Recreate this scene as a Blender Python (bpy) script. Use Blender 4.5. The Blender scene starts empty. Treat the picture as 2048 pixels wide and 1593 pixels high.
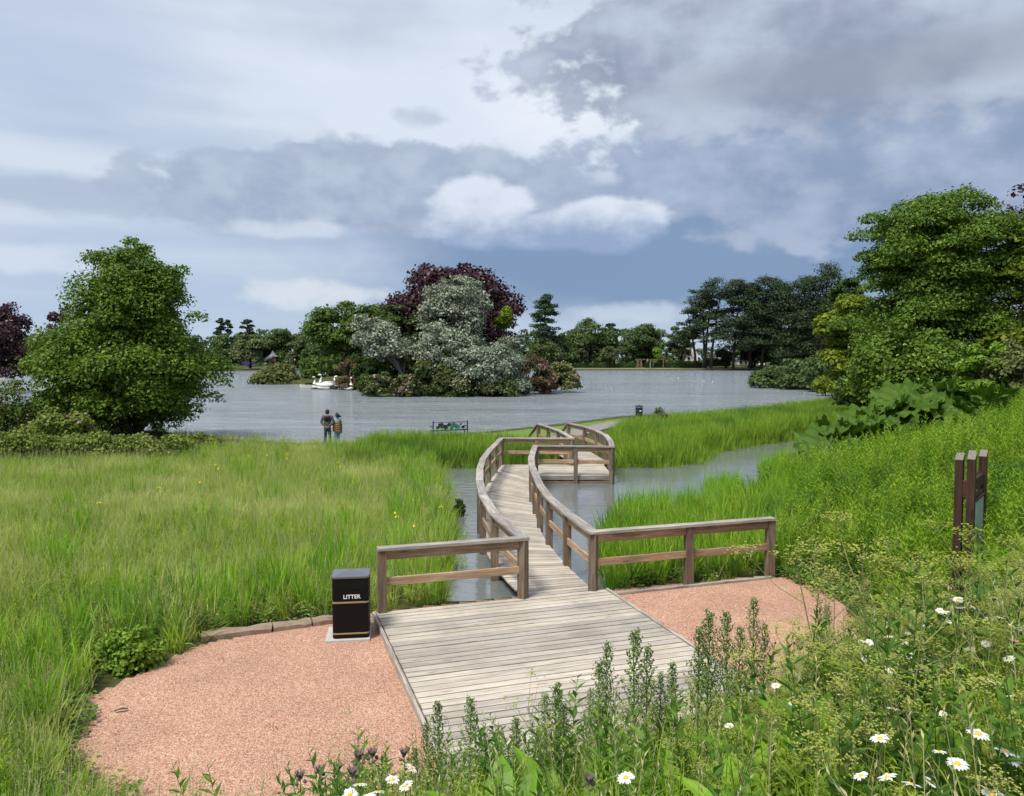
import bpy, math, random
import numpy as np
from mathutils import Vector, Matrix

SC = bpy.context.scene
COL = SC.collection
R = math.radians
rng = np.random.default_rng(7)
random.seed(7)

# ------------------------------------------------------------------ camera
CAM_Z = 4.4
F = 1547.0                      # focal length in photo pixels (2048 wide)
PITCH = math.atan((796.5 - 718.0) / F)
cd = bpy.data.cameras.new('camera')
cam = bpy.data.objects.new('camera', cd)
COL.objects.link(cam)
cam.location = (0, 0, CAM_Z)
cam.rotation_euler = (math.pi / 2 - PITCH, 0, 0)
cd.sensor_width = 36.0
cd.lens = 36.0 * F / 2048.0
cd.clip_start = 0.05
cd.clip_end = 3000
SC.camera = cam

# ------------------------------------------------------------------ view / render
SC.view_settings.view_transform = 'Standard'
SC.view_settings.look = 'None'
SC.view_settings.gamma = 1.0
SC.view_settings.use_curve_mapping = False
SC.view_settings.exposure = 0.55
SC.render.engine = 'CYCLES'
SC.cycles.use_denoising = True
SC.cycles.max_bounces = 6
SC.cycles.diffuse_bounces = 3
SC.cycles.glossy_bounces = 3
SC.cycles.transmission_bounces = 3
SC.cycles.transparent_max_bounces = 4
SC.cycles.caustics_reflective = False
SC.cycles.caustics_refractive = False
SC.cycles.use_adaptive_sampling = True
SC.cycles.adaptive_threshold = 0.022

# ------------------------------------------------------------------ node helper
class NT:
    def __init__(self, tree):
        self.t = tree
    def n(self, typ, **kw):
        nd = self.t.nodes.new(typ)
        for k, v in kw.items():
            setattr(nd, k, v)
        return nd
    def link(self, a, b):
        self.t.links.new(a, b)
    def put(self, sock, v):
        if isinstance(v, bpy.types.NodeSocket):
            self.t.links.new(v, sock)
        elif v is not None:
            if sock.type == 'RGBA' and len(v) == 3:
                v = (*v, 1.0)
            sock.default_value = v
    def math(self, op, a, b=None, c=None, clamp=False):
        m = self.n('ShaderNodeMath', operation=op, use_clamp=clamp)
        self.put(m.inputs[0], a)
        if b is not None: self.put(m.inputs[1], b)
        if c is not None: self.put(m.inputs[2], c)
        return m.outputs[0]
    def mix(self, f, a, b, mode='MIX'):
        m = self.n('ShaderNodeMix', data_type='RGBA', blend_type=mode)
        self.put(m.inputs[0], f)
        self.put(m.inputs[6], a)
        self.put(m.inputs[7], b)
        return m.outputs[2]
    def smooth(self, v, a, b, lo=0.0, hi=1.0):
        m = self.n('ShaderNodeMapRange', interpolation_type='SMOOTHSTEP')
        self.put(m.inputs[0], v)
        m.inputs[1].default_value = a; m.inputs[2].default_value = b
        m.inputs[3].default_value = lo; m.inputs[4].default_value = hi
        return m.outputs[0]
    def noise(self, vec, scale, detail=4, rough=0.5, dist=0.0, color=False):
        m = self.n('ShaderNodeTexNoise')
        if vec is not None: self.link(vec, m.inputs['Vector'])
        m.inputs['Scale'].default_value = scale
        m.inputs['Detail'].default_value = detail
        m.inputs['Roughness'].default_value = rough
        m.inputs['Distortion'].default_value = dist
        return m.outputs['Color' if color else 'Fac']
    def mapping(self, vec, scale=(1, 1, 1), loc=(0, 0, 0), rot=(0, 0, 0)):
        m = self.n('ShaderNodeMapping')
        self.link(vec, m.inputs[0])
        m.inputs[1].default_value = loc
        m.inputs[2].default_value = rot
        m.inputs[3].default_value = scale
        return m.outputs[0]
    def ramp(self, fac, stops):
        r = self.n('ShaderNodeValToRGB')
        self.link(fac, r.inputs[0])
        el = r.color_ramp.elements
        while len(el) < len(stops): el.new(0.5)
        for e, (p, c) in zip(el, stops):
            e.position = p
            e.color = (*c, 1.0) if len(c) == 3 else c
        return r.outputs[0]

def srgb(r, g, b):
    return tuple((c / 12.92 if c <= 0.04045 else ((c + 0.055) / 1.055) ** 2.4) for c in (r / 255, g / 255, b / 255))

# ------------------------------------------------------------------ sky
SKY_GAIN = 0.74
SUN_AZ, SUN_EL = -140.0, 60.0      # degrees clockwise from the view direction (+Y); behind and left of the camera
def build_world():
    w = bpy.data.worlds.new('World')
    SC.world = w
    w.use_nodes = True
    w.node_tree.nodes.clear()
    k = NT(w.node_tree)
    out = k.n('ShaderNodeOutputWorld')
    bg = k.n('ShaderNodeBackground')
    bg.inputs[1].default_value = 0.10
    k.link(bg.outputs[0], out.inputs[0])
    sky = k.n('ShaderNodeTexSky', sky_type='NISHITA')
    sky.sun_disc = False
    sky.sun_elevation = R(SUN_EL)
    sky.sun_rotation = R(SUN_AZ)
    tc = k.n('ShaderNodeTexCoord')
    d = tc.outputs['Generated']
    s = k.n('ShaderNodeSeparateXYZ'); k.link(d, s.inputs[0])
    x, y, z = s.outputs
    az = k.math('MULTIPLY', k.math('ARCTAN2', x, y), 57.2958)          # degrees, right positive
    el = k.math('MULTIPLY', k.math('ARCSINE', z), 57.2958)
    c2 = k.n('ShaderNodeCombineXYZ')
    k.link(az, c2.inputs[0]); k.link(el, c2.inputs[1])
    p = c2.outputs[0]
    # turbulence used to break every edge (soft, billowing; no swirling distortion)
    wn = k.math('SUBTRACT', k.noise(k.mapping(p, (0.11, 0.19, 1)), 1.0, 4, 0.5), 0.5)
    fn = k.math('SUBTRACT', k.noise(k.mapping(p, (0.32, 0.50, 1), (3, 7, 0)), 1.0, 7, 0.55), 0.5)
    sn = k.noise(k.mapping(p, (0.030, 0.26, 1), (11, 3, 0), (0, 0, R(-5))), 1.0, 5, 0.5)
    def pix(px, py):
        X, Y = (px - 1024) / F, (718 - py) / F
        a = math.degrees(math.atan(X)); e = math.degrees(math.atan(Y / math.hypot(1, X)))
        return a, e
    def blob(px, py, rx, ry, amp=1.0, famp=0.0, a=0.0, b=0.5):
        a0, e0 = pix(px, py)
        ra, re = rx / F * 57.3, ry / F * 57.3
        u = k.math('DIVIDE', k.math('SUBTRACT', az, a0), ra)
        v = k.math('DIVIDE', k.math('SUBTRACT', el, e0), re)
        q = k.math('SQRT', k.math('ADD', k.math('MULTIPLY', u, u), k.math('MULTIPLY', v, v)))
        q = k.math('SUBTRACT', 1.0, q)
        q = k.math('ADD', q, k.math('MULTIPLY', wn, amp))
        if famp: q = k.math('ADD', q, k.math('MULTIPLY', fn, famp))
        return k.smooth(q, a, b), v
    G = 10.0 * SKY_GAIN
    def col(r, g, b): return tuple(G * c for c in srgb(r, g, b))
    veil = k.mix(k.smooth(sn, 0.34, 0.66), col(180, 194, 217), col(209, 218, 233))
    base = k.mix(0.92, sky.outputs[0], veil)
    base = k.mix(k.math('MULTIPLY', k.smooth(el, 10.0, 0.5), 0.6), base, col(168, 191, 216))
    # thin bright cloud, upper left to centre
    m, v = blob(940, 190, 700, 290, 1.0, 0.25, -0.15, 0.8)
    base = k.mix(k.math('MULTIPLY', m, 0.85), base, col(217, 226, 239))
    m, v = blob(1150, 215, 260, 120, 1.2, 0.4, -0.1, 0.8)
    base = k.mix(k.math('MULTIPLY', m, 0.8), base, col(228, 235, 245))
    m, v = blob(100, 90, 330, 130, 0.9, 0.3, 0.0, 0.6)
    base = k.mix(k.math('MULTIPLY', m, 0.6), base, col(180, 194, 219))
    # generic soft grey layer everywhere (also out of the frame)
    gl = k.noise(k.mapping(p, (0.040, 0.10, 1), (4, 1, 0)), 1.0, 5, 0.5)
    base = k.mix(k.math('MULTIPLY', k.smooth(gl, 0.50, 0.72), 0.45), base, col(170, 183, 203))
    # slate-blue rain sky low on the right
    m, v = blob(1380, 500, 920, 190, 0.5, 0.10, 0.0, 0.55)
    base = k.mix(k.math('MULTIPLY', m, 0.95), base, col(122, 147, 180))
    # pale haze under it
    m, v = blob(1300, 660, 900, 46, 0.5, 0.2, 0.0, 0.8)
    base = k.mix(k.math('MULTIPLY', m, 0.6), base, col(180, 197, 215))
    # grey bank, centre
    m, v = blob(800, 386, 560, 102, 1.0, 1.0, 0.0, 0.26)
    g = k.mix(k.smooth(fn, -0.20, 0.22), col(153, 168, 193), col(176, 189, 209))
    base = k.mix(k.math('MULTIPLY', m, 0.90), base, g)
    m, v = blob(120, 392, 270, 46, 1.1, 0.5, 0.05, 0.6)
    base = k.mix(k.math('MULTIPLY', m, 0.75), base, col(164, 180, 202))
    # right-hand cloud mass: a mid layer and a darker one above it
    m, v = blob(1800, 310, 660, 175, 0.9, 1.0, 0.0, 0.28)
    g = k.mix(k.smooth(k.math('ADD', wn, k.math('MULTIPLY', fn, 0.8)), -0.25, 0.25), col(132, 151, 181), col(168, 182, 206))
    base = k.mix(k.math('MULTIPLY', m, 0.93), base, g)
    m, v = blob(1680, 90, 690, 170, 1.0, 1.1, 0.0, 0.22)
    g = k.mix(k.smooth(k.math('ADD', k.math('MULTIPLY', wn, 1.3), k.math('MULTIPLY', fn, 0.5)), -0.28, 0.26), col(138, 149, 173), col(184, 195, 214))
    base = k.mix(k.math('MULTIPLY', m, 0.95), base, g)
    m, v = blob(1720, 150, 420, 60, 0.9, 0.4, 0.0, 0.7)
    base = k.mix(k.math('MULTIPLY', m, 0.6), base, col(149, 159, 176))
    # small cumulus in front of the slate sky
    m1, v1 = blob(958, 430, 120, 80, 0.25, 0.55, 0.0, 0.24)
    m2, v2 = blob(1215, 454, 132, 60, 0.25, 0.55, 0.0, 0.26)
    m3, v3 = blob(1095, 466, 210, 40, 0.25, 0.5, 0.0, 0.30)
    mm = k.math('MAXIMUM', k.math('MAXIMUM', m1, m2), m3)
    a0, e0 = pix(1080, 440)
    hgt = k.math('ADD', k.math('SUBTRACT', el, e0), k.math('MULTIPLY', fn, 5.0))
    g = k.mix(k.smooth(hgt, -2.2, 1.6), col(146, 166, 198), col(216, 224, 238))
    base = k.mix(k.math('MULTIPLY', mm, 0.93), base, g)
    # pale low streaks and scraps
    for (px, py, rx, ry, c, f) in ((590, 588, 190, 34, (214, 221, 230), .8), (50, 522, 170, 34, (207, 218, 233), .75),
                                   (640, 462, 150, 24, (211, 220, 236), .65), (1270, 628, 230, 26, (195, 207, 223), .75),
                                   (860, 246, 80, 26, (170, 183, 205), .6)):
        m, v = blob(px, py, rx, ry, 1.5, 1.8, 0.0, 0.75)
        base = k.mix(k.math('MULTIPLY', m, f), base, col(*c))
    k.link(base, bg.inputs[0])
build_world()
SC.world.cycles.sampling_method = 'MANUAL'
SC.world.cycles.sample_map_resolution = 256

sl = bpy.data.lights.new('sun', 'SUN')
sl.energy = 3.0
sl.angle = R(16)
sl.color = (1.0, 0.95, 0.87)
sun = bpy.data.objects.new('sun', sl)
COL.objects.link(sun)
sd = Vector((math.sin(R(SUN_AZ)) * math.cos(R(SUN_EL)), math.cos(R(SUN_AZ)) * math.cos(R(SUN_EL)), math.sin(R(SUN_EL))))
sun.rotation_euler = (-sd).to_track_quat('-Z', 'Y').to_euler()
sun.location = (-20, -15, 40)

# ------------------------------------------------------------------ picture <-> place helpers
SP, CP = math.sin(PITCH), math.cos(PITCH)
def ray(px, py):
    u, v = (px - 1024) / F, (796.5 - py) / F
    return Vector((u, CP + v * SP, -SP + v * CP))
def at(px, py, z=0.0):
    d = ray(px, py)
    t = (z - CAM_Z) / d.z
    return Vector((d.x * t, d.y * t, z))
def atY(px, py, Y):
    d = ray(px, py)
    t = Y / d.y
    return Vector((d.x * t, Y, CAM_Z + d.z * t))

# ------------------------------------------------------------------ object helpers
def tag(o, label=None, cat=None, group=None, kind=None):
    if label: o['label'] = label
    if cat: o['category'] = cat
    if group: o['group'] = group
    if kind: o['kind'] = kind
    return o
def empty(name, loc, rz=0.0, label=None, cat=None, group=None):
    o = bpy.data.objects.new(name, None)
    COL.objects.link(o)
    o.empty_display_size = 0.1
    o.location = loc
    o.rotation_euler = (0, 0, rz)
    return tag(o, label, cat, group)
def link(name, me, mat=None, parent=None, loc=None, rot=None):
    o = bpy.data.objects.new(name, me)
    COL.objects.link(o)
    if mat is not None and not me.materials:
        for m in (mat if isinstance(mat, (list, tuple)) else [mat]):
            me.materials.append(m)
    if loc is not None: o.location = loc
    if rot is not None: o.rotation_euler = rot
    if parent is not None: o.parent = parent
    return o
def shade(me, smooth=True):
    me.polygons.foreach_set('use_smooth', [smooth] * len(me.polygons))
    return me
def pyd(name, v, f, smooth=False, mi=None):
    me = bpy.data.meshes.new(name)
    me.from_pydata([tuple(p) for p in v], [], [tuple(q) for q in f])
    if mi is not None: me.polygons.foreach_set('material_index', mi)
    if smooth: shade(me)
    me.update()
    return me
def npmesh(name, verts, faces, tint=None, mi=None, smooth=False):
    """verts (N,3), faces (M,k) numpy with k = 3 or 4"""
    verts = np.asarray(verts, dtype=np.float32); faces = np.asarray(faces, dtype=np.int32)
    me = bpy.data.meshes.new(name)
    me.vertices.add(len(verts)); me.vertices.foreach_set('co', verts.ravel())
    M, kk = faces.shape
    me.loops.add(M * kk); me.loops.foreach_set('vertex_index', faces.ravel())
    me.polygons.add(M)
    me.polygons.foreach_set('loop_start', np.arange(0, M * kk, kk, dtype=np.int32))
    try: me.polygons.foreach_set('loop_total', np.full(M, kk, dtype=np.int32))
    except Exception: pass
    if mi is not None: me.polygons.foreach_set('material_index', np.asarray(mi, dtype=np.int32))
    if smooth: me.polygons.foreach_set('use_smooth', np.ones(M, dtype=bool))
    if tint is not None:
        a = me.attributes.new('tint', 'FLOAT', 'FACE')
        a.data.foreach_set('value', np.asarray(tint, dtype=np.float32))
    me.update(calc_edges=True)
    return me

class MB:
    """collects simple shapes into one mesh"""
    def __init__(self): self.v = []; self.f = []; self.mi = []
    def add(self, v, f, mi=0):
        o = len(self.v)
        self.v += [tuple(p) for p in v]
        self.f += [tuple(i + o for i in q) for q in f]
        self.mi += [mi] * len(f)
    def box(self, c, s, rz=0.0, mi=0, M=None):
        x, y, z = s[0] / 2, s[1] / 2, s[2] / 2
        pts = [Vector((a, b, d)) for a in (-x, x) for b in (-y, y) for d in (-z, z)]
        m = M if M is not None else Matrix.Rotation(rz, 3, 'Z')
        pts = [m @ p + Vector(c) for p in pts]
        self.add(pts, [(0, 1, 3, 2), (4, 6, 7, 5), (0, 4, 5, 1), (2, 3, 7, 6), (0, 2, 6, 4), (1, 5, 7, 3)], mi)
    def prism(self, poly, z0, z1, mi=0):
        n = len(poly)
        v = [(p[0], p[1], z0) for p in poly] + [(p[0], p[1], z1) for p in poly]
        f = [tuple(range(n - 1, -1, -1)), tuple(range(n, 2 * n))]
        f += [(i, (i + 1) % n, n + (i + 1) % n, n + i) for i in range(n)]
        self.add(v, f, mi)
    def tube(self, pts, rad, n=8, mi=0, cap=True):
        pts = [Vector(p) for p in pts]
        if not hasattr(rad, '__len__'): rad = [rad] * len(pts)
        v = []
        for i, p in enumerate(pts):
            a = pts[max(i - 1, 0)]; b = pts[min(i + 1, len(pts) - 1)]
            t = (b - a).normalized()
            up = Vector((0, 0, 1)) if abs(t.z) < 0.9 else Vector((1, 0, 0))
            s = t.cross(up).normalized(); q = s.cross(t)
            for j in range(n):
                an = 2 * math.pi * j / n
                v.append(p + (s * math.cos(an) + q * math.sin(an)) * rad[i])
        f = []
        for i in range(len(pts) - 1):
            for j in range(n):
                f.append((i * n + j, i * n + (j + 1) % n, (i + 1) * n + (j + 1) % n, (i + 1) * n + j))
        if cap:
            f.append(tuple(range(n - 1, -1, -1)))
            f.append(tuple((len(pts) - 1) * n + j for j in range(n)))
        self.add(v, f, mi)
    def lathe(self, prof, n=16, c=(0, 0, 0), mi=0):
        v = []
        for (r, z) in prof:
            for j in range(n):
                a = 2 * math.pi * j / n
                v.append((c[0] + r * math.cos(a), c[1] + r * math.sin(a), c[2] + z))
        f = []
        for i in range(len(prof) - 1):
            for j in range(n):
                f.append((i * n + j, i * n + (j + 1) % n, (i + 1) * n + (j + 1) % n, (i + 1) * n + j))
        f.append(tuple(range(n - 1, -1, -1)))
        f.append(tuple((len(prof) - 1) * n + j for j in range(n)))
        self.add(v, f, mi)
    def ball(self, c, r, n=10, m=7, mi=0):
        rx, ry, rz = r if hasattr(r, '__len__') else (r, r, r)
        prof = [(math.sin(math.pi * i / m), -math.cos(math.pi * i / m)) for i in range(m + 1)]
        v = []
        for (q, z) in prof:
            q = max(q, 1e-3)
            for j in range(n):
                a = 2 * math.pi * j / n
                v.append((c[0] + rx * q * math.cos(a), c[1] + ry * q * math.sin(a), c[2] + rz * z))
        f = [(i * n + j, i * n + (j + 1) % n, (i + 1) * n + (j + 1) % n, (i + 1) * n + j) for i in range(m) for j in range(n)]
        self.add(v, f, mi)
    def mesh(self, name, smooth=False):
        return pyd(name, self.v, self.f, smooth, self.mi)
    def build(self, name, mat, parent=None, loc=None, rot=None, smooth=False):
        return link(name, self.mesh(name, smooth), mat, parent, loc, rot)
def copy_thing(o, parent=None):
    c = o.copy(); COL.objects.link(c)
    if parent is not None: c.parent = parent
    for ch in o.children: copy_thing(ch, c)
    return c

# ------------------------------------------------------------------ materials
def new_mat(name):
    m = bpy.data.materials.new(name); m.use_nodes = True
    t = m.node_tree; t.nodes.clear()
    k = NT(t)
    out = k.n('ShaderNodeOutputMaterial')
    return m, k, out
def principled(k, out, color, rough=0.6, spec=0.5, metal=0.0, normal=None):
    b = k.n('ShaderNodeBsdfPrincipled')
    k.put(b.inputs['Base Color'], color)
    k.put(b.inputs['Roughness'], rough)
    b.inputs['Specular IOR Level'].default_value = spec
    b.inputs['Metallic'].default_value = metal
    if normal is not None: k.link(normal, b.inputs['Normal'])
    if out is not None: k.link(b.outputs[0], out.inputs[0])
    return b
def bump(k, h, strength=0.3, dist=0.01):
    b = k.n('ShaderNodeBump'); b.inputs['Strength'].default_value = strength; b.inputs['Distance'].default_value = dist
    k.link(h, b.inputs['Height'])
    return b.outputs[0]
def mat_plain(name, c, rough=0.6, spec=0.4, metal=0.0, var=0.12, scale=6.0):
    m, k, out = new_mat(name)
    tc = k.n('ShaderNodeTexCoord')
    n = k.noise(tc.outputs['Object'], scale, 4, 0.6)
    lo = tuple(x * (1 - var) for x in c); hi = tuple(min(1, x * (1 + var)) for x in c)
    principled(k, out, k.mix(n, lo, hi), rough, spec, metal)
    return m
def mat_leaf(name, c1, c2, trans=0.30, spec=0.12, rough=0.5, c3=None):
    """foliage: colour varies leaf by leaf (face attribute) and clump by clump (noise)"""
    m, k, out = new_mat(name)
    a = k.n('ShaderNodeAttribute', attribute_name='tint')
    ge = k.n('ShaderNodeNewGeometry')
    nz = k.noise(ge.outputs['Position'], 0.55, 3, 0.55)
    f = k.math('ADD', k.math('MULTIPLY', a.outputs['Fac'], 0.65), k.math('MULTIPLY', nz, 0.6))
    f = k.math('SUBTRACT', f, 0.12, clamp=True)
    c = k.mix(f, c1, c2)
    if c3 is not None:
        c = k.mix(k.smooth(a.outputs['Fac'], 0.90, 0.96), c, c3)
    b = principled(k, None, c, rough, spec)
    tr = k.n('ShaderNodeBsdfTranslucent')
    k.link(k.mix(0.5, c, k.mix(1.0, c, (1.25, 1.35, 0.6), 'MULTIPLY')), tr.inputs[0])
    mx = k.n('ShaderNodeMixShader'); mx.inputs[0].default_value = trans
    k.link(b.outputs[0], mx.inputs[1]); k.link(tr.outputs[0], mx.inputs[2])
    k.link(mx.outputs[0], out.inputs[0])
    return m
def mat_blade(name, c1, c2, c3=None, trans=0.35, pscale=0.22, spec=0.10, rough=0.55, lo=0.35, hi=0.65):
    """grass and weeds that are scattered: varies per tuft and in broad patches"""
    m, k, out = new_mat(name)
    oi = k.n('ShaderNodeObjectInfo')
    ge = k.n('ShaderNodeNewGeometry')
    nz = k.noise(ge.outputs['Position'], pscale, 4, 0.6, 0.4)
    c = k.mix(oi.outputs['Random'], c1, c2)
    if c3 is not None:
        c = k.mix(k.smooth(nz, lo, hi), c, c3)
    fine = k.noise(ge.outputs['Position'], 9.0, 2, 0.5)
    c = k.mix(1.0, c, k.mix(fine, (0.7, 0.72, 0.7), (1.25, 1.22, 1.2)), 'MULTIPLY')
    b = principled(k, None, c, rough, spec)
    tr = k.n('ShaderNodeBsdfTranslucent')
    k.link(k.mix(1.0, c, (1.15, 1.2, 0.7), 'MULTIPLY'), tr.inputs[0])
    mx = k.n('ShaderNodeMixShader'); mx.inputs[0].default_value = trans
    k.link(b.outputs[0], mx.inputs[1]); k.link(tr.outputs[0], mx.inputs[2])
    k.link(mx.outputs[0], out.inputs[0])
    return m
def mat_wood(name, light, dark, warm, warm_amt=0.25, rough=0.75, knots=True):
    m, k, out = new_mat(name)
    tc = k.n('ShaderNodeTexCoord'); oi = k.n('ShaderNodeObjectInfo')
    off = k.n('ShaderNodeCombineXYZ')
    k.link(k.math('MULTIPLY', oi.outputs['Random'], 37.0), off.inputs[0])
    k.link(k.math('MULTIPLY', oi.outputs['Random'], 91.0), off.inputs[1])
    va = k.n('ShaderNodeVectorMath', operation='ADD')
    k.link(tc.outputs['Object'], va.inputs[0]); k.link(off.outputs[0], va.inputs[1])
    v = va.outputs[0]
    grain = k.noise(k.mapping(v, (1.6, 26, 26)), 1.0, 5, 0.65, 0.6)
    fine = k.noise(k.mapping(v, (4.0, 120, 120)), 1.0, 3, 0.6)
    blot = k.noise(k.mapping(v, (1.3, 4, 4)), 1.0, 4, 0.6)
    c = k.mix(k.smooth(grain, 0.30, 0.72), dark, light)
    c = k.mix(k.math('MULTIPLY', k.smooth(blot, 0.48, 0.72), warm_amt * 2), c, warm)
    c = k.mix(1.0, c, k.mix(fine, (0.82, 0.82, 0.82), (1.12, 1.12, 1.12)), 'MULTIPLY')
    c = k.mix(1.0, c, k.mix(oi.outputs['Random'], (0.74, 0.74, 0.76), (1.14, 1.12, 1.08)), 'MULTIPLY')
    ge = k.n('ShaderNodeNewGeometry')
    st = k.noise(ge.outputs['Position'], 1.1, 5, 0.65)
    c = k.mix(1.0, c, k.mix(k.smooth(st, 0.32, 0.62), (0.80, 0.80, 0.79), (1.04, 1.04, 1.04)), 'MULTIPLY')
    if knots:
        vo = k.n('ShaderNodeTexVoronoi'); k.link(k.mapping(v, (1.5, 7, 7)), vo.inputs['Vector'])
        vo.inputs['Scale'].default_value = 1.0
        kn = k.smooth(vo.outputs['Distance'], 0.16, 0.06)
        c = k.mix(k.math('MULTIPLY', kn, 0.6), c, tuple(x * 0.35 for x in dark))
    principled(k, out, c, rough, 0.3, 0, bump(k, k.math('ADD', grain, k.math('MULTIPLY', fine, 0.5)), 0.35, 0.004))
    return m

M = {}
M['deck'] = mat_wood('deck_timber', srgb(204, 196, 183), srgb(168, 159, 146), srgb(184, 170, 146), 0.22)
M['cap'] = mat_wood('cap_timber', srgb(190, 184, 178), srgb(132, 124, 116), srgb(165, 140, 118), 0.20)
M['rail'] = mat_wood('rail_timber', srgb(198, 170, 140), srgb(138, 113, 92), srgb(184, 132, 94), 0.32)
M['post'] = mat_wood('post_timber', srgb(148, 132, 114), srgb(98, 84, 70), srgb(132, 106, 84), 0.25)
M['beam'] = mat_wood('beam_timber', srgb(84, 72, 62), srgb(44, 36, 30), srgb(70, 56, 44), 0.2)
M['sign_wood'] = mat_wood('sign_timber', srgb(76, 56, 45), srgb(42, 30, 25), srgb(80, 52, 38), 0.3)
M['far_wood'] = mat_wood('far_timber', srgb(150, 128, 100), srgb(100, 82, 62), srgb(140, 110, 80), 0.2, knots=False)
M['bark'] = mat_plain('bark', (0.085, 0.068, 0.05), 0.9, 0.1, 0, 0.5, 9)
M['bark_grey'] = mat_plain('pale_bark', (0.24, 0.22, 0.19), 0.9, 0.1, 0, 0.4, 7)
M['bark_dark'] = mat_plain('dark_bark', (0.045, 0.036, 0.03), 0.9, 0.1, 0, 0.4, 7)

M['sycamore'] = mat_leaf('sycamore_leaf', (0.034, 0.080, 0.010), (0.180, 0.285, 0.034), 0.26, 0.12, 0.5, (0.26, 0.36, 0.08))
M['sycamore_right'] = mat_leaf('sycamore_right_leaf', (0.030, 0.074, 0.010), (0.165, 0.268, 0.034), 0.26, 0.12, 0.5, (0.26, 0.36, 0.07))
M['maple_yellow'] = mat_leaf('yellow_green_leaf', (0.085, 0.135, 0.012), (0.270, 0.345, 0.036), 0.3)
M['copper'] = mat_leaf('copper_leaf', (0.016, 0.007, 0.010), (0.085, 0.030, 0.038), 0.15, 0.3, 0.4)
M['silver'] = mat_leaf('silver_leaf', (0.095, 0.130, 0.075), (0.400, 0.450, 0.340), 0.2, 0.3, 0.5, (0.46, 0.50, 0.42))
M['dark_green'] = mat_leaf('dark_green_leaf', (0.018, 0.042, 0.011), (0.085, 0.140, 0.030), 0.2)
M['mid_green'] = mat_leaf('mid_green_leaf', (0.034, 0.074, 0.014), (0.150, 0.230, 0.046), 0.25)
M['far_green'] = mat_leaf('far_green_leaf', (0.040, 0.078, 0.028), (0.150, 0.220, 0.070), 0.25)
M['far_olive'] = mat_leaf('far_olive_leaf', (0.062, 0.090, 0.036), (0.190, 0.235, 0.095), 0.25)
M['pine'] = mat_leaf('pine_needles', (0.016, 0.034, 0.015), (0.068, 0.108, 0.042), 0.1, 0.2, 0.6)
M['olive_scrub'] = mat_leaf('scrub_leaf', (0.065, 0.085, 0.028), (0.215, 0.245, 0.085), 0.2)
M['rhodo'] = mat_leaf('rhododendron_leaf', (0.028, 0.054, 0.016), (0.140, 0.180, 0.048), 0.2, 0.3, 0.4)
M['rhodo_brown'] = mat_leaf('faded_rhododendron', (0.058, 0.052, 0.026), (0.200, 0.150, 0.080), 0.2)
M['blossom'] = mat_leaf('pink_blossom', (0.30, 0.12, 0.14), (0.62, 0.36, 0.38), 0.3)
M['blossom_pale'] = mat_leaf('faded_blossom', (0.36, 0.24, 0.20), (0.58, 0.46, 0.40), 0.3)
M['blossom_mauve'] = mat_leaf('mauve_blossom', (0.42, 0.14, 0.34), (0.68, 0.36, 0.58), 0.3)
M['bright_shrub'] = mat_leaf('bright_shrub_leaf', (0.080, 0.165, 0.016), (0.290, 0.440, 0.060), 0.3)
M['bramble'] = mat_leaf('bramble_leaf', (0.075, 0.120, 0.022), (0.260, 0.330, 0.066), 0.25)
M['gunnera'] = mat_leaf('gunnera_leaf', (0.018, 0.056, 0.006), (0.125, 0.215, 0.026), 0.25, 0.12, 0.5)
M['stalk'] = mat_plain('green_stalk', (0.12, 0.20, 0.05), 0.6, 0.3)

M['meadow'] = mat_blade('meadow_grass', (0.170, 0.310, 0.026), (0.370, 0.490, 0.062), (0.480, 0.540, 0.170), pscale=0.30, lo=0.46, hi=0.64)
M['meadow_seed'] = mat_blade('grass_seed_head', (0.46, 0.47, 0.22), (0.62, 0.58, 0.36), None, 0.3)
M['reed'] = mat_blade('reed_blade', (0.130, 0.260, 0.030), (0.350, 0.480, 0.060), (0.115, 0.235, 0.040), pscale=0.30, lo=0.50, hi=0.66)
M['iris'] = mat_blade('iris_blade', (0.150, 0.345, 0.022), (0.300, 0.500, 0.045), (0.120, 0.260, 0.050), pscale=0.3, lo=0.55, hi=0.68)
M['weed'] = mat_blade('bank_weed_leaf', (0.140, 0.295, 0.022), (0.320, 0.460, 0.045), (0.360, 0.470, 0.070), pscale=0.45, lo=.50, hi=.66)
M['weed_dark'] = mat_blade('dark_weed_leaf', (0.070, 0.165, 0.028), (0.170, 0.290, 0.052), None)
M['dock'] = mat_blade('dock_leaf', (0.140, 0.310, 0.022), (0.270, 0.470, 0.042), None, 0.4, spec=0.35, rough=0.4)
M['umbel'] = mat_blade('umbel_head', (0.27, 0.33, 0.050), (0.42, 0.44, 0.12), None, 0.3)
M['dry'] = mat_blade('dry_stem', (0.20, 0.23, 0.08), (0.32, 0.32, 0.14), None, 0.2)
M['spire'] = mat_blade('spire_leaf', (0.160, 0.285, 0.050), (0.270, 0.390, 0.095), None, 0.25)
M['bud'] = mat_plain('spire_bud', (0.15, 0.20, 0.09), 0.8, 0.2, 0, 0.4, 60)
M['thistle'] = mat_plain('thistle_head', (0.15, 0.12, 0.115), 0.8, 0.2, 0, 0.5, 60)
M['petal'] = mat_leaf('daisy_petal', (0.78, 0.79, 0.78), (0.86, 0.86, 0.84), 0.25, 0.2, 0.6)
M['disc'] = mat_plain('daisy_disc', (0.75, 0.46, 0.04), 0.8, 0.2, 0, 0.25, 200)
M['yellow_petal'] = mat_plain('iris_petal', (0.82, 0.62, 0.03), 0.6, 0.2)
M['pink_petal'] = mat_plain('pink_petal', (0.65, 0.26, 0.50), 0.6, 0.2)
M['lawn_blade'] = mat_blade('lawn_blade', (0.165, 0.275, 0.050), (0.240, 0.350, 0.075), None)

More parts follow.
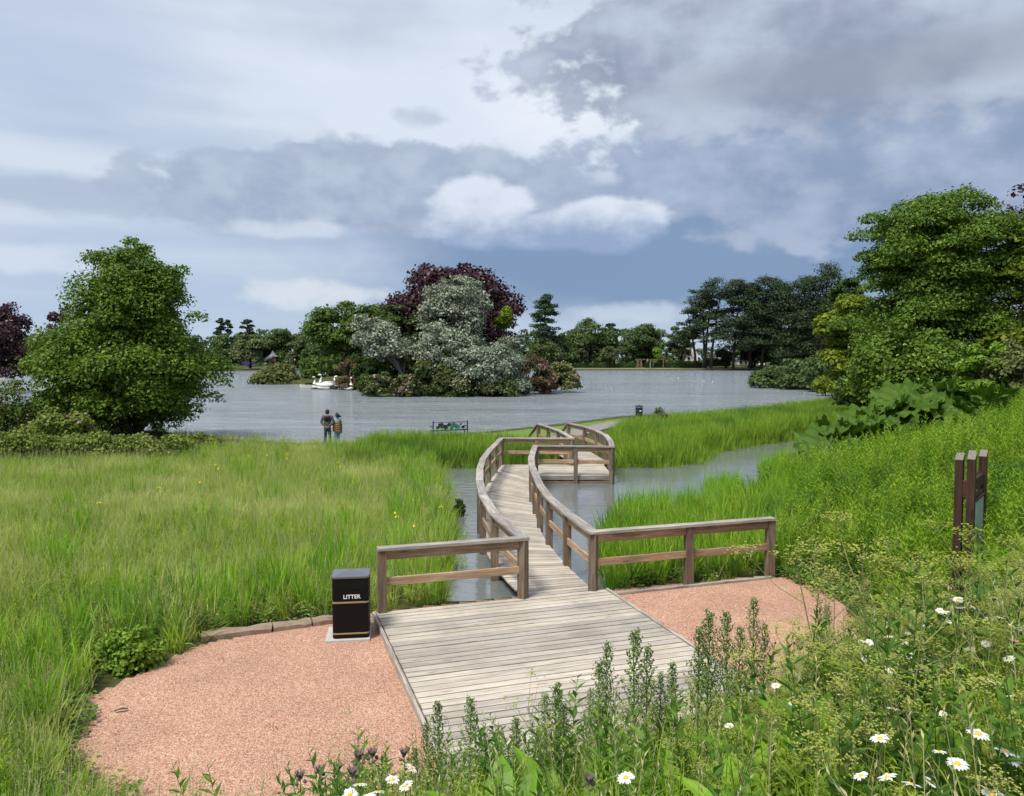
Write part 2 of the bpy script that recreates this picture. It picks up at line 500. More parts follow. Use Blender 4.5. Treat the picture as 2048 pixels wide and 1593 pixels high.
M['bin'] = mat_plain('bin_black', (0.0035, 0.0035, 0.0045), 0.45, 0.2, 0, 0.2, 3)
M['bin_lid'] = mat_plain('bin_lid', (0.10, 0.11, 0.125), 0.25, 0.8, 0, 0.15, 6)  # grey-blue of the reflected sky put into the lid's base colour
M['gold'] = mat_plain('gold_band', (0.33, 0.24, 0.11), 0.5, 0.5, 0, 0.15, 20)
M['white_text'] = mat_plain('letter_paint', (0.78, 0.76, 0.72), 0.6)
M['slab'] = mat_plain('concrete', (0.46, 0.45, 0.41), 0.9, 0.2, 0, 0.2, 14)
M['stone'] = mat_plain('sandstone', (0.27, 0.20, 0.15), 0.9, 0.2, 0, 0.45, 9)
M['panel'] = mat_plain('sign_panel', (0.40, 0.48, 0.50), 0.5, 0.4, 0, 0.30, 7)
M['lichen'] = mat_plain('lichen_top', (0.20, 0.18, 0.15), 0.95, 0.1, 0, 0.7, 60)
M['iron'] = mat_plain('dark_iron', (0.015, 0.024, 0.026), 0.5, 0.4)
M['teal'] = mat_plain('teal_iron', (0.05, 0.17, 0.17), 0.5, 0.4)
M['swan'] = mat_plain('swan_white', (0.84, 0.84, 0.82), 0.4, 0.4, 0, 0.05)
M['beak'] = mat_plain('swan_beak', (0.45, 0.22, 0.08), 0.5)
M['hull'] = mat_plain('hull_cream', (0.66, 0.64, 0.58), 0.5, 0.4, 0, 0.12)
M['black'] = mat_plain('black_paint', (0.004, 0.004, 0.004), 0.6, 0.2)
M['white_wall'] = mat_plain('white_wall', (0.78, 0.78, 0.76), 0.9, 0.1, 0, 0.05)
M['slate'] = mat_plain('slate_roof', (0.20, 0.20, 0.22), 0.8, 0.2, 0, 0.15, 2)
M['glass'] = mat_plain('window_glass', (0.03, 0.035, 0.045), 0.1, 0.6)
M['blue_fence'] = mat_plain('blue_fence', (0.045, 0.075, 0.26), 0.6)
M['slide'] = mat_plain('slide_metal', (0.62, 0.64, 0.66), 0.35, 0.5)
M['red_wood'] = mat_plain('play_wood', (0.28, 0.14, 0.10), 0.7)
M['skin'] = mat_plain('skin', (0.30, 0.17, 0.11), 0.6, 0.3, 0, 0.08)
M['hair'] = mat_plain('black_hair', (0.010, 0.009, 0.009), 0.5, 0.4)
M['jacket'] = mat_plain('grey_jacket', (0.10, 0.09, 0.09), 0.9, 0.1, 0, 0.25, 8)
M['jacket_dark'] = mat_plain('dark_jacket_panel', (0.018, 0.018, 0.022), 0.9, 0.1)
M['hood'] = mat_plain('grey_hood', (0.20, 0.175, 0.165), 0.9, 0.1)
M['jeans_dark'] = mat_plain('dark_jeans', (0.042, 0.062, 0.082), 0.9, 0.1, 0, 0.25, 9)
M['jeans_light'] = mat_plain('light_jeans', (0.27, 0.40, 0.55), 0.9, 0.1, 0, 0.2, 9)
M['blue_top'] = mat_plain('pale_blue_top', (0.27, 0.45, 0.53), 0.9, 0.1)
M['shoe'] = mat_plain('dark_shoe', (0.02, 0.02, 0.025), 0.7)
M['gull'] = mat_plain('gull_white', (0.85, 0.85, 0.85), 0.7, 0.2)
M['gull_grey'] = mat_plain('gull_grey', (0.25, 0.26, 0.28), 0.7, 0.2)
M['feather'] = mat_plain('black_feather', (0.012, 0.010, 0.010), 0.6)
M['hedge'] = mat_leaf('hedge_leaf', (0.022, 0.045, 0.014), (0.070, 0.105, 0.032), 0.15)

def mat_shawl():
    m, k, out = new_mat('striped_shawl')
    tc = k.n('ShaderNodeTexCoord')
    s = k.n('ShaderNodeSeparateXYZ'); k.link(tc.outputs['Object'], s.inputs[0])
    zz = k.math('ADD', s.outputs[2], k.math('MULTIPLY', s.outputs[0], 0.25))
    w = k.math('SINE', k.math('MULTIPLY', zz, 62.0))
    c = k.mix(k.smooth(w, -0.15, 0.15), (0.018, 0.014, 0.012), (0.42, 0.26, 0.12))
    c = k.mix(k.smooth(s.outputs[2], 0.84, 0.78), c, (0.26, 0.15, 0.14))
    principled(k, out, c, 0.95, 0.1)
    return m
M['shawl'] = mat_shawl()

def mat_gravel():
    m, k, out = new_mat('pink_gravel')
    ge = k.n('ShaderNodeNewGeometry'); p = ge.outputs['Position']
    vo = k.n('ShaderNodeTexVoronoi'); k.link(p, vo.inputs['Vector']); vo.inputs['Scale'].default_value = 55.0
    vf = k.n('ShaderNodeTexVoronoi'); k.link(p, vf.inputs['Vector']); vf.inputs['Scale'].default_value = 95.0
    sp = k.n('ShaderNodeSeparateColor'); k.link(vo.outputs['Color'], sp.inputs[0])
    sf = k.n('ShaderNodeSeparateColor'); k.link(vf.outputs['Color'], sf.inputs[0])
    c = k.ramp(sp.outputs[0], [(0.0, srgb(130, 92, 79)), (0.12, srgb(166, 122, 100)), (0.55, srgb(194, 149, 125)), (0.85, srgb(210, 174, 151)), (1.0, srgb(223, 199, 180))])
    c = k.mix(0.40, c, k.ramp(sf.outputs[0], [(0, srgb(127, 88, 75)), (0.4, srgb(190, 144, 120)), (1, srgb(219, 192, 171))]))
    c = k.mix(k.math('MULTIPLY', k.smooth(sf.outputs[1], 0.955, 0.97), 0.8), c, srgb(79, 59, 53))
    big = k.noise(p, 0.9, 4, 0.6)
    c = k.mix(1.0, c, k.mix(k.smooth(big, 0.3, 0.7), (0.88, 0.84, 0.82), (1.05, 1.02, 0.99)), 'MULTIPLY')
    h = k.math('ADD', k.math('MULTIPLY', vo.outputs['Distance'], -1.0), k.math('MULTIPLY', vf.outputs['Distance'], -0.5))
    principled(k, out, c, 0.9, 0.2, 0, bump(k, h, 0.9, 0.012))
    return m
M['gravel'] = mat_gravel()

def mat_ground():
    m, k, out = new_mat('ground')
    ge = k.n('ShaderNodeNewGeometry'); p = ge.outputs['Position']
    n = k.noise(p, 1.2, 6, 0.65); n2 = k.noise(p, 14, 4, 0.6)
    c = k.mix(k.smooth(n, 0.35, 0.65), (0.055, 0.060, 0.022), (0.095, 0.125, 0.030))
    c = k.mix(k.math('MULTIPLY', n2, 0.6), c, (0.060, 0.045, 0.028))
    principled(k, out, c, 0.95, 0.1, 0, bump(k, n2, 0.5, 0.03))
    return m
M['ground'] = mat_ground()
def mat_lawn(name, a, b):
    m, k, out = new_mat(name)
    ge = k.n('ShaderNodeNewGeometry'); p = ge.outputs['Position']
    n = k.noise(p, 0.5, 5, 0.6); n2 = k.noise(p, 25, 3, 0.6)
    c = k.mix(k.math('ADD', k.math('MULTIPLY', n, 0.6), k.math('MULTIPLY', n2, 0.4)), a, b)
    principled(k, out, c, 0.95, 0.1, 0, bump(k, n2, 0.6, 0.03))
    return m
M['lawn'] = mat_lawn('lawn', (0.105, 0.180, 0.035), (0.190, 0.265, 0.065))
M['path'] = mat_lawn('path', (0.19, 0.18, 0.165), (0.31, 0.29, 0.27))
M['dirt'] = mat_lawn('bare_bank', (0.16, 0.15, 0.09), (0.27, 0.26, 0.16))
M['soil'] = mat_lawn('soil', (0.05, 0.04, 0.028), (0.11, 0.085, 0.055))
M['kerb'] = mat_lawn('lake_kerb', (0.18, 0.17, 0.15), (0.26, 0.25, 0.23))

def mat_water(name, calm):
    m, k, out = new_mat(name)
    ge = k.n('ShaderNodeNewGeometry'); p = ge.outputs['Position']
    if calm:
        n = k.noise(k.mapping(p, (0.9, 2.4, 1), (0, 0, 0), (0, 0, R(12))), 1.6, 3, 0.5, 0.4)
        n2 = k.noise(k.mapping(p, (1.0, 3.2, 1)), 5.0, 2, 0.5)
        h = k.math('ADD', n, k.math('MULTIPLY', n2, 0.25))
        patch = k.smooth(k.noise(p, 0.25, 2, 0.5), 0.4, 0.65, 0.35, 1.0)
        h = k.math('MULTIPLY', h, patch)
        nrm = bump(k, h, 0.35, 0.05); base = (0.150, 0.168, 0.165); rough = 0.10
    else:
        a = k.noise(k.mapping(p, (0.55, 1.5, 1), (0, 0, 0), (0, 0, R(-14))), 1.9, 5, 0.62, 0.5)
        b = k.noise(k.mapping(p, (0.6, 1.1, 1), (5, 2, 0), (0, 0, R(24))), 0.45, 3, 0.5)
        h = k.math('ADD', a, k.math('MULTIPLY', b, 1.6))
        gust = k.smooth(k.noise(k.mapping(p, (0.02, 0.06, 1)), 1.0, 3, 0.6), 0.35, 0.66, 0.40, 1.25)
        h = k.math('MULTIPLY', h, gust)
        nrm = bump(k, h, 1.0, 0.60); base = (0.245, 0.280, 0.298); rough = 0.15
    b = principled(k, out, base, rough, 0.5, 0, nrm)
    b.inputs['IOR'].default_value = 1.75
    return m
M['lake'] = mat_water('lake_water', False)
M['pond'] = mat_water('pond_water', True)

# ------------------------------------------------------------------ lie of the land
def px_poly(pts, z=0.0):
    return np.array([at(a, b, z)[:2] for a, b in pts])
POND = px_poly([(905, 1203), (925, 1150), (918, 1080), (900, 1000), (892, 955), (880, 938), (1000, 937), (1130, 925), (1215, 915), (1228, 936),
                (1300, 937), (1390, 930), (1418, 908), (1500, 893), (1600, 881), (1665, 878), (1660, 900), (1612, 940), (1560, 990), (1480, 1022),
                (1390, 1040), (1290, 1045), (1215, 1050), (1185, 1075), (1178, 1110), (1200, 1150), (1222, 1178)])
LAKE = px_poly([(-1500, 830), (-900, 850), (-100, 866), (340, 872), (420, 884), (640, 894), (700, 893), (760, 888), (870, 876), (950, 870),
                (1040, 858), (1150, 846), (1230, 836), (1300, 833), (1400, 834), (1500, 832), (1600, 822), (1660, 812), (1692, 800), (1682, 790),
                (1640, 782), (1560, 776), (1500, 769), (1496, 763), (1535, 750), (1640, 742), (1640, 741.5), (1150, 741.5), (430, 743.2), (-100, 747), (-900, 752)])
GRAVEL = px_poly([(398, 1286), (520, 1262), (650, 1246), (745, 1222), (900, 1205), (1052, 1190), (1215, 1177), (1530, 1149), (1600, 1158), (1660, 1185), (1705, 1225), (1770, 1285), (1790, 1330),
                  (1700, 1400), (1500, 1560), (1250, 1700), (900, 1760), (500, 1745), (300, 1690), (195, 1600), (135, 1500), (128, 1440), (175, 1390), (290, 1338)], 0.2)
def sdf(P, poly):
    """signed distance, negative inside"""
    P = np.asarray(P, float)
    d = np.full(len(P), 1e9); ins = np.zeros(len(P), bool)
    n = len(poly)
    for i in range(n):
        a = poly[i]; b = poly[(i + 1) % n]
        e = b - a; w = P - a
        t = np.clip((w @ e) / (e @ e), 0, 1)
        q = w - t[:, None] * e
        d = np.minimum(d, (q * q).sum(1))
        c = (a[1] > P[:, 1]) != (b[1] > P[:, 1])
        with np.errstate(divide='ignore', invalid='ignore'):
            xi = (b[0] - a[0]) * (P[:, 1] - a[1]) / (b[1] - a[1]) + a[0]
        ins ^= c & (P[:, 0] < xi)
    d = np.sqrt(d)
    return np.where(ins, -d, d)
CTRL = np.array([
    (-6, 9, .2), (-3, 12, .2), (0, 10, .2), (3, 11, .2), (4, 13.6, .2), (-4, 7.6, .2), (0, 7.2, .2), (2, 8.6, .22), (-5, 11, .2), (4.6, 11.5, .25), (-1, 7.2, .2), (1.5, 13.5, .2),
    (0, 0, 2.75), (-3, 0.5, 2.5), (3, 0.5, 3.0), (0, 2.0, 2.5), (-1.4, 3.4, 1.75), (-.7, 3.4, 2.0), (0, 3.4, 2.1), (1.3, 3.4, 2.4), (1.7, 3.4, 2.65), (2.3, 3.4, 2.8), (-3, 3, 1.65), (-4, 4.6, .95), (-1.6, 4.6, 1.1),
    (0, 4.6, 1.5), (.75, 4.6, 1.62), (1.4, 4.6, 1.85), (2.3, 4.6, 2.2), (3.05, 4.6, 2.5), (1.0, 6.0, .75), (1.85, 6.0, 1.1), (2.6, 6, 1.45), (3.4, 6, 1.9), (3.5, 8, .95), (4.2, 8, 1.15), (0, 6.0, .7), (-1.5, 6.2, .45), (5, 5, 2.7), (6, 7, 2.2), (5.2, 9.5, 1.0),
    (8, 8, 2.2), (6.6, 11.3, 1.02), (10, 12, 2.1), (5.6, 14.2, .32), (8, 17.5, .8), (12, 20, 1.8), (14, 14, 2.7), (20, 30, 2.2), (12.5, 26, .75), (16, 35, .9), (25, 30, 2.9), (18, 24, 2.3), (30, 44, 1.8),
    (9, 15, 1.2), (22, 42, 0.8), (40, 60, 2.0), (13.5, 31, .5), (10, 35, .3), (6, 40, .25), (16, 48, .3),
    (-7, 5.5, .75), (-10, 9, .4), (-8, 13, .28), (-15, 20, .3), (-6, 20, .25), (-10, 30, .25), (-25, 28, .5), (-20, 40, .4), (-35, 40, .5), (0, 36, .25), (-3, 16, .2), (-12, 5, 1.0), (-20, 8, 1.1), (-30, 15, 1.0),
    (-10, 0, 2.4), (12, 0, 3.6), (20, 8, 3.8), (30, 20, 4.0), (5, 20, .2), (4, 17, .2), (0, -6, 3.2), (-12, -6, 3.2), (14, -6, 4.0), (-6, 37, .25), (-12, 38, .25)], float)
def _U(r): return np.where(r > 1e-9, r * r * np.log(np.maximum(r, 1e-9)), 0.0)
_n = len(CTRL)
_A = np.zeros((_n + 3, _n + 3))
_A[:_n, :_n] = _U(np.linalg.norm(CTRL[:, None, :2] - CTRL[None, :, :2], axis=2)) + np.eye(_n) * 0.4
_A[:_n, _n] = 1; _A[:_n, _n + 1:] = CTRL[:, :2]; _A[_n:, :_n] = _A[:_n, _n:].T
_W = np.linalg.solve(_A, np.r_[CTRL[:, 2], 0, 0, 0])
def sstep(a, b, x):
    t = np.clip((x - a) / (b - a), 0, 1)
    return t * t * (3 - 2 * t)
def terrain(X, Y):
    P = np.c_[np.ravel(X), np.ravel(Y)].astype(float)
    Q = P.copy()
    Q[:, 0] = np.clip(Q[:, 0], -36, 40); Q[:, 1] = np.clip(Q[:, 1], -6, 58)
    z = np.zeros(len(P))
    for i in range(0, len(P), 20000):
        q = Q[i:i + 20000]
        z[i:i + 20000] = _U(np.linalg.norm(q[:, None, :] - CTRL[None, :, :2], axis=2)) @ _W[:_n] + _W[_n] + q @ _W[_n + 1:]
    z = np.clip(z, 0.15, 4.2)
    far = sstep(52, 75, P[:, 1])
    zf = 0.35 + 1.1 * sstep(285, 330, P[:, 1]) + 1.2 * sstep(38, 60, P[:, 0]) * sstep(240, 150, P[:, 1])
    z = z * (1 - far) + zf * far
    # gravel and platform bed are level
    sg = sdf(P, GRAVEL)
    k = sstep(0.7, 0.0, sg)
    z = z * (1 - k) + 0.16 * k
    sp = sdf(P, POND)
    k = sstep(0.55, -0.25, sp)
    z = z * (1 - k) + (-0.55) * k
    sl_ = sdf(P, LAKE)
    wdt = np.where(P[:, 1] > 200, 5.0, 1.0)
    k = sstep(0.6, -0.5, sl_ / wdt)
    z = z * (1 - k) + (-0.9) * k
    return z.reshape(np.shape(X))
def tz(x, y): return float(terrain(np.array([x]), np.array([y]))[0])
def on_top(px, py, h, y0=1.6, y1=60.0):
    """point whose top, h above the ground, shows at the given place: returns the ground point"""
    ys = np.linspace(y0, y1, 600)
    d = ray(px, py)
    t = ys / d.y
    X = d.x * t; Z = CAM_Z + d.z * t
    g = terrain(X, ys)
    i = int(np.argmin(np.abs(Z - g - h) + np.where(Z - g < 0, 5, 0)))
    return Vector((X[i], ys[i], g[i]))

def axis(parts):
    out = []
    for a, b, s in parts: out.append(np.arange(a, b, s))
    return np.concatenate(out)
xs = axis([(-900, -300, 60), (-300, -60, 12), (-60, -24, 2.0), (-24, -9, .6), (-9, 13, .22), (13, 36, .8), (36, 70, 2.5), (70, 300, 15), (300, 960, 60)])
ys = axis([(-30, -4, 2.5), (-4, 3, .5), (3, 34, .22), (34, 62, .4), (62, 130, 3), (130, 270, 8), (270, 340, 1.5), (340, 600, 25), (600, 1600, 100)])
GX, GY = np.meshgrid(xs, ys)
GZ = terrain(GX, GY)
nx, ny = len(xs), len(ys)
ii = np.arange(ny - 1)[:, None] * nx + np.arange(nx - 1)[None, :]
faces = np.stack([ii, ii + 1, ii + nx + 1, ii + nx], -1).reshape(-1, 4)
g = link('ground', npmesh('ground', np.c_[GX.ravel(), GY.ravel(), GZ.ravel()], faces, smooth=True), M['ground'])
tag(g, kind='structure')

def sheet(name, poly, mat, dz, step=0.5, kind='structure', off=0.0):
    """a sheet that follows the ground inside a polygon"""
    lo = poly.min(0); hi = poly.max(0)
    ax = np.arange(lo[0], hi[0] + step, step); ay = np.arange(lo[1], hi[1] + step, step)
    X, Y = np.meshgrid(ax, ay)
    P = np.c_[X.ravel(), Y.ravel()]
    s = sdf(P, poly)
    # pull the outermost ring of points onto the edge so that the outline is smooth
    Z = terrain(X, Y).ravel() + dz
    n = len(ax)
    q = (np.arange(len(ay) - 1)[:, None] * n + np.arange(n - 1)[None, :]).ravel()
    f = np.stack([q, q + 1, q + n + 1, q + n], 1)
    keep = (s[f] < step * 0.35).all(1)
    f = f[keep]
    u, inv = np.unique(f, return_inverse=True)
    o = link(name, npmesh(name, np.c_[P, Z][u], inv.reshape(-1, 4), smooth=True), mat)
    if kind: tag(o, kind=kind)
    return o
sheet('gravel', GRAVEL, M['gravel'], 0.022, 0.10)

def flat(name, poly, z, mat, kind='structure'):
    me = pyd(name, [(p[0], p[1], z) for p in poly], [tuple(range(len(poly)))])
    o = link(name, me, mat)
    if kind: tag(o, kind=kind)
    return o
flat('pond_water', [(-4.2, 12.6), (24, 12.6), (24, 45.6), (3.2, 45.6), (3.2, 34.0), (-4.2, 34.0)], 0.0, M['pond'])
flat('lake_water', [(-700, 36.0), (3.2, 36.0), (3.2, 46.0), (120, 46.0), (120, 322), (-700, 322)], 0.0, M['lake'])

# lakeside path, mown strip and bare bank
def ribbon_poly(pts, w, z=0.25):
    c = np.array([at(a, b, z)[:2] for a, b in pts])
    t = np.gradient(c, axis=0); t /= np.linalg.norm(t, axis=1)[:, None]
    nrm = np.c_[-t[:, 1], t[:, 0]]
    w = np.array(w)[:, None] / 2
    return np.r_[c + nrm * w, (c - nrm * w)[::-1]]
sheet('lawn_strip', px_poly([(760, 890), (870, 879), (950, 873), (1040, 860.5), (1150, 848), (1230, 838), (1300, 835), (1320, 840), (1230, 850), (1120, 872), (1040, 884), (940, 893), (760, 899)], .2), M['lawn'], 0.03, 0.3)
sheet('path', px_poly([(1085, 880), (1130, 862), (1190, 847), (1250, 838), (1300, 835.5), (1420, 837), (1420, 842), (1310, 843), (1240, 850), (1180, 868), (1130, 885)], .25), M['path'], 0.055, 0.25)
sheet('bare_bank', px_poly([(600, 897), (690, 896), (770, 891), (880, 886), (880, 892), (770, 901), (690, 906), (600, 905)], .25), M['dirt'], 0.05, 0.25)
# far shore: mown park grass, path along the water and the stone kerb at the edge
def far_strip(name, Y0, Y1, z0, z1, mat, x0=-420, x1=130):
    me = pyd(name, [(x0, Y0, z0), (x1, Y0, z0), (x1, Y1, z1), (x0, Y1, z1)], [(0, 1, 2, 3)])
    return tag(link(name, me, mat), kind='structure')
b = MB(); b.box((-145, 294.5, 0.15), (560, 1.2, 0.9)); tag(b.build('shore_kerb', M['kerb']), kind='structure')
far_strip('far_path', 295.1, 300, 0.62, 0.75, M['path'])
far_strip('far_lawn', 300, 480, 0.78, 3.0, M['lawn'], -500, 260)

# ------------------------------------------------------------------ boardwalk
DZ = 0.28
CAPZ = DZ + 1.04
def local_obj(name, corners_bottom, corners_top, mat, parent, xdir):
    """a piece given by its 4 bottom and 4 top corners, with local X along its length so that the grain follows it"""
    c = sum((Vector(p) for p in corners_bottom + corners_top), Vector()) / 8
    X = Vector(xdir).normalized(); Zv = Vector((0, 0, 1)); Yv = Zv.cross(X).normalized(); Zv = X.cross(Yv)
    Rm = Matrix((X, Yv, Zv)).transposed()
    inv = Rm.transposed()
    v = [inv @ (Vector(p) - c) for p in corners_bottom + corners_top]
    me = pyd(name, v, [(3, 2, 1, 0), (4, 5, 6, 7), (0, 1, 5, 4), (1, 2, 6, 5), (2, 3, 7, 6), (3, 0, 4, 7)])
    o = bpy.data.objects.new(name, me); COL.objects.link(o)
    me.materials.append(mat)
    o.matrix_world = Matrix.Translation(c) @ Rm.to_4x4()
    if parent is not None: o.parent = parent     # parents sit at identity rotation at the world origin
    return o
def chamfer_piece(name, a, b, w, h, mat, parent, ch=0.006):
    """straight board from a to b (centre line), width w, height h, with eased edges"""
    a = Vector(a); b = Vector(b)
    L = (b - a).length; X = (b - a).normalized()
    Yv = Vector((0, 0, 1)).cross(X).normalized(); Zv = X.cross(Yv)
    Rm = Matrix((X, Yv, Zv)).transposed()
    prof = [(-w / 2 + ch, -h / 2), (w / 2 - ch, -h / 2), (w / 2, -h / 2 + ch), (w / 2, h / 2 - ch), (w / 2 - ch, h / 2), (-w / 2 + ch, h / 2), (-w / 2, h / 2 - ch), (-w / 2, -h / 2 + ch)]
    v = [(-L / 2, p, q) for p, q in prof] + [(L / 2, p, q) for p, q in prof]
    f = [tuple(range(7, -1, -1)), tuple(range(8, 16))] + [(i, (i + 1) % 8, 8 + (i + 1) % 8, 8 + i) for i in range(8)]
    me = pyd(name, v, f)
    me.materials.append(mat)
    o = bpy.data.objects.new(name, me); COL.objects.link(o)
    o.matrix_world = Matrix.Translation((a + b) / 2) @ Rm.to_4x4()
    if parent is not None: o.parent = parent
    return o
def post_piece(p, z0, z1, s, mat, parent, rz=0.0, slope=0.012):
    v = []
    h = s / 2
    for (z, q) in ((z0, h), (z1 - slope, h), (z1, h - slope)):
        for sx, sy in ((-1, -1), (1, -1), (1, 1), (-1, 1)):
            v.append((sx * q, sy * q, z - z0))
    # local X runs up the post so that the grain does too
    vv = [(c, a, b) for a, b, c in v]
    f = [(3, 2, 1, 0)] + [(i * 4 + j, i * 4 + (j + 1) % 4, i * 4 + 4 + (j + 1) % 4, i * 4 + 4 + j) for i in range(2) for j in range(4)] + [(8, 9, 10, 11)]
    me = pyd('post', vv, f); me.materials.append(mat)
    o = bpy.data.objects.new('post', me); COL.objects.link(o)
    Rm = Matrix(((0, math.cos(rz), -math.sin(rz)), (0, math.sin(rz), math.cos(rz)), (1, 0, 0)))
    o.matrix_world = Matrix.Translation((p[0], p[1], z0)) @ Rm.to_4x4()
    o.parent = parent
    return o

def cap_pts(pts): return [at(a, b, CAPZ) for a, b in pts]
Lc = np.array([p[:2] for p in cap_pts([(1046, 1077), (987, 1027), (965, 990), (959, 943.5), (971, 911), (1003, 877)])])
Rc = np.array([p[:2] for p in cap_pts([(1187, 1065), (1139, 1031), (1090, 987), (1069, 946), (1062, 920), (1071, 892)])])
def smooth_curve(c, n=80):
    # Catmull-Rom through the traced points
    P = np.vstack([2 * c[0] - c[1], c, 2 * c[-1] - c[-2]])
    out = []
    m = n // (len(c) - 1)
    for i in range(1, len(P) - 2):
        for t in np.linspace(0, 1, m, endpoint=False):
            out.append(0.5 * ((2 * P[i]) + (-P[i - 1] + P[i + 1]) * t + (2 * P[i - 1] - 5 * P[i] + 4 * P[i + 1] - P[i + 2]) * t * t + (-P[i - 1] + 3 * P[i] - 3 * P[i + 1] + P[i + 2]) * t ** 3))
    out.append(P[-2])
    return np.array(out)
def resample(c, n):
    s = np.r_[0, np.cumsum(np.linalg.norm(np.diff(c, axis=0), axis=1))]
    u = np.linspace(0, s[-1], n)
    return np.c_[np.interp(u, s, c[:, 0]), np.interp(u, s, c[:, 1])]
LcS, RcS = smooth_curve(Lc), smooth_curve(Rc)
L2 = np.array([p[:2] for p in cap_pts([(1144, 877.5), (1118, 862), (1077, 848.5)])])
R2 = np.array([p[:2] for p in cap_pts([(1224, 894), (1214, 873), (1180, 857), (1137, 847)])])

walk = empty('boardwalk', (0, 0, 0), 0, 'grey weathered plank boardwalk winding over the pond to the lakeside path', 'boardwalk')
def plank_quad(p0, p1, p2, p3, th=0.032, gap=0.0115):
    """p0-p1 near edge, p3-p2 far edge, plan points"""
    p0, p1, p2, p3 = (np.array(p) for p in (p0, p1, p2, p3))
    m0 = (p3 - p0); m1 = (p2 - p1)
    l0, l1 = np.linalg.norm(m0), np.linalg.norm(m1)
    p0 = p0 + m0 / l0 * gap; p3 = p3 - m0 / l0 * gap
    p1 = p1 + m1 / l1 * gap; p2 = p2 - m1 / l1 * gap
    j = random.uniform(-.004, .004)
    e0, e1 = random.uniform(0, .012), random.uniform(0, .012)
    dx = (p1 - p0) / np.linalg.norm(p1 - p0)
    p0 = p0 + dx * e0; p3 = p3 + dx * e0; p1 = p1 - dx * e1; p2 = p2 - dx * e1
    bot = [(p[0], p[1], DZ - th + j) for p in (p0, p1, p2, p3)]
    # eased top edge
    return local_obj('plank', bot, [(p[0], p[1], DZ + j) for p in (p0, p1, p2, p3)], M['deck'], walk, (p1[0] - p0[0], p1[1] - p0[1], 0))
# front platform
PL = np.array(at(745, 1226, DZ)[:2]); PR = np.array(at(1216, 1178, DZ)[:2])
U = (PR - PL); WID = np.linalg.norm(U); U /= WID
V = np.array([U[1], -U[0]])
PLEN = 6.0
npl = int(PLEN / 0.160)
for i in range(npl):
    a = PL + V * 0.160 * (i + 1) + U * 0.06; b_ = PL + V * 0.160 * i + U * 0.06
    w = WID - 0.12
    plank_quad(a, a + U * w, b_ + U * w, b_)
for side in (0, 1):
    o0 = PL + U * (0.02 if side == 0 else WID - 0.02)
    q0 = o0 - V * 0.0; q1 = o0 + V * (PLEN * 0.52); q2 = o0 + V * PLEN
    for a, b_ in ((q0, q1 - V * .004), (q1 + V * .004, q2)):
        chamfer_piece('edge_board', (a[0], a[1], DZ - 0.055), (b_[0], b_[1], DZ - 0.055), 0.045, 0.14, M['cap'], walk)
for s in np.linspace(0.35, WID - 0.35, 5):
    a = PL + U * s + V * 0.03; b_ = a + V * (PLEN - 0.1)
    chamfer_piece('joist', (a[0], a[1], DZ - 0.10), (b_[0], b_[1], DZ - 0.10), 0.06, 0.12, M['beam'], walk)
# retaining board under the front edge, both sides of the opening
for s0, s1 in ((-0.0, WID),):
    a = PL + U * s0 - V * 0.03; b_ = PL + U * s1 - V * 0.03
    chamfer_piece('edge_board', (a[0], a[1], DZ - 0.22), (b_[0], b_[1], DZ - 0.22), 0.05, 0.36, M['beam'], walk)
# curved leg: boards run across between the two edges
nA = 105
LA, RA = resample(LcS, nA + 1), resample(RcS, nA + 1)
# start at the platform edge: extend the first points back on to it
def to_front(p):
    d = (p - PL) @ V
    return p - V * d + V * 0.004
for i in range(nA):
    l0, l1, r0, r1 = LA[i], LA[i + 1], RA[i], RA[i + 1]
    plank_quad(l0, r0, r1, l1)
# fill between platform front edge and the first walkway board
f0, f1 = to_front(LA[0]) - V * .006, to_front(RA[0]) - V * .006
dd = np.linalg.norm(((LA[0] - f0) + (RA[0] - f1)) / 2)
nf = max(1, int(round(dd / 0.15)))
if dd > 0.03:
    for i in range(nf):
        t0, t1 = i / nf, (i + 1) / nf
        plank_quad(f0 + (LA[0] - f0) * t0, f1 + (RA[0] - f1) * t0, f1 + (RA[0] - f1) * t1, f0 + (LA[0] - f0) * t1)
# landing: boards run left to right
LNDa, LNDb = RA[-1], np.array(R2[0])          # near edge
LFa, LFb = LA[-1], np.array(L2[0])            # far edge
nl = 18
xr = LNDb[0]
for i in range(nl):
    y0 = LNDa[1] - 0.12 + (LFa[1] - LNDa[1] + 0.2) * i / nl; y1 = LNDa[1] - 0.12 + (LFa[1] - LNDa[1] + 0.2) * (i + 1) / nl
    # left end follows the left rail, only beyond the curve's own boards
    xl = RA[-1][0] + 0.01
    plank_quad((xl, y0), (xr + 0.06, y0), (xr + 0.06, y1), (xl, y1))
# the wedge between the curve's last board and the far rail
yl = LA[-1][1]; yr = RA[-1][1]
nw = int((yl + 0.08 - yr) / 0.15)
for i in range(nw):
    y0 = yr + (yl + 0.08 - yr) * i / nw; y1 = yr + (yl + 0.08 - yr) * (i + 1) / nw
    # clip the left end against the last plank line (from RA[-1] to LA[-1])
    f_ = lambda y: RA[-1][0] + (LA[-1][0] - RA[-1][0]) * min(1, max(0, (y - yr) / (yl - yr)))
    plank_quad((f_(y0) - 0.0, y0), (RA[-1][0], y0), (RA[-1][0], y1), (f_(y1), y1)) if i > 0 else None
# second leg
S2L, S2R = resample(smooth_curve(np.vstack([L2]), 60), 49), resample(smooth_curve(np.vstack([R2[1:]]), 60), 49)
S2R[0] = R2[1]
for i in range(48):
    plank_quad(S2L[i], S2R[i], S2R[i + 1], S2L[i + 1])
plank_quad(np.array([L2[0][0], LFb[1] + 0.08]), np.array([xr + .06, LFb[1] + 0.08]), S2R[0], S2L[0] + np.array([0, .09]))
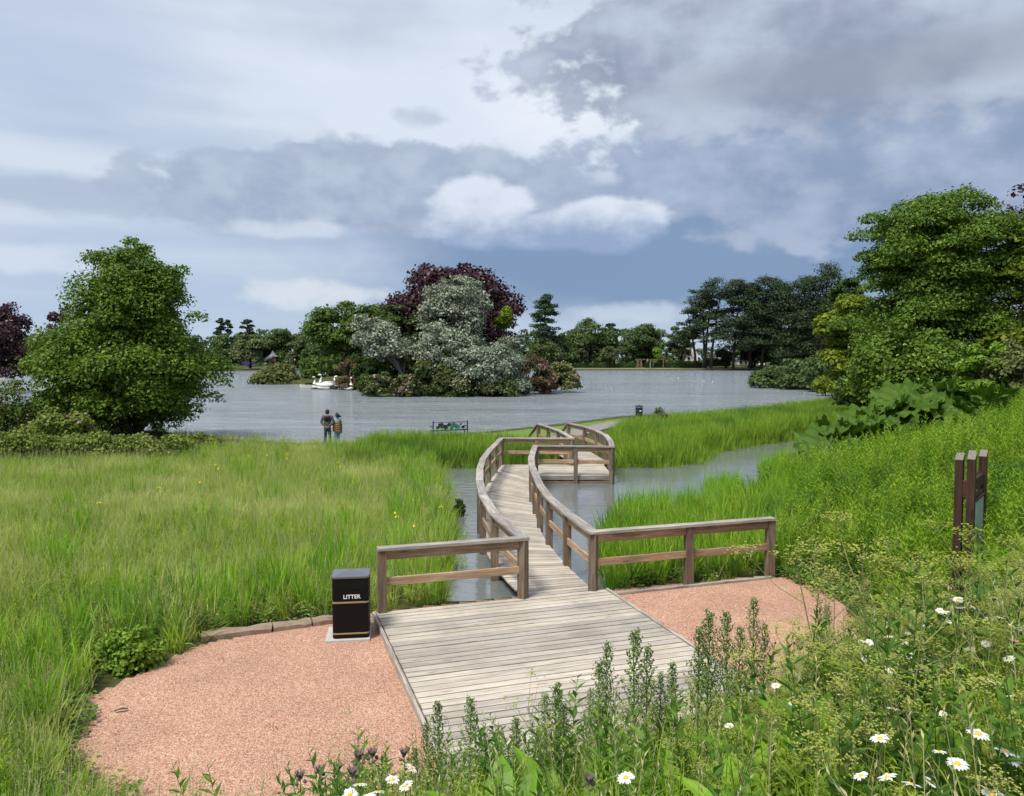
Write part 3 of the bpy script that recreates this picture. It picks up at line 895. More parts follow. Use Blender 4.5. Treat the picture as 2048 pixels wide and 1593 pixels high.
# stringers and piles
def stringer(c, z=DZ - 0.115):
    for i in range(len(c) - 1):
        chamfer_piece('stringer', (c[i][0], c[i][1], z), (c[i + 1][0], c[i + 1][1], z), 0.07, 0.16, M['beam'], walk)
def inset(a, b, t): return a * (1 - t) + b * t
for t in (0.10, 0.5, 0.90):
    stringer(resample(inset(LA, RA, t), 9))
    stringer(resample(inset(S2L, S2R, t), 5))
chamfer_piece('stringer', (LNDa[0], LNDa[1] - 0.08, DZ - .10), (xr, LNDa[1] - 0.08, DZ - .10), 0.05, 0.13, M['cap'], walk)
chamfer_piece('stringer', (LNDa[0] + .1, LNDa[1] - 0.10, 0.03), (xr, LNDa[1] - 0.10, 0.03), 0.06, 0.07, M['post'], walk)
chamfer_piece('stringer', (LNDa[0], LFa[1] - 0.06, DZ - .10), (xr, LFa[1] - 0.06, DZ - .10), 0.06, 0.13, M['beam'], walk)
for s in (0.35, 0.65):
    c = LNDa * (1 - s) + np.array([xr, LFa[1]]) * s
    chamfer_piece('pile', (c[0], c[1], -0.8), (c[0] + 0.001, c[1], 0.12), 0.14, 0.14, M['beam'], walk)

# ------------------------------------------------------------------ railings
def railing(name, label, P, posts, skip=()):
    """P: plan points of the cap; a post stands at each index in posts"""
    root = empty(name, (0, 0, 0), 0, label, 'railing')
    P = [Vector(p) if len(p) == 3 else Vector((p[0], p[1], CAPZ)) for p in P]
    n = len(P)
    W, T = 0.19, 0.045
    # mitred cap boards
    offs = []
    for i in range(n):
        d0 = (P[i] - P[i - 1]) if i else (P[1] - P[0])
        d1 = (P[i + 1] - P[i]) if i < n - 1 else (P[i] - P[i - 1])
        d0 = Vector((d0.x, d0.y, 0)).normalized(); d1 = Vector((d1.x, d1.y, 0)).normalized()
        n0 = Vector((-d0.y, d0.x, 0)); n1 = Vector((-d1.y, d1.x, 0))
        m = (n0 + n1)
        m = m.normalized() / max(0.35, m.normalized().dot(n0))
        offs.append(m * W / 2)
    for i in range(n - 1):
        e0 = (P[0] - P[1]).normalized() * 0.07 if i == 0 else Vector()
        e1 = (P[-1] - P[-2]).normalized() * 0.07 if i == n - 2 else Vector()
        a, b_ = P[i] + e0, P[i + 1] + e1
        g = (b_ - a).normalized() * 0.0015
        q = [a - offs[i] + g, b_ - offs[i + 1] - g, b_ + offs[i + 1] - g, a + offs[i] + g]
        z = Vector((0, 0, T / 2))
        local_obj('cap_rail', [p - z for p in q], [p + z for p in q], M['cap'], root, b_ - a)
        # boards between the posts
        d = (P[i + 1] - P[i]); L = d.length; d.normalize()
        if i in skip: continue
        ps = 0.072
        for (zz, hh) in ((-T / 2 - 0.085, 0.155), (-0.545, 0.135)):
            o = Vector((0, 0, zz))
            chamfer_piece('rail_board', P[i] + d * ps + o, P[i + 1] - d * ps + o, 0.045, hh, M['rail'], root)
    for i in posts:
        d = P[min(i + 1, n - 1)] - P[max(i - 1, 0)]
        if i == 0: d = P[1] - P[0]
        p = P[i]
        g0 = tz(p.x, p.y)
        post_piece((p.x, p.y), min(g0, DZ) - 0.25, p.z - T / 2 - 0.002, 0.142, M['post'], root, math.atan2(d.y, d.x))
    return root
# left-hand railing: short wing on the platform, the curve, the far side of the landing, the second leg
A0 = at(763, 1098, CAPZ)
left = [A0] + [Vector((*p, CAPZ)) for p in resample(LcS, 9)] 
landing_far = Vector((*L2[0], CAPZ))
mid = (left[-1] + landing_far) / 2
s2 = [Vector((*p, CAPZ)) for p in resample(smooth_curve(L2, 40), 5)]
endL = Vector((s2[-1].x - 0.42, s2[-1].y + 0.5, CAPZ - 0.62))
leftP = left + [mid] + s2 + [endL]
railing('timber_railing', 'timber railing on the left of the boardwalk, its short wing beside the black litter bin', leftP, range(len(leftP) - 1), skip=(len(leftP) - 2,))
B0 = at(1541, 1038, CAPZ)
right = [Vector((*p, CAPZ)) for p in resample(RcS, 9)]
wing_mid = (B0 + right[0]) / 2
wing_mid = right[0] + (B0 - right[0]) * 0.52
r_near = Vector((*R2[0], CAPZ))
midr = right[-1] + (r_near - right[-1]) * 0.53
s2r = [Vector((*p, CAPZ)) for p in resample(smooth_curve(R2, 40), 6)]
endR = Vector((s2r[-1].x - 0.42, s2r[-1].y + 0.5, CAPZ - 0.62))
rightP = [B0, wing_mid] + right + [midr] + s2r + [endR]
railing('timber_railing', 'timber railing on the right of the boardwalk, its long wing edging the pink gravel', rightP, range(len(rightP) - 1), skip=(len(rightP) - 2,))
# timber edging along the right-hand gravel, under the wing
e0 = right[0] + Vector((0.05, -0.10, 0)); e1 = B0 + Vector((0.0, -0.10, 0))
eb = chamfer_piece('timber_edging', (e0.x, e0.y, 0.17), (e1.x, e1.y, 0.17), 0.06, 0.12, M['cap'], None)
tag(eb, 'grey timber edging board along the foot of the right railing wing', 'edging board')

# ------------------------------------------------------------------ trees and shrubs
def unit(v): return v / np.maximum(np.linalg.norm(v, axis=-1, keepdims=True), 1e-9)
def leaves(blobs, n, size, aspect=0.7, up=0.5, shell=0.55, droop=0.15, g=rng, low=-0.55):
    """leaf-sized kites spread through the blobs: (cx,cy,cz,rx,ry,rz)"""
    blobs = np.asarray(blobs, float)
    wgt = (blobs[:, 3] * blobs[:, 5]) ** 1.0
    b = blobs[g.choice(len(blobs), n, p=wgt / wgt.sum())]
    d = unit(g.normal(size=(n, 3)))
    flip = d[:, 2] < low
    d[flip, 2] *= -1
    rad = (shell + (1 - shell) * g.random(n) ** 0.6) * (1 + 0.18 * g.normal(size=n))
    c = b[:, :3] + d * b[:, 3:6] * rad[:, None]
    nrm = unit(d * 0.9 + np.array([0, 0, up]) + g.normal(size=(n, 3)) * 0.55)
    t = unit(np.cross(nrm, g.normal(size=(n, 3))))
    t[:, 2] -= droop; t = unit(t)
    s = unit(np.cross(nrm, t))
    L = size * (0.6 + 0.8 * g.random(n)); W = L * aspect * (0.75 + 0.5 * g.random(n))
    h = (L / 2)[:, None]; w = (W / 2)[:, None]
    mid = c + t * h * 0.15
    q = np.stack([c - t * h, mid - s * w + nrm * w * .25, c + t * h - nrm * h * .2, mid + s * w + nrm * w * .25], 1).reshape(-1, 3)
    f = np.arange(4 * n).reshape(-1, 4)
    return q, f, g.random(n)
def crown_mesh(name, blobs, n, size, **kw):
    q, f, t = leaves(blobs, n, size, **kw)
    return npmesh(name, q, f, tint=t)
def profile_blobs(prof, Y, nb, rmin, rmax, g=rng, depth=1.0, flat=0.75, fill=0.5, rel=0.30):
    """prof: rows (py, x_left, x_right) seen at distance Y -> lobes filling that body of foliage, round in plan"""
    prof = np.array(prof, float)
    w = prof[:, 2] - prof[:, 1]
    py = np.linspace(prof[0, 0], prof[-1, 0], 400)
    pw = np.interp(py, prof[:, 0], w)
    out = []
    for i in range(nb):
        p = g.choice(py, p=pw / pw.sum())
        xl = np.interp(p, prof[:, 0], prof[:, 1]); xr = np.interp(p, prof[:, 0], prof[:, 2])
        c = atY((xl + xr) / 2, p, Y)
        hw = (xr - xl) / 2 / F * Y
        r = float(np.clip(hw * rel * g.uniform(.7, 1.35), rmin, rmax))
        th = g.uniform(0, 2 * math.pi)
        rr = max(hw - 0.75 * r, 0) * (g.uniform(fill, 1.0) ** 0.7)
        out.append((c.x + rr * math.cos(th), Y + rr * math.sin(th) * depth, c.z, r * g.uniform(.85, 1.25), r * g.uniform(.85, 1.25), r * flat * g.uniform(.8, 1.2)))
    return np.array(out)
def limbs(base, blobs, r0, fork=0.35, nl=14, g=rng, lean=(0, 0), forks=1):
    """tapered trunk and curved limbs that run out to lobes of the crown"""
    b = MB()
    base = Vector(base)
    top = Vector((blobs[:, 0].mean() + lean[0], blobs[:, 1].mean() + lean[1], np.quantile(blobs[:, 2], 0.8)))
    def P(t): return base.lerp(top, t) + Vector((math.sin(t * 5 + base.x) * .03, math.cos(t * 4 + base.y) * .03, 0)) * (top - base).length
    ts = np.linspace(0, 1, 8)
    rad = [r0 * (1.35 if i == 0 else 1) * (1 - 0.85 * t) for i, t in enumerate(ts)]
    b.tube([P(t) for t in ts], rad, 9)
    idx = g.choice(len(blobs), min(nl, len(blobs)), replace=False)
    for j in idx:
        e = Vector(blobs[j, :3])
        hfrac = (e.z - base.z) / max(.1, (top.z - base.z))
        t0 = float(np.clip(hfrac * 0.62 - 0.08 + g.uniform(-.08, .08), fork * 0.55, 0.85))
        s = P(t0)
        m = s.lerp(e, 0.5) + Vector((0, 0, (e - s).length * 0.10))
        rr = r0 * (1 - .85 * t0) * 0.55
        b.tube([s, s.lerp(m, .5) + Vector(g.normal(size=3) * .04), m, m.lerp(e, .55), e], [rr, rr * .8, rr * .6, rr * .38, rr * .12], 6)
    return b
def tree(name, label, cat, prof, Y, base_px, nb, nleaf, size, mat, trunk_r, bark='bark', low=-.55, core=0, group=None, rmin=.4, rmax=2.5, base=None, nl=14, seed=1, extra=None, zbase=None, up=.5, droop=.15, shell=.5, **kw):
    g = np.random.default_rng(seed)
    bl = profile_blobs(prof, Y, nb, rmin, rmax, g, **kw)
    if extra is not None:
        ex = np.array([(*atY(a, b_, Y + dy), r, r, r * .75) for a, b_, dy, r in extra])
        bl = np.vstack([bl, ex])
    if base is None:
        bx = (base_px - 1024) / F * Y
        base = (bx, Y, (tz(bx, Y) if zbase is None else zbase) - 0.1)
    root = empty(name, base, 0, label, cat, group)
    off = np.array(base)
    bl[:, :3] -= off
    limbs((0, 0, 0), bl, trunk_r, nl=nl, g=g).build('trunk', M[bark], root, smooth=True)
    q, f_, t_ = leaves(bl, nleaf, size, g=g, up=up, droop=droop, shell=shell, low=low)
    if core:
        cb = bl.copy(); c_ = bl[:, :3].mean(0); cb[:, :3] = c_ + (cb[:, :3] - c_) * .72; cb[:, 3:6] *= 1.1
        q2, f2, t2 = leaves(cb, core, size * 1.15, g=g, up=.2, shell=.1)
        q = np.vstack([q, q2]); f_ = np.arange(len(q)).reshape(-1, 4); t_ = np.r_[t_, t2 * .5]  # core leaves tinted darker: shade of the crown's hollows put into their colour
    link('crown', npmesh('crown', q, f_, tint=t_), M[mat], root)
    return root, bl

# --- the big sycamore on the left bank
tree('sycamore_tree', 'full dark green sycamore on the left bank, foliage down to the grass', 'tree',
     [(490, 245, 305), (520, 185, 328), (560, 172, 365), (600, 155, 390), (650, 132, 402), (690, 85, 402), (730, 72, 448), (780, 88, 450), (820, 104, 412), (850, 130, 365), (868, 165, 350)],
     41, 268, 230, 110000, 0.155, 'sycamore', 0.26, rmin=.42, rmax=.95, seed=3, nl=26, flat=.95, fill=.22, rel=.25, up=.6, shell=.68, low=-.30, core=16000,
     extra=[(262, 486, 0, .45), (285, 500, 0, .5), (238, 508, 0, .5), (185, 520, 0, .55), (340, 555, .5, .6), (395, 640, 0, .6), (85, 700, 0, .7), (70, 690, 0, .5), (440, 770, 0, .6), (425, 800, 0, .6), (375, 838, 0, .5), (365, 545, 0, .5)])
# --- right-hand group
tree('sycamore_tree', 'tall sycamore with domed green clumps, highest tree on the right bank', 'tree',
     [(395, 1865, 1980), (430, 1750, 2020), (480, 1725, 2030), (540, 1715, 2030), (600, 1705, 2030), (660, 1690, 2020), (720, 1710, 1990), (760, 1740, 1960)],
     50, 1850, 130, 100000, 0.18, 'sycamore_right', 0.38, rmin=.75, rmax=1.6, seed=11, nl=30, flat=.66, fill=.30, rel=.27, up=.8, droop=.4, shell=.74, low=-.02, core=18000,
     extra=[(1930, 398, 0, 1.0), (1870, 415, 0, .9), (1970, 420, 0, .9), (1745, 445, 0, .8), (1790, 440, 0, .9), (1725, 480, 0, .9), (1735, 520, 0, .8), (1700, 660, -3, 1.2), (1740, 700, -4, 1.2), (1840, 640, -4, 1.3), (1800, 690, -4, 1.1), (1890, 560, -3, 1.2)])
tree('maple_tree', 'yellow-green tree tucked behind the left flank of the tall right-hand sycamore', 'tree',
     [(590, 1650, 1720), (620, 1635, 1760), (680, 1632, 1780), (730, 1645, 1780), (765, 1670, 1760)], 56, 1705, 40, 14000, 0.30, 'maple_yellow', 0.25, seed=12, rmin=.6, rmax=1.5, flat=.55, up=.7, low=-.1)
tree('maple_tree', 'olive-yellow tree at the right edge under the copper beech top', 'tree',
     [(460, 2010, 2120), (520, 1995, 2200), (600, 1960, 2250), (680, 1950, 2250), (740, 1940, 2200)], 47, 2080, 60, 20000, 0.28, 'maple_yellow', 0.3, seed=13, rmin=.6, rmax=1.5, flat=.55, up=.7, low=-.1)
tree('copper_beech', 'copper beech whose dark top peeks in at the right edge', 'tree',
     [(380, 2030, 2120), (430, 2000, 2260), (520, 2010, 2300), (640, 2020, 2330), (740, 2060, 2300)], 60, 2150, 60, 12000, 0.34, 'copper', 0.4, seed=14, rmin=.8, rmax=2.0)
tree('laurel_shrub', 'glossy dark shrub with pale flower heads under the right-hand sycamore', 'shrub',
     [(640, 1800, 1880), (680, 1740, 1910), (730, 1700, 1925), (780, 1680, 1930), (800, 1690, 1930)], 41, 1810, 46, 17000, 0.20, 'sycamore', 0.12, seed=15, rmin=.4, rmax=.9)
tree('elder_shrub', 'bright green shrub with white flower heads, right of the glossy dark shrub', 'shrub',
     [(690, 1950, 2010), (730, 1915, 2020), (770, 1905, 2030), (800, 1900, 2030)], 37, 1965, 30, 11000, 0.18, 'bright_shrub', 0.1, seed=16, rmin=.3, rmax=.8)
tree('dusky_shrub', 'dusky brown-green shrub at the far right edge above the weeds', 'shrub',
     [(650, 2030, 2110), (700, 1995, 2160), (760, 1990, 2180), (800, 1990, 2180)], 36, 2070, 30, 9000, 0.18, 'olive_scrub', 0.1, seed=17, rmin=.3, rmax=.9)
tree('dark_shrub', 'low dark shrub hanging over the water below the right-hand sycamore', 'shrub',
     [(740, 1690, 1760), (770, 1672, 1790), (800, 1668, 1800), (815, 1675, 1800)], 47, 1730, 26, 8000, 0.20, 'dark_green', 0.1, seed=18, rmin=.3, rmax=.8)
tree('dark_shrub', 'dark shrub filling the gap under the sycamore beside the bright elder', 'shrub',
     [(720, 1820, 1960), (760, 1790, 1960), (810, 1780, 1960)], 45, 1880, 26, 8000, 0.22, 'dark_green', 0.1, seed=19, rmin=.4, rmax=1.0)
# willow scrub along the right shore
for i, (prof, Y, bx, lab, m) in enumerate([
        ([(735, 1530, 1570), (752, 1505, 1590), (770, 1498, 1600)], 117, 1550, 'low willow scrub at the lake edge, nearest the open water', 'far_green'),
        ([(722, 1570, 1625), (745, 1545, 1650), (774, 1545, 1660)], 112, 1600, 'rounded willow scrub in the middle of the right shore bank', 'far_green'),
        ([(710, 1620, 1680), (740, 1600, 1700), (780, 1600, 1720)], 104, 1655, 'taller willow scrub on the right shore, against the dark trees', 'far_green'),
        ([(757, 1635, 1660), (765, 1628, 1672), (784, 1628, 1680)], 92, 1650, 'small yellow-flowered bush at the foot of the right shore bank', 'maple_yellow')]):
    tree('willow_scrub', lab, 'shrub', prof, Y, bx, 34, 5000 if i < 3 else 2500, 0.42 if i < 3 else .3, m, 0.10, seed=20 + i, rmin=.5, rmax=1.4, flat=.7)

# --- island
isl = np.array([at(a, b_, 0)[:2] for a, b_ in [(700, 779), (716, 787), (760, 793), (900, 795), (1060, 788), (1165, 772), (1150, 764), (1050, 757), (900, 757), (700, 758), (600, 760), (500, 762), (497, 766), (560, 769), (680, 769.5)]])
c0 = isl.mean(0)
v = [(c0[0], c0[1], 1.6)]; f = []
n = len(isl)
for k_, (s, z) in enumerate(((0.55, 1.2), (0.9, .5), (1.0, -.6))):
    for p in isl: v.append((*(c0 + (p - c0) * s), z))
for i in range(n): f.append((0, 1 + i, 1 + (i + 1) % n))
for r in range(2):
    for i in range(n):
        a = 1 + r * n
        f.append((a + i, a + n + i, a + n + (i + 1) % n, a + (i + 1) % n))
tag(link('island', pyd('island', v, f, True), M['ground']), kind='structure')
def plant(name, label, cat, prof, Y, bx, nb, nleaf, size, mat, tr, seed, **kw):
    return tree(name, label, cat, prof, Y, bx, nb, nleaf, size, mat, tr, seed=seed, zbase=kw.pop('zbase', 0.6), **kw)
plant('copper_beech', 'large copper beech with dark purple crown, highest on the island', 'tree',
      [(535, 840, 945), (560, 800, 1010), (590, 770, 1040), (630, 760, 1056), (680, 800, 1056), (720, 830, 1050)], 112, 930, 110, 30000, 0.50, 'copper', 0.5, 31, rmin=1.0, rmax=2.3, flat=.6, droop=.4, bark='bark_dark')
plant('silver_tree', 'tall silvery willow with pale bare limbs, in the middle of the island', 'tree',
      [(552, 880, 935), (580, 850, 975), (620, 835, 988), (660, 835, 985), (700, 870, 975)], 100, 915, 90, 21000, 0.34, 'silver', 0.32, 32, rmin=.6, rmax=1.4, bark='bark_grey', nl=34, shell=.4)
plant('silver_tree', 'leaning silvery willow at the left of the island, pale limbs spread low', 'tree',
      [(632, 705, 745), (660, 700, 800), (690, 700, 830), (715, 740, 850)], 95, 815, 50, 10500, 0.32, 'silver', 0.28, 33, rmin=.5, rmax=1.2, bark='bark_grey', nl=26, shell=.4)
plant('silver_tree', 'low silvery willow hanging to the water on the right side of the island', 'tree',
      [(680, 985, 1040), (710, 900, 1048), (745, 900, 1060), (780, 940, 1064)], 93, 985, 76, 16000, 0.32, 'silver', 0.2, 34, rmin=.5, rmax=1.2, bark='bark_grey', nl=20, shell=.4)
plant('silver_tree', 'short silvery willow in front of the tall one, between two dark gaps', 'tree',
      [(650, 835, 900), (690, 820, 970), (730, 835, 985), (765, 880, 990)], 94, 905, 64, 13000, 0.32, 'silver', 0.2, 44, rmin=.5, rmax=1.1, bark='bark_grey', nl=18, shell=.4)
plant('dark_cedar', 'dark layered conifer between the leaning willow and the tall silvery willow', 'tree',
      [(610, 770, 850), (640, 745, 870), (680, 740, 870), (730, 760, 860)], 104, 810, 60, 13000, 0.42, 'dark_green', 0.4, 35, rmin=.8, rmax=1.9, flat=.35, up=.9)
plant('broadleaf_tree', 'rounded fresh green tree at the left end of the island', 'tree',
      [(610, 690, 780), (630, 625, 780), (660, 600, 770), (690, 620, 760), (725, 650, 750)], 118, 690, 70, 16000, 0.48, 'mid_green', 0.4, 36, rmin=.9, rmax=2.0, flat=.55, up=.8)
plant('broadleaf_tree', 'small yellow-green tree on bare stems under the right side of the copper beech', 'tree',
      [(615, 1000, 1020), (635, 985, 1025), (660, 990, 1020)], 101, 1006, 18, 2600, 0.36, 'maple_yellow', 0.16, 37, rmin=.5, rmax=1.0)
plant('willow_scrub', 'olive scrub at the left tip of the island, trailing in the water', 'shrub',
      [(729, 545, 570), (740, 512, 588), (754, 502, 598), (766, 500, 602)], 136, 555, 50, 7500, 0.42, 'olive_scrub', 0.15, 38, rmin=.6, rmax=1.4, bark='bark_grey')
plant('willow_scrub', 'greener scrub behind the moored white boats on the island', 'shrub',
      [(712, 620, 660), (730, 600, 690), (752, 596, 700), (764, 600, 700)], 138, 645, 40, 6500, 0.42, 'mid_green', 0.15, 39, rmin=.6, rmax=1.4)
rh = [
 ('rust-brown rhododendron right behind the white boats', [(722, 690, 720), (740, 668, 735), (776, 672, 740)], 110, 708, 'rhodo_brown', None),
 ('dark rhododendron at the near left corner of the island', [(735, 735, 780), (760, 716, 795), (785, 718, 795)], 95, 752, 'dark_green', None),
 ('rhododendron with faded cream blossom low on the left of the island', [(748, 745, 775), (765, 728, 790), (788, 728, 800)], 90.5, 760, 'rhodo', 'blossom_pale'),
 ('rhododendron with pink blossom low in the island front', [(755, 795, 830), (770, 785, 840), (791, 785, 850)], 90, 815, 'rhodo', 'blossom'),
 ('dark green rhododendron right of the pink one', [(730, 830, 900), (755, 830, 905), (793, 840, 905)], 91, 868, 'rhodo', None),
 ('rhododendron with a few rosy blossoms below the low silvery willow', [(740, 885, 930), (765, 880, 960), (793, 885, 960)], 90.5, 920, 'rhodo', 'blossom_pale'),
 ('olive rhododendron under the trailing silvery leaves', [(752, 950, 1000), (770, 945, 1040), (791, 945, 1045)], 91, 990, 'rhodo', None),
 ('tan faded rhododendron right of the low silvery willow', [(712, 1040, 1085), (735, 1032, 1110), (765, 1035, 1120), (786, 1040, 1110)], 97, 1070, 'rhodo_brown', 'blossom'),
 ('tall olive rhododendron on the right shoulder of the island', [(690, 1055, 1115), (715, 1050, 1130), (745, 1050, 1135), (775, 1060, 1130)], 104, 1090, 'rhodo', None),
 ('olive-brown rhododendron at the right tip of the island', [(728, 1100, 1140), (748, 1095, 1158), (774, 1090, 1166)], 101, 1130, 'olive_scrub', 'blossom_pale'),
 ('dark laurel in the shade between the leaning willow and the water', [(700, 740, 860), (730, 735, 870), (765, 740, 870)], 98, 800, 'dark_green', None),
 ('dark laurel filling the island centre behind the low silvery willow', [(690, 870, 1040), (730, 860, 1060), (770, 870, 1060)], 99, 960, 'dark_green', None),
 ('dark holly at the back of the island, left of the tall willow', [(670, 690, 830), (710, 680, 850), (760, 690, 850)], 114, 765, 'dark_green', None),
 ('dark holly at the back of the island, under the copper beech', [(670, 850, 1040), (710, 840, 1060), (760, 850, 1060)], 114, 955, 'dark_green', None),
 ('dark green bush between the leaning willow and the rust-brown rhododendron', [(715, 705, 750), (740, 706, 760), (775, 712, 760)], 103, 735, 'dark_green', None),
]
for i, (lab, prof, Y, bx, m, bl) in enumerate(rh):
    root, blobs = plant('rhododendron' if 'rhododendron' in lab.split(',')[0] and 'between' not in lab else 'laurel_bush', lab, 'shrub', prof, Y, bx, 38, 6000, 0.30, m, 0.10, 50 + i, rmin=.45, rmax=1.1, flat=.75, nl=8)
    if bl:
        g = np.random.default_rng(90 + i)
        sel = blobs.copy(); sel[:, 3:6] *= 1.04
        sel = sel[g.choice(len(sel), 16 if bl == 'blossom' else 12, replace=False)]
        link('blossom', crown_mesh('blossom', sel, 900 if bl == 'blossom' else 650, 0.24, g=g, shell=.9, low=-0.2), M[bl], root)

# --- left edge: copper beech, rhododendrons, brambles
tree('copper_beech', 'dark copper beech at the left edge of the view', 'tree',
     [(602, -60, 15), (625, -110, 45), (670, -150, 62), (720, -150, 75), (748, -130, 80)], 100, -30, 60, 14000, 0.42, 'copper', 0.45, seed=61, rmin=.9, rmax=2.0, flat=.6, droop=.4, zbase=.3, bark='bark_dark')
tree('copper_beech', 'small far copper beech just showing left of the sycamore top', 'tree',
     [(612, 105, 140), (640, 95, 150), (700, 80, 160), (735, 90, 150)], 150, 122, 26, 4000, 0.5, 'copper', 0.3, seed=62, rmin=.9, rmax=1.8, zbase=.3, bark='bark_dark')
for i, (lab, prof, Y, bx, m, bl) in enumerate([
    ('rhododendron with mauve blossom at the left edge beside the sycamore', [(765, -60, 40), (790, -90, 85), (830, -90, 110), (868, -80, 110)], 37, 10, 'mid_green', 'blossom_mauve'),
    ('dark green bush filling the gap between mauve rhododendron and sycamore', [(780, 70, 130), (810, 60, 190), (868, 60, 200)], 38, 120, 'sycamore', None),
    ('bush with a few pink flowers at the foot of the sycamore', [(822, 90, 150), (845, 60, 180), (872, 60, 190)], 35.5, 115, 'bramble', 'blossom_mauve')]):
    root, blobs = tree('rhododendron' if 'rhodo' in lab else 'bush', lab, 'shrub', prof, Y, bx, 34, 9000, 0.15, m, 0.06, seed=64 + i, rmin=.25, rmax=.7, nl=8)
    if bl:
        g = np.random.default_rng(190 + i)
        sel = blobs.copy(); sel[:, 3:6] *= 1.05
        sel = sel[g.choice(len(sel), 16 if i == 0 else 6, replace=False)]
        sel[:, 3:6] *= 1.08
        link('blossom', crown_mesh('blossom', sel, 1300 if i == 0 else 200, 0.11, g=g, shell=.95, low=-0.1), M[bl], root)
for i, (a, b_, top, bot, Y, lab) in enumerate([
    (-40, 120, 868, 925, 30, 'low bramble thicket at the left edge of the meadow'),
    (90, 260, 876, 926, 30.5, 'low bramble thicket in front of the sycamore, left half'),
    (230, 400, 880, 924, 31, 'yellowish bramble thicket in front of the sycamore, right half'),
    (330, 440, 874, 906, 34, 'low scrub between sycamore and the open water')]):
    tree('bramble_thicket', lab, 'shrub', [(top, a + 30, b_ - 30), (top + 14, a, b_), (bot, a, b_)], Y, (a + b_) / 2, 40, 9000, 0.12, 'bramble', 0.03, seed=70 + i, rmin=.2, rmax=.45, depth=.6, nl=10)

# --- far shore
FAR = [  # name, label, profile, Y, base x, material
 ('broadleaf_tree', 'domed dark green tree right of centre on the far shore', [(648, 1260, 1310), (665, 1242, 1330), (690, 1240, 1335), (718, 1255, 1325)], 318, 1288, 'far_green', 44),
 ('broadleaf_tree', 'wide green tree on the far shore just right of the island', [(645, 1145, 1210), (662, 1125, 1235), (690, 1120, 1245), (722, 1135, 1240)], 320, 1180, 'far_green', 46),
 ('broadleaf_tree', 'dark broad tree below the pointed conifer on the far shore', [(668, 1075, 1130), (690, 1062, 1160), (722, 1065, 1165)], 310, 1110, 'far_green', 30),
 ('broadleaf_tree', 'small pale green tree at the waterside right of the island', [(672, 1152, 1168), (695, 1143, 1180), (725, 1145, 1180)], 304, 1162, 'far_olive', 16),
 ('broadleaf_tree', 'small olive tree between the two domed trees on the far shore', [(692, 1205, 1230), (705, 1196, 1240), (726, 1200, 1238)], 304, 1218, 'far_olive', 14),
 ('broadleaf_tree', 'dark tree top peeping between the far domed trees', [(650, 1208, 1230), (662, 1200, 1240), (700, 1200, 1240)], 345, 1220, 'pine', 44),
 ('broadleaf_tree', 'light open tree behind the white house on the far shore', [(655, 1340, 1375), (675, 1330, 1395), (705, 1335, 1395)], 322, 1362, 'far_olive', 24),
 ('broadleaf_tree', 'tree with a bare fork left of the white house', [(660, 1368, 1390), (675, 1350, 1400), (690, 1355, 1400)], 312, 1362, 'far_green', 16),
 ('broadleaf_tree', 'small young tree beside the wooden pergola', [(698, 1308, 1320), (710, 1302, 1326), (726, 1305, 1324)], 304, 1314, 'bright_shrub', 10),
 ('broadleaf_tree', 'grey-green tree between domed tree and light open tree', [(655, 1240, 1262), (675, 1232, 1268), (715, 1235, 1268)], 335, 1252, 'far_olive', 16),
 ('broadleaf_tree', 'broad dome-topped tree left of the island on the far shore', [(658, 530, 570), (672, 512, 592), (700, 505, 600), (722, 520, 590)], 300, 552, 'far_green', 34),
 ('broadleaf_tree', 'pale mottled tree behind the play slide', [(668, 480, 515), (690, 462, 545), (722, 470, 545)], 290, 500, 'far_olive', 30),
 ('broadleaf_tree', 'green tree on the far shore just right of the sycamore crown', [(672, 430, 470), (690, 420, 478), (724, 425, 476)], 296, 448, 'far_green', 22),
 ('broadleaf_tree', 'tall tree reaching left behind the fresh green island tree', [(628, 630, 690), (650, 598, 690), (690, 590, 690), (725, 605, 680)], 285, 640, 'far_green', 36),
 ('broadleaf_tree', 'tree in the gap between dome-topped tree and island', [(672, 575, 610), (695, 565, 625), (724, 570, 622)], 292, 594, 'far_olive', 20),
 ('broadleaf_tree', 'hazy far tree left of the sycamore beside the copper beech', [(690, 60, 110), (715, 40, 130), (744, 50, 130)], 270, 85, 'far_green', 22),
 ('dusky_tree', 'purple-leaved tree under the pines on the right', [(688, 1485, 1520), (705, 1472, 1535), (718, 1478, 1530)], 300, 1502, 'copper', 16),
 ('dusky_tree', 'second purple-leaved tree in the shade right of the pines', [(655, 1585, 1640), (690, 1580, 1650), (728, 1585, 1650)], 290, 1615, 'copper', 18),
 ('broadleaf_tree', 'dark broad tree behind the pines, left of two in the stand', [(632, 1500, 1530), (655, 1482, 1560), (700, 1480, 1560), (722, 1470, 1550)], 312, 1508, 'dark_green', 60),
 ('broadleaf_tree', 'dark broad tree behind the pines, right of two in the stand', [(602, 1585, 1640), (632, 1555, 1680), (690, 1550, 1690), (730, 1560, 1680)], 308, 1612, 'dark_green', 66),
 ('broadleaf_tree', 'dark beech closing the gap between the pines and the big sycamore', [(560, 1660, 1720), (620, 1640, 1760), (700, 1640, 1760), (735, 1650, 1750)], 250, 1690, 'dark_green', 60),
 ('broadleaf_tree', 'dark tree beneath the pines beside the shore path', [(700, 1430, 1470), (712, 1425, 1480), (722, 1430, 1478)], 305, 1452, 'dark_green', 12),
 ('broadleaf_tree', 'dark rounded bush at the shore right of the purple tree', [(712, 1545, 1580), (722, 1536, 1590), (736, 1540, 1590)], 285, 1562, 'far_green', 12),
]
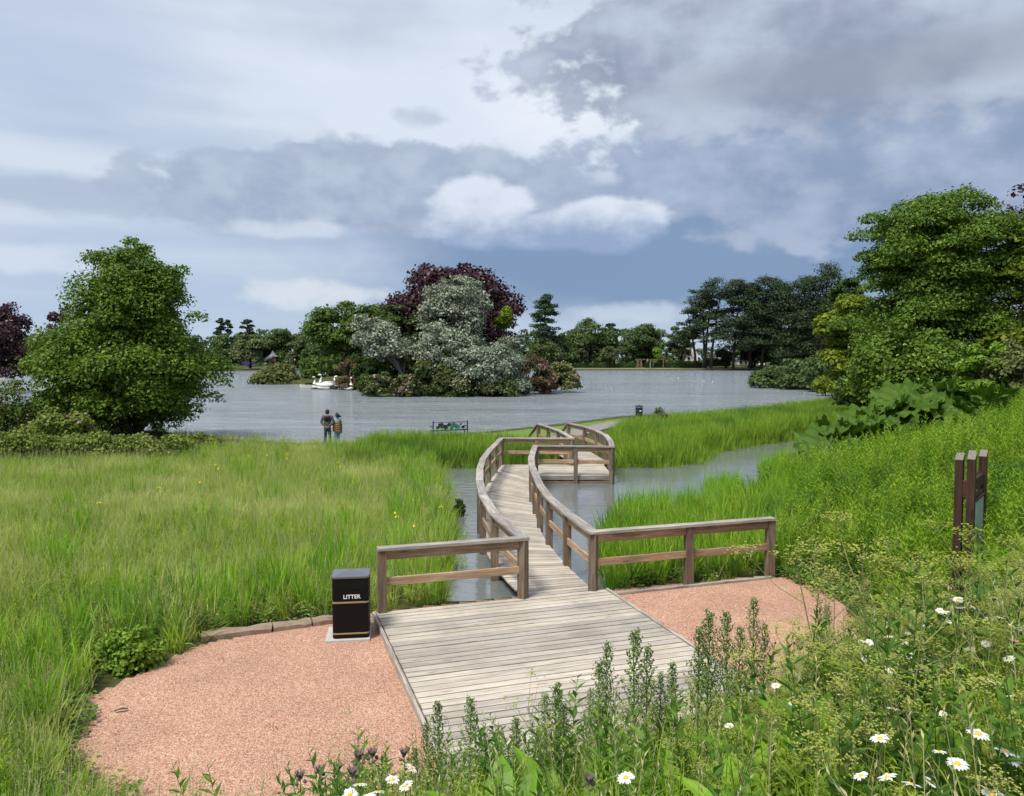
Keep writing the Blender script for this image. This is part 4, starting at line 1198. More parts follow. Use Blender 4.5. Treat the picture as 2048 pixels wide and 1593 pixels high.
for i, (nm, lab, prof, Y, bx, m, nb) in enumerate(FAR):
    tree(nm, lab, 'tree' if 'bush' not in lab else 'bush', prof, Y, bx, nb if nm != 'conifer_tree' else nb * 4, 300 * nb if nm != 'conifer_tree' else 500 * nb, 0.85, m, 0.45, seed=100 + i, rmin=1.2 if nm != 'conifer_tree' else .9, rmax=3.4 if nm != 'conifer_tree' else 1.7, group='trees on the far shore', zbase=1.0, nl=10, bark='bark_dark', flat=.6 if nm != 'conifer_tree' else 1.1, up=.8, fill=.3)

# --- pines on the right of the far shore: tall stems with plates of needles
def pine(label, top_px, base_px, Y, width, seed, clear=0.35, dens=1.0, group='pines on the far right shore'):
    g = np.random.default_rng(seed)
    T = atY(top_px[0], top_px[1], Y); B = atY(base_px[0], base_px[1], Y)
    root = empty('pine_tree', B, 0, label, 'tree', group)
    H = T.z - B.z; dx = T.x - B.x
    W = width / F * Y
    b = MB()
    pts = [Vector((dx * t + math.sin(t * 6 + seed) * .25, math.cos(t * 5 + seed) * .25, H * t)) for t in np.linspace(0, 1, 9)]
    b.tube(pts, [0.55 * (1 - .9 * t) + .03 for t in np.linspace(0, 1, 9)], 8)
    bl = []
    nlay = int(44 * dens)
    for j in range(nlay):
        t = clear + (1 - clear) * (j + g.uniform(0, 1)) / nlay
        p = Vector((dx * t, 0, H * t))
        an = g.uniform(0, 2 * math.pi)
        rr = W * (0.28 + 0.72 * math.sin(math.pi * min(1, (1.12 - t) / (1.12 - clear)) * .55)) * g.uniform(.5, 1.05) if t < .95 else W * .15
        e = p + Vector((math.cos(an) * rr, math.sin(an) * rr, g.uniform(-.5, 1.2)))
        b.tube([p, p.lerp(e, .5) + Vector((0, 0, .4)), e], [.16, .1, .04], 5)
        for q in (0.62, 1.0):
            c = p.lerp(e, q)
            r = W * g.uniform(.22, .36)
            bl.append((c.x, c.y, c.z + .3, r, r, r * .48))
    bl = np.array(bl)
    b.build('trunk', M['bark_dark'], root, smooth=True)
    link('crown', crown_mesh('crown', bl, int(9500 * dens), 0.72, g=g, up=.8, aspect=.5, shell=.35), M['pine'], root)
pine('slender leftmost pine leaning left, thin plates of needles', (1376, 618), (1392, 733), 296, 40, 201, .30, .30)
pine('tall pine with the highest pointed top on the far shore', (1427, 566), (1406, 735), 292, 56, 202, .34, .55)
pine('pine close left of the tallest one, sharing its crown', (1405, 582), (1410, 736), 294, 42, 203, .40, .38)
pine('pine with bare lower stem just right of the tallest one', (1440, 590), (1421, 736), 291, 46, 204, .38, .45)
pine('dense dark pine right of the open pair', (1478, 568), (1467, 738), 288, 60, 205, .22, 1.3)
pine('dense dark pine in the middle of the right-hand stand', (1505, 575), (1500, 738), 290, 62, 206, .25, 1.3)
pine('broad dark pine with a flat top in the right-hand stand', (1537, 562), (1523, 738), 286, 66, 207, .2, 1.4)
pine('dark pine behind, filling the stand to the right', (1570, 578), (1556, 738), 292, 66, 208, .15, 1.4)
pine('dark pine whose top meets the right-hand sycamore', (1612, 562), (1600, 738), 280, 70, 209, .15, 1.5)
pine('rightmost dark pine behind the yellow-green tree', (1655, 545), (1640, 738), 270, 76, 210, .12, 1.5)

pine('dark pointed conifer rising behind the right end of the island', (1090, 600), (1092, 733), 300, 36, 220, .10, 1.5, 'dark conifers on the far shore')
pine('spiky dark conifer left of the dome-topped far tree', (494, 642), (495, 733), 322, 18, 221, .15, .8, 'dark conifers on the far shore')
pine('spiky dark conifer, the leftmost on the far shore skyline', (441, 645), (444, 733), 322, 15, 222, .15, .7, 'dark conifers on the far shore')
pine('spiky dark conifer leaning against the leftmost one', (455, 647), (452, 733), 324, 15, 223, .15, .7, 'dark conifers on the far shore')

# the wood that closes the view behind the single trees
g = np.random.default_rng(77)
bl = []
for px in np.arange(-260, 1760, 7.0):
    top = 680 + 8 * math.sin(px * .021) + 6 * math.sin(px * .057 + 1) + g.normal() * 4
    if 1330 < px < 1480: top = 706 + g.normal() * 3
    for py in np.arange(top, 733, 11):
        Yw = 352 + g.uniform(-8, 14)
        p = atY(px + g.normal() * 3, py, Yw); r = g.uniform(1.5, 2.6)
        bl.append((p.x, p.y, p.z, r, r, r * .7))
o = link('far_wood', crown_mesh('far_wood', np.array(bl), 70000, 1.25, g=g, up=.8), M['far_green'])
tag(o, 'far belt of trees closing the view behind the lake', 'woodland', kind='stuff')

# ------------------------------------------------------------------ things on the near ground
# litter bin
def rrect(w, d, r, n=4):
    pts = []
    for cx, cy, a0 in ((w / 2 - r, d / 2 - r, 0), (-w / 2 + r, d / 2 - r, 90), (-w / 2 + r, -d / 2 + r, 180), (w / 2 - r, -d / 2 + r, 270)):
        for i in range(n + 1):
            a = R(a0 + 90 * i / n)
            pts.append((cx + r * math.cos(a), cy + r * math.sin(a)))
    return pts
def loft(mb, rings, mi=0, cap0=True, cap1=True):
    n = len(rings[0]); v = [p for r in rings for p in r]
    f = []
    for i in range(len(rings) - 1):
        for j in range(n):
            f.append((i * n + j, i * n + (j + 1) % n, (i + 1) * n + (j + 1) % n, (i + 1) * n + j))
    if cap0: f.append(tuple(range(n - 1, -1, -1)))
    if cap1: f.append(tuple((len(rings) - 1) * n + j for j in range(n)))
    mb.add(v, f, mi)
def ring(w, d, r, z, n=4): return [(x, y, z) for x, y in rrect(w, d, r, n)]
BP = at(704, 1268, 0.21)
ang = math.atan2(U[1], U[0]) * 0.42
slab = MB(); loft(slab, [ring(.66, .60, .01, -.03), ring(.66, .60, .01, .018), ring(.645, .585, .01, .025)])
so = slab.build('paving_slab', M['slab'], None, (BP.x - .05, BP.y + .02, .195), (0, 0, ang))
tag(so, 'thin pale concrete slab under the black litter bin', 'slab')
bin_ = empty('litter_bin', (BP.x, BP.y, .221), ang, 'black rectangular litter bin with gold bands beside the boardwalk', 'litter bin')
W_, D_ = .54, .46
m = MB(); loft(m, [ring(W_ - .02, D_ - .02, .05, 0), ring(W_, D_, .05, .015), ring(W_, D_, .05, .56), ring(W_ - .012, D_ - .012, .045, .566)]); m.build('body', M['bin'], bin_, smooth=False)
m = MB(); loft(m, [ring(W_ - .012, D_ - .012, .045, .568), ring(W_, D_, .05, .576), ring(W_, D_, .05, .90), ring(W_ - .02, D_ - .02, .045, .905)])
hood = m.build('hood', M['bin'], bin_)
m = MB(); m.box((0, -D_ / 2 + .002, .81), (W_ - .10, .012, .13)); m.build('aperture_flap', M['black'], hood)
m = MB(); loft(m, [ring(W_ + .012, D_ + .012, .055, .907), ring(W_ + .02, D_ + .02, .055, .93), ring(W_ + .01, D_ + .01, .05, .94), ring(W_ * .5, D_ * .3, .02, .975), ring(.03, .02, .005, .985)])
m.build('lid', M['bin_lid'], bin_)
for z in (.545, .075):
    m = MB(); loft(m, [ring(W_ + .005, D_ + .005, .052, z - .012), ring(W_ + .008, D_ + .008, .053, z), ring(W_ + .005, D_ + .005, .052, z + .012)]); m.build('gold_band', M['gold'], bin_)
fc = bpy.data.curves.new('lettering', 'FONT'); fc.body = 'LITTER'; fc.size = .083; fc.align_x = 'CENTER'; fc.extrude = .0015; fc.offset = .0015
fo = bpy.data.objects.new('tmp', fc); COL.objects.link(fo)
bpy.context.view_layer.update()
tm = bpy.data.meshes.new_from_object(fo.evaluated_get(bpy.context.evaluated_depsgraph_get()))
bpy.data.objects.remove(fo)
lo = link('lettering', tm, M['white_text'], bin_, (.02, -D_ / 2 - .003, .605), (R(90), 0, 0))
# edging stones
for i, (x0, x1, y0, y1, lab) in enumerate([(400, 540, 1277, 1260, 'longest sandstone edging block at the left end of the row'), (543, 618, 1259, 1249, 'middle sandstone edging block of the row by the bin'), (622, 700, 1248, 1238, 'sandstone edging block half hidden behind the litter bin')]):
    a, b_ = at(x0, y0, .22), at(x1, y1, .22)
    L = (b_ - a).length; c = (a + b_) / 2
    m = MB(); g = np.random.default_rng(i)
    nseg = 7; v = []
    for j in range(nseg):
        x = -L / 2 + L * j / (nseg - 1)
        for (yy, zz) in ((-.10, -.1), (.10, -.1), (.11, .06), (.07, .092), (-.06, .092), (-.105, .06)):
            v.append((x + g.normal() * .006, yy + g.normal() * .008, zz + g.normal() * .009))
    f = [(j * 6 + q, j * 6 + (q + 1) % 6, j * 6 + 6 + (q + 1) % 6, j * 6 + 6 + q) for j in range(nseg - 1) for q in range(6)]
    f += [(5, 4, 3, 2, 1, 0), tuple((nseg - 1) * 6 + q for q in range(6))]
    m.add(v, f)
    o = m.build('edging_stone', M['stone'], None, (c.x, c.y + .08, .185), (0, 0, math.atan2(b_.y - a.y, b_.x - a.x)))
    tag(o, lab, 'stone', 'sandstone edging blocks')
# black feather on the gravel
fp = at(243, 1423, .19)
m = MB(); n = 9
v = []
for j in range(n):
    t = j / (n - 1); w = .022 * math.sin(math.pi * min(1, t * .9 + .08)) ** .7
    v += [(-.075 + .15 * t, -w, .012 + .02 * math.sin(t * 3)), (-.075 + .15 * t, 0, .02 + .022 * math.sin(t * 3)), (-.075 + .15 * t, w, .010 + .02 * math.sin(t * 3))]
f = [(j * 3 + q, j * 3 + 3 + q, j * 3 + 4 + q, j * 3 + 1 + q) for j in range(n - 1) for q in range(2)]
m.add(v, f); m.tube([(-.12, 0, .01), (0, 0, .04), (.07, 0, .03)], [.003, .002, .001], 5)
tag(m.build('feather', M['feather'], None, fp, (0, 0, .35)), 'small black feather lying on the pink gravel', 'feather')

# information sign, seen almost edge on
NA = Vector((6.43, 10.9, 0)); FA = Vector((7.08, 11.7, 0))
sdv = (FA - NA).normalized(); snv = Vector((-sdv.y, sdv.x, 0))        # along / across (towards the left of the view)
gz = 0.95
sign = empty('information_sign', (0, 0, 0), 0, 'dark brown timber information sign with grey-blue panel among the weeds', 'sign')
srz = math.atan2(sdv.y, sdv.x)
def sign_post(base, top, s=.10):
    h = s / 2; v = []
    for z, dz in ((gz - .4, 0), (top, 0)):
        for sx, sy in ((-1, -1), (1, -1), (1, 1), (-1, 1)):
            zz = z if z < top else top - (0.09 if sx < 0 else 0.0)
            p = base + sdv * sx * h * 1.3 + snv * sy * h
            v.append((p.x, p.y, zz))
    c = base + Vector((0, 0, gz))
    vv = [(z - gz, x - base.x, y - base.y) for x, y, z in v]
    me = pyd('post', vv, [(3, 2, 1, 0), (4, 5, 6, 7), (0, 1, 5, 4), (1, 2, 6, 5), (2, 3, 7, 6), (3, 0, 4, 7)], mi=[0, 1, 0, 0, 0, 0])
    me.materials.append(M['sign_wood']); me.materials.append(M['lichen'])
    o = bpy.data.objects.new('post', me); COL.objects.link(o)
    o.matrix_world = Matrix.Translation(c) @ Matrix(((0, 1, 0), (0, 0, 1), (1, 0, 0))).to_4x4()
    o.parent = sign
for base, top in ((NA, 3.08), (FA, 3.02)):
    for s in (1, -1):
        sign_post(base + snv * .075 * s, top - (.0 if s < 0 else .02))
    o = chamfer_piece('spacer_block', base - snv * .03 + Vector((0, 0, 2.55)) - sdv * .0, base + snv * .03 + Vector((0, 0, 2.55)), .10, .26, M['sign_wood'], sign)
for z, hh, off in ((2.60, .16, -.075), (2.40, .10, -.075)):
    chamfer_piece('cross_rail', NA + sdv * .06 + snv * off + Vector((0, 0, z)), FA - sdv * .06 + snv * off + Vector((0, 0, z)), .05, hh, M['sign_wood'], sign)
a = NA + sdv * .06 - snv * .09; b_ = FA - sdv * .06 - snv * .09
me = MB(); L = (b_ - a).length
me.box((0, 0, 0), (L, .03, 1.30))
pn = me.build('panel', M['panel'], sign); pn.matrix_world = Matrix.Translation((a + b_) / 2 + Vector((0, 0, 1.70))) @ Matrix.Rotation(srz, 4, 'Z')
for z in (2.365, 1.035):
    chamfer_piece('panel_frame', a + Vector((0, 0, z)) - snv * .005, b_ + Vector((0, 0, z)) - snv * .005, .05, .035, M['sign_wood'], sign)

# far litter bin by the path
fb = at(1278, 831, .25)
fbn = empty('litter_bin', (fb.x, fb.y, tz(fb.x, fb.y)), 0, 'small round dark litter bin with a canopy by the lakeside path', 'litter bin')
m = MB(); m.lathe([(.24, 0), (.27, .03), (.27, .60), (.25, .62)], 18); m.build('body', M['iron'], fbn, smooth=False)
m = MB(); m.lathe([(.33, .70), (.33, .73), (.20, .80), (.03, .84)], 18); cn = m.build('canopy', M['iron'], fbn)
for q in range(4):
    m = MB(); a = R(45 + 90 * q); m.box((.23 * math.cos(a), .23 * math.sin(a), .66), (.03, .03, .10)); m.build('canopy_strut', M['iron'], fbn)
m = MB(); m.box((.06, -.268, .42), (.14, .012, .09)); m.build('sticker', M['white_text'], fbn)

# iron bench with leaf-shaped cut-outs in the back
bl_, br_ = at(868, 878, .25), at(933, 876, .25)
bx0 = Vector((bl_.x, 39.6, 0)); bx1 = Vector((bl_.x + 1.72, 40.3, 0))
bdir = (bx1 - bx0).normalized(); brz = math.atan2(bdir.y, bdir.x); BL = (bx1 - bx0).length
bench = empty('bench', (bx0.x, bx0.y, tz(bx0.x, bx0.y)), brz, 'dark iron bench with leaf cut-out back facing the lake', 'bench')
for x in (0, BL):
    m = MB(); m.box((x, 0, .47), (.05, .05, .94)); m.build('back_post', M['iron'], bench)
    m = MB(); m.box((x, .48, .22), (.05, .05, .44)); m.box((x, .24, .63), (.05, .50, .04)); m.build('arm_frame', M['iron'], bench)
m = MB(); m.box((BL / 2, 0, .87), (BL - .05, .03, .025)); m.build('top_rail', M['iron'], bench)
m = MB(); m.box((BL / 2, 0, .47), (BL - .05, .03, .04)); m.build('bottom_rail', M['iron'], bench)
for q in range(6):
    m = MB(); m.box((BL / 2, .06 + .075 * q, .43), (BL, .055, .02)); m.build('seat_slat', M['iron'], bench)
g = np.random.default_rng(5)
for q, (cx, cz, rr, mt) in enumerate([(.42, .70, .17, 'iron'), (.24, .60, .10, 'iron'), (.66, .62, .15, 'iron'), (.86, .74, .11, 'iron'), (1.10, .70, .18, 'teal'), (1.32, .62, .14, 'teal'), (1.50, .76, .08, 'teal'), (1.62, .60, .10, 'iron'), (.98, .56, .10, 'teal')]):
    m = MB(); pts = []
    for j in range(14):
        a = 2 * math.pi * j / 14; r = rr * (1 + .28 * math.cos(5 * a + q))
        pts.append((cx + r * math.cos(a), cz + r * .85 * math.sin(a)))
    v = [(x, -.01, z) for x, z in pts] + [(x, .01, z) for x, z in pts]
    m.add(v, [tuple(range(14)), tuple(range(27, 13, -1))] + [(j, 14 + j, 14 + (j + 1) % 14, (j + 1) % 14) for j in range(14)])
    m.build('leaf_panel', M[mt], bench)

# ------------------------------------------------------------------ people
def skin_mesh(name, verts, edges, radii, root=0, sub=2):
    me = bpy.data.meshes.new(name + '_wire')
    me.from_pydata(verts, edges, [])
    o = bpy.data.objects.new('tmp_skin', me); COL.objects.link(o)
    md = o.modifiers.new('skin', 'SKIN'); md.use_smooth_shade = True
    sv = me.skin_vertices[0].data
    for i, r in enumerate(radii):
        sv[i].radius = r if hasattr(r, '__len__') else (r, r)
        sv[i].use_root = (i == root)
    s = o.modifiers.new('sub', 'SUBSURF'); s.levels = sub; s.render_levels = sub
    bpy.context.view_layer.update()
    out = bpy.data.meshes.new_from_object(o.evaluated_get(bpy.context.evaluated_depsgraph_get()))
    bpy.data.objects.remove(o)
    shade(out)
    return out
def person(label, loc, rz, H, woman=False, group=None, far=False):
    """stands at loc facing local +Y; built 1.75 m tall and scaled"""
    root = empty('person', loc, rz, label, 'person', group)
    k = H / 1.75
    root.scale = (k, k, k)
    # skeleton: pelvis, spine, neck, head, arms, legs
    if woman:   # arms folded in front
        Larm = [(-.17, .0, 1.40), (-.23, .05, 1.14), (-.05, .19, 1.12)]; Rarm = [(.17, .0, 1.40), (.24, .04, 1.14), (.06, .20, 1.15)]
    else:       # hands clasped behind the back
        Larm = [(-.20, .0, 1.43), (-.29, -.03, 1.15), (-.07, -.16, .97)]; Rarm = [(.20, .0, 1.43), (.29, -.03, 1.15), (.05, -.17, .95)]
    fx = .10 if not woman else .075
    V_ = [(0, 0, .95), (0, 0, 1.12), (0, .01, 1.32), (0, .0, 1.46), (0, .01, 1.55), (0, .02, 1.64), (0, .02, 1.71)]
    Rr = [(.15, .11), (.13, .10), (.16, .11), (.075, .07), (.055, .055), (.085, .10), (.06, .07)]
    E = [(0, 1), (1, 2), (2, 3), (3, 4), (4, 5), (5, 6)]
    for arm in (Larm, Rarm):
        i = len(V_); V_ += arm; Rr += [.055, .042, .030]; E += [(2, i), (i, i + 1), (i + 1, i + 2)]
    for s in (-1, 1):
        i = len(V_)
        V_ += [(s * .09, 0, .88), (s * fx, .02, .50), (s * (fx + .005), -.02, .09), (s * (fx + .01), .05, .035), (s * (fx + .015), .15, .025)]
        Rr += [.085, .058, .042, .036, .028]; E += [(0, i)] + [(i + q, i + q + 1) for q in range(4)]
    link('body', skin_mesh('body', V_, E, Rr), M['skin'], root)
    # hands: palm, four fingers and a thumb each
    for arm, s in ((Larm, -1), (Rarm, 1)):
        w = Vector(arm[2]); d = (Vector(arm[2]) - Vector(arm[1])).normalized()
        m = MB()
        side = d.cross(Vector((0, 0, 1))).normalized(); upv = side.cross(d)
        m.tube([w, w + d * .04, w + d * .085], [.026, .036, .034], 8)
        for q, ln in enumerate((.062, .072, .068, .052)):
            b0 = w + d * .08 + upv * (.027 - .018 * q)
            m.tube([b0, b0 + d * ln * .5 + side * .010 * s, b0 + d * ln * .8 + side * .03 * s], [.0095, .009, .007], 6)
        b0 = w + d * .03 + upv * .03
        m.tube([b0, b0 + d * .025 + upv * .028, b0 + d * .055 + upv * .032], [.011, .010, .008], 6)
        m.build('hand', M['skin'], root, smooth=True)
    # clothes
    if not woman:
        jv = [(0, 0, .90), (0, 0, 1.10), (0, .01, 1.32), (0, 0, 1.47)]; jr = [(.185, .15), (.175, .14), (.195, .15), (.10, .09)]
        je = [(0, 1), (1, 2), (2, 3)]
        for arm in (Larm, Rarm):
            i = len(jv); e = Vector(arm[2]); eb = Vector(arm[1])
            jv += [arm[0], arm[1], tuple(e - (e - eb).normalized() * .03)]; jr += [.085, .068, .052]; je += [(2, i), (i, i + 1), (i + 1, i + 2)]
        jk = link('jacket', skin_mesh('jacket', jv, je, jr), M['jacket'], root)
        m = MB(); m.ball((0, -.125, 1.33), (.15, .05, .13), 12, 8); m.build('back_panel', M['jacket_dark'], jk, smooth=True)
        m = MB(); m.ball((0, -.09, 1.47), (.14, .085, .075), 12, 8); m.build('hood', M['hood'], jk, smooth=True)
    else:
        jv = [(0, 0, .92), (0, 0, 1.12), (0, .01, 1.30), (0, 0, 1.45)]; jr = [(.16, .13), (.145, .12), (.165, .125), (.085, .08)]
        je = [(0, 1), (1, 2), (2, 3)]
        for arm in (Larm, Rarm):
            i = len(jv); e = Vector(arm[2]); eb = Vector(arm[1])
            jv += [arm[0], arm[1], tuple(e - (e - eb).normalized() * .03)]; jr += [.068, .056, .044]; je += [(2, i), (i, i + 1), (i + 1, i + 2)]
        link('top', skin_mesh('top', jv, je, jr), M['blue_top'], root)
        # shawl hanging open round the body from under the shoulders
        m = MB(); rings = []
        for z, rx, ry in ((1.33, .215, .150), (1.20, .255, .185), (1.00, .265, .20), (.84, .255, .195), (.72, .245, .19)):
            rr_ = []
            for j in range(24):
                a = 2 * math.pi * j / 24
                wv = 1 + .05 * math.sin(a * 5 + z * 3)
                dz = -.08 * math.cos(a) if z < .8 else 0
                rr_.append((rx * wv * math.cos(a), ry * wv * math.sin(a), z + dz + (.07 * math.cos(a) if z > 1.3 else 0)))
            rings.append(rr_)
        loft(m, rings, cap0=False, cap1=False)
        sh = m.build('shawl', M['shawl'], root, smooth=True)
    tv = [(0, 0, .96), (0, 0, .90)]; tr_ = [(.155, .12), (.15, .12)]; te = [(0, 1)]
    for s in (-1, 1):
        i = len(tv)
        tv += [(s * .085, 0, .80), (s * fx, .02, .50), (s * (fx + .005), -.02, .11)]
        tr_ += [.098, .072, .058]; te += [(1, i), (i, i + 1), (i + 1, i + 2)]
    link('trousers', skin_mesh('trousers', tv, te, tr_), M['jeans_light' if woman else 'jeans_dark'], root)
    for s in (-1, 1):
        m = MB(); m.ball((s * (fx + .012), .06, .045), (.048, .135, .05), 10, 7); m.build('shoe', M['shoe'], root, smooth=True)
    # hair and face
    m = MB(); m.ball((0, .005, 1.675), (.098, .112, .112), 14, 10)
    if woman:
        m.ball((0, -.06, 1.62), (.09, .07, .10), 12, 8)
        m.ball((.10, -.105, 1.60), (.06, .05, .055), 10, 7); m.tube([(.10, -.10, 1.60), (.15, -.12, 1.58), (.19, -.12, 1.545)], [.04, .032, .01], 7)
    else:
        m.ball((0, -.045, 1.63), (.088, .075, .085), 12, 8)
    m.build('hair', M['hair'], root, smooth=True)
    m = MB(); m.ball((0, .118, 1.615), (.016, .024, .028), 8, 6); m.build('nose', M['skin'], root, smooth=True)
    for s in (-1, 1):
        m = MB(); m.ball((s * .035, .100, 1.64), (.014, .008, .008), 8, 6); m.build('eye', M['hair'], root, smooth=True)
        m = MB(); m.ball((s * .094, .01, 1.62), (.014, .026, .034), 8, 6); m.build('ear', M['skin'], root, smooth=True)
    m = MB(); m.ball((0, .104, 1.575), (.028, .008, .008), 8, 6); m.build('mouth', M['red_wood'], root, smooth=True)
    return root
mp = at(655.5, 893, .25); wp = at(675, 892, .25)
person('person in a grey hooded jacket and dark jeans, hands clasped behind the back', (mp.x, mp.y, tz(mp.x, mp.y)), R(8), 1.74)
person('person in pale blue top, striped shawl and light jeans beside the taller one', (wp.x, wp.y, tz(wp.x, wp.y)), R(38), 1.56, woman=True)
f1 = at(1299, 734.5, .68); f2 = at(1305, 734.5, .68)
for q, (px, hh, w) in enumerate(((1300.5, 1.75, True), (1306.5, 1.7, False))):
    X = (px - 1024) / F * 297
    person('tiny person in %s on the far shore path by the pergola' % ('light blue' if w else 'dark clothes'), (X, 297.2, .70), R(90), hh * 1.35, woman=w)

# ------------------------------------------------------------------ boats and birds
def swan_boat(label, px, Y, rz, s=1.0, neck=1.0):
    root = empty('swan_boat', ((px - 1024) / F * Y, Y, 0), rz, label, 'boat', 'moored white swan boats')
    root.scale = (s, s, s)
    m = MB(); rings = []
    for x, w, z0, z1 in ((-1.5, .25, .12, .42), (-1.1, .62, -.05, .42), (0, .78, -.12, .40), (1.0, .62, -.08, .46), (1.55, .15, .15, .55)):
        rings.append([(x, w * math.cos(a), (z0 + z1) / 2 + (z1 - z0) / 2 * math.sin(a)) for a in np.linspace(0, 2 * math.pi, 14, endpoint=False)])
    loft(m, rings); hl = m.build('hull', M['hull'], root, smooth=True)
    m = MB(); m.box((0, 0, .06), (2.7, 1.42, .09)); m.build('waterline_band', M['black'], hl)
    for sgn in (-1, 1):
        m = MB(); m.ball((-.15, sgn * .52, .62), (1.05, .24, .38), 12, 8); m.build('wing', M['swan'], root, smooth=True)
    m = MB(); m.ball((-1.2, 0, .65), (.45, .38, .22), 10, 7); m.build('tail', M['swan'], root, smooth=True)
    m = MB(); pts = [(1.0, 0, .45), (1.25, 0, .85), (1.12, 0, 1.25), (.98, 0, 1.6), (1.08, 0, 1.88), (1.30, 0, 1.95)]
    m.tube(pts, [.34, .22, .15, .12, .12, .13], 10); nk = m.build('neck', M['swan'], root, smooth=True)
    m = MB(); m.ball((1.34, 0, 1.93), (.2, .14, .15), 10, 8); hd = m.build('head', M['swan'], root, smooth=True)
    m = MB(); m.tube([(1.48, 0, 1.91), (1.72, 0, 1.80)], [.08, .02], 8); m.build('beak', M['beak'], hd)
    m = MB(); m.box((-.3, 0, .5), (.5, .9, .12)); m.build('seat', M['hull'], root)
YB = 115
swan_boat('white swan boat facing the left, its neck tallest of the moored group', 657, YB + 3, R(180), 1.02)
swan_boat('white swan boat facing right in front of the tallest swan', 655, YB - 3, R(8), .95)
swan_boat('white swan boat seen end on between rowing boat and other swans', 640, YB - 1, R(235), .90)
swan_boat('lone white swan boat nearest the island bank', 697, YB - 6, R(300), .9)
X = (625 - 1024) / F * 118
rb = empty('rowing_boat', (X, 118, 0), R(4), 'cream flat boat moored left of the swan boats', 'boat')
m = MB(); rings = []
for x, w, z0, z1 in ((-1.9, .3, .2, .5), (-1.5, .55, -.1, .48), (0, .7, -.15, .45), (1.3, .6, -.1, .5), (1.9, .2, .2, .55)):
    rings.append([(x, -w, z1), (x, -w * .85, z0), (x, w * .85, z0), (x, w, z1), (x, w - .07, z1), (x, w * .75, z0 + .12), (x, -w * .75, z0 + .12), (x, -w + .07, z1)])
loft(m, rings); m.build('hull', M['hull'], rb)
for x in (-.9, .1, 1.0):
    m = MB(); m.box((x, 0, .36), (.28, 1.16, .05)); m.build('thwart', M['far_wood'], rb)
m = MB(); m.ball((-.6, .3, .55), (.7, .25, .22), 10, 7); m.ball((.4, .35, .5), (.5, .2, .2), 10, 7); m.build('tarpaulin', M['black'], rb, smooth=True)
# small jetty
Xj = (681 - 1024) / F * 112
jt = empty('jetty', (Xj, 112, 0), 0, 'small dark landing stage between the swan boats and the island', 'jetty')
for q in range(9):
    m = MB(); m.box((-1.4 + .35 * q, 0, .42), (.33, 1.6, .05)); m.build('plank', M['beam'], jt)
for sx in (-1.3, 0, 1.3):
    for sy in (-.7, .7):
        m = MB(); m.box((sx, sy, -.1), (.14, .14, 1.0)); m.build('pile', M['beam'], jt)
# gulls resting on the water
gull_px = [(1388, 766), (1404, 766), (1409, 763), (1424, 766), (1157, 779), (1122, 781), (1224, 776), (1356, 757), (1212, 772), (1345, 760)]
gs = []
for i, (px, py) in enumerate(gull_px):
    p = at(px, py, 0.0)
    if not gs:
        o = empty('gull', p, 0)
        m = MB(); m.ball((0, 0, .08), (.26, .12, .11), 10, 7); m.tube([(-.2, 0, .1), (-.42, 0, .14)], [.08, .01], 7); m.build('body', M['gull'], o, smooth=True)
        m = MB(); m.tube([(.16, 0, .12), (.22, 0, .24)], [.06, .045], 7); m.ball((.24, 0, .27), .065, 8, 6); hd = m.build('head', M['gull'], o, smooth=True)
        m = MB(); m.tube([(.29, 0, .265), (.37, 0, .25)], [.018, .005], 6); m.build('beak', M['beak'], hd)
        for s in (-1, 1):
            m = MB(); m.ball((-.06, s * .09, .13), (.25, .04, .07), 8, 6); m.build('wing', M['gull_grey'], o, smooth=True)
        gs.append(o)
    else:
        o = copy_thing(gs[0]); o.location = p
    o.scale = (.8,) * 3 if i < 4 or i > 6 else (.65,) * 3
    o.rotation_euler = (0, 0, i * 1.7)
    gw = {0: 'leftmost of the four gulls resting together off the willow scrub', 1: 'second from the left of the four gulls off the willow scrub', 2: 'third from the left of the four gulls, standing a little behind', 3: 'rightmost of the four gulls resting together off the willow scrub',
          4: 'gull nearest the right tip of the island', 5: 'gull close under the island bank, left of the island tip', 6: 'lone gull on open water right of the island tip', 7: 'gull far out towards the far shore pines', 8: 'gull on open water between island tip and the lone gull', 9: 'gull far out, left of the one nearest the pines'}[i]
    tag(o, gw, 'gull', 'gulls on the lake')

# ------------------------------------------------------------------ far shore furniture
def X_at(px, Y): return (px - 1024) / F * Y
# clipped hedges
def hedge(label, x0, x1, y0, y1, Y, depth=2.5):
    a = atY(x0, y1, Y); b_ = atY(x1, y0, Y)
    L, H = b_.x - a.x, b_.z - a.z
    root = empty('hedge', (a.x, Y, a.z), 0, label, 'hedge', 'clipped hedges on the far shore')
    g = np.random.default_rng(int(x0))
    n = int(L * H * 7) + 500
    # leaves on the faces of a clipped block
    pts = np.c_[g.random(n) * L, g.random(n) * depth, g.random(n) * H]
    w = g.integers(0, 3, n)
    pts[w == 0, 1] = g.normal(size=(w == 0).sum()) * .12
    pts[w == 1, 2] = H + g.normal(size=(w == 1).sum()) * .10
    nrm = np.tile([0, -1.0, .35], (n, 1)); nrm[w == 1] = [0, 0, 1]
    nrm = unit(nrm + g.normal(size=(n, 3)) * .5)
    t = unit(np.cross(nrm, g.normal(size=(n, 3)))); s = np.cross(nrm, t)
    h = .30 * (0.6 + .8 * g.random(n))[:, None]
    q = np.stack([pts - t * h, pts - s * h * .7, pts + t * h, pts + s * h * .7], 1).reshape(-1, 3)
    link('foliage', npmesh('foliage', q, np.arange(4 * n).reshape(-1, 4), tint=g.random(n)), M['hedge'], root)
    m = MB(); m.box((L / 2, depth / 2, H / 2 - .15), (L - .3, depth - .4, H - .3)); m.build('core', M['hedge'], root)
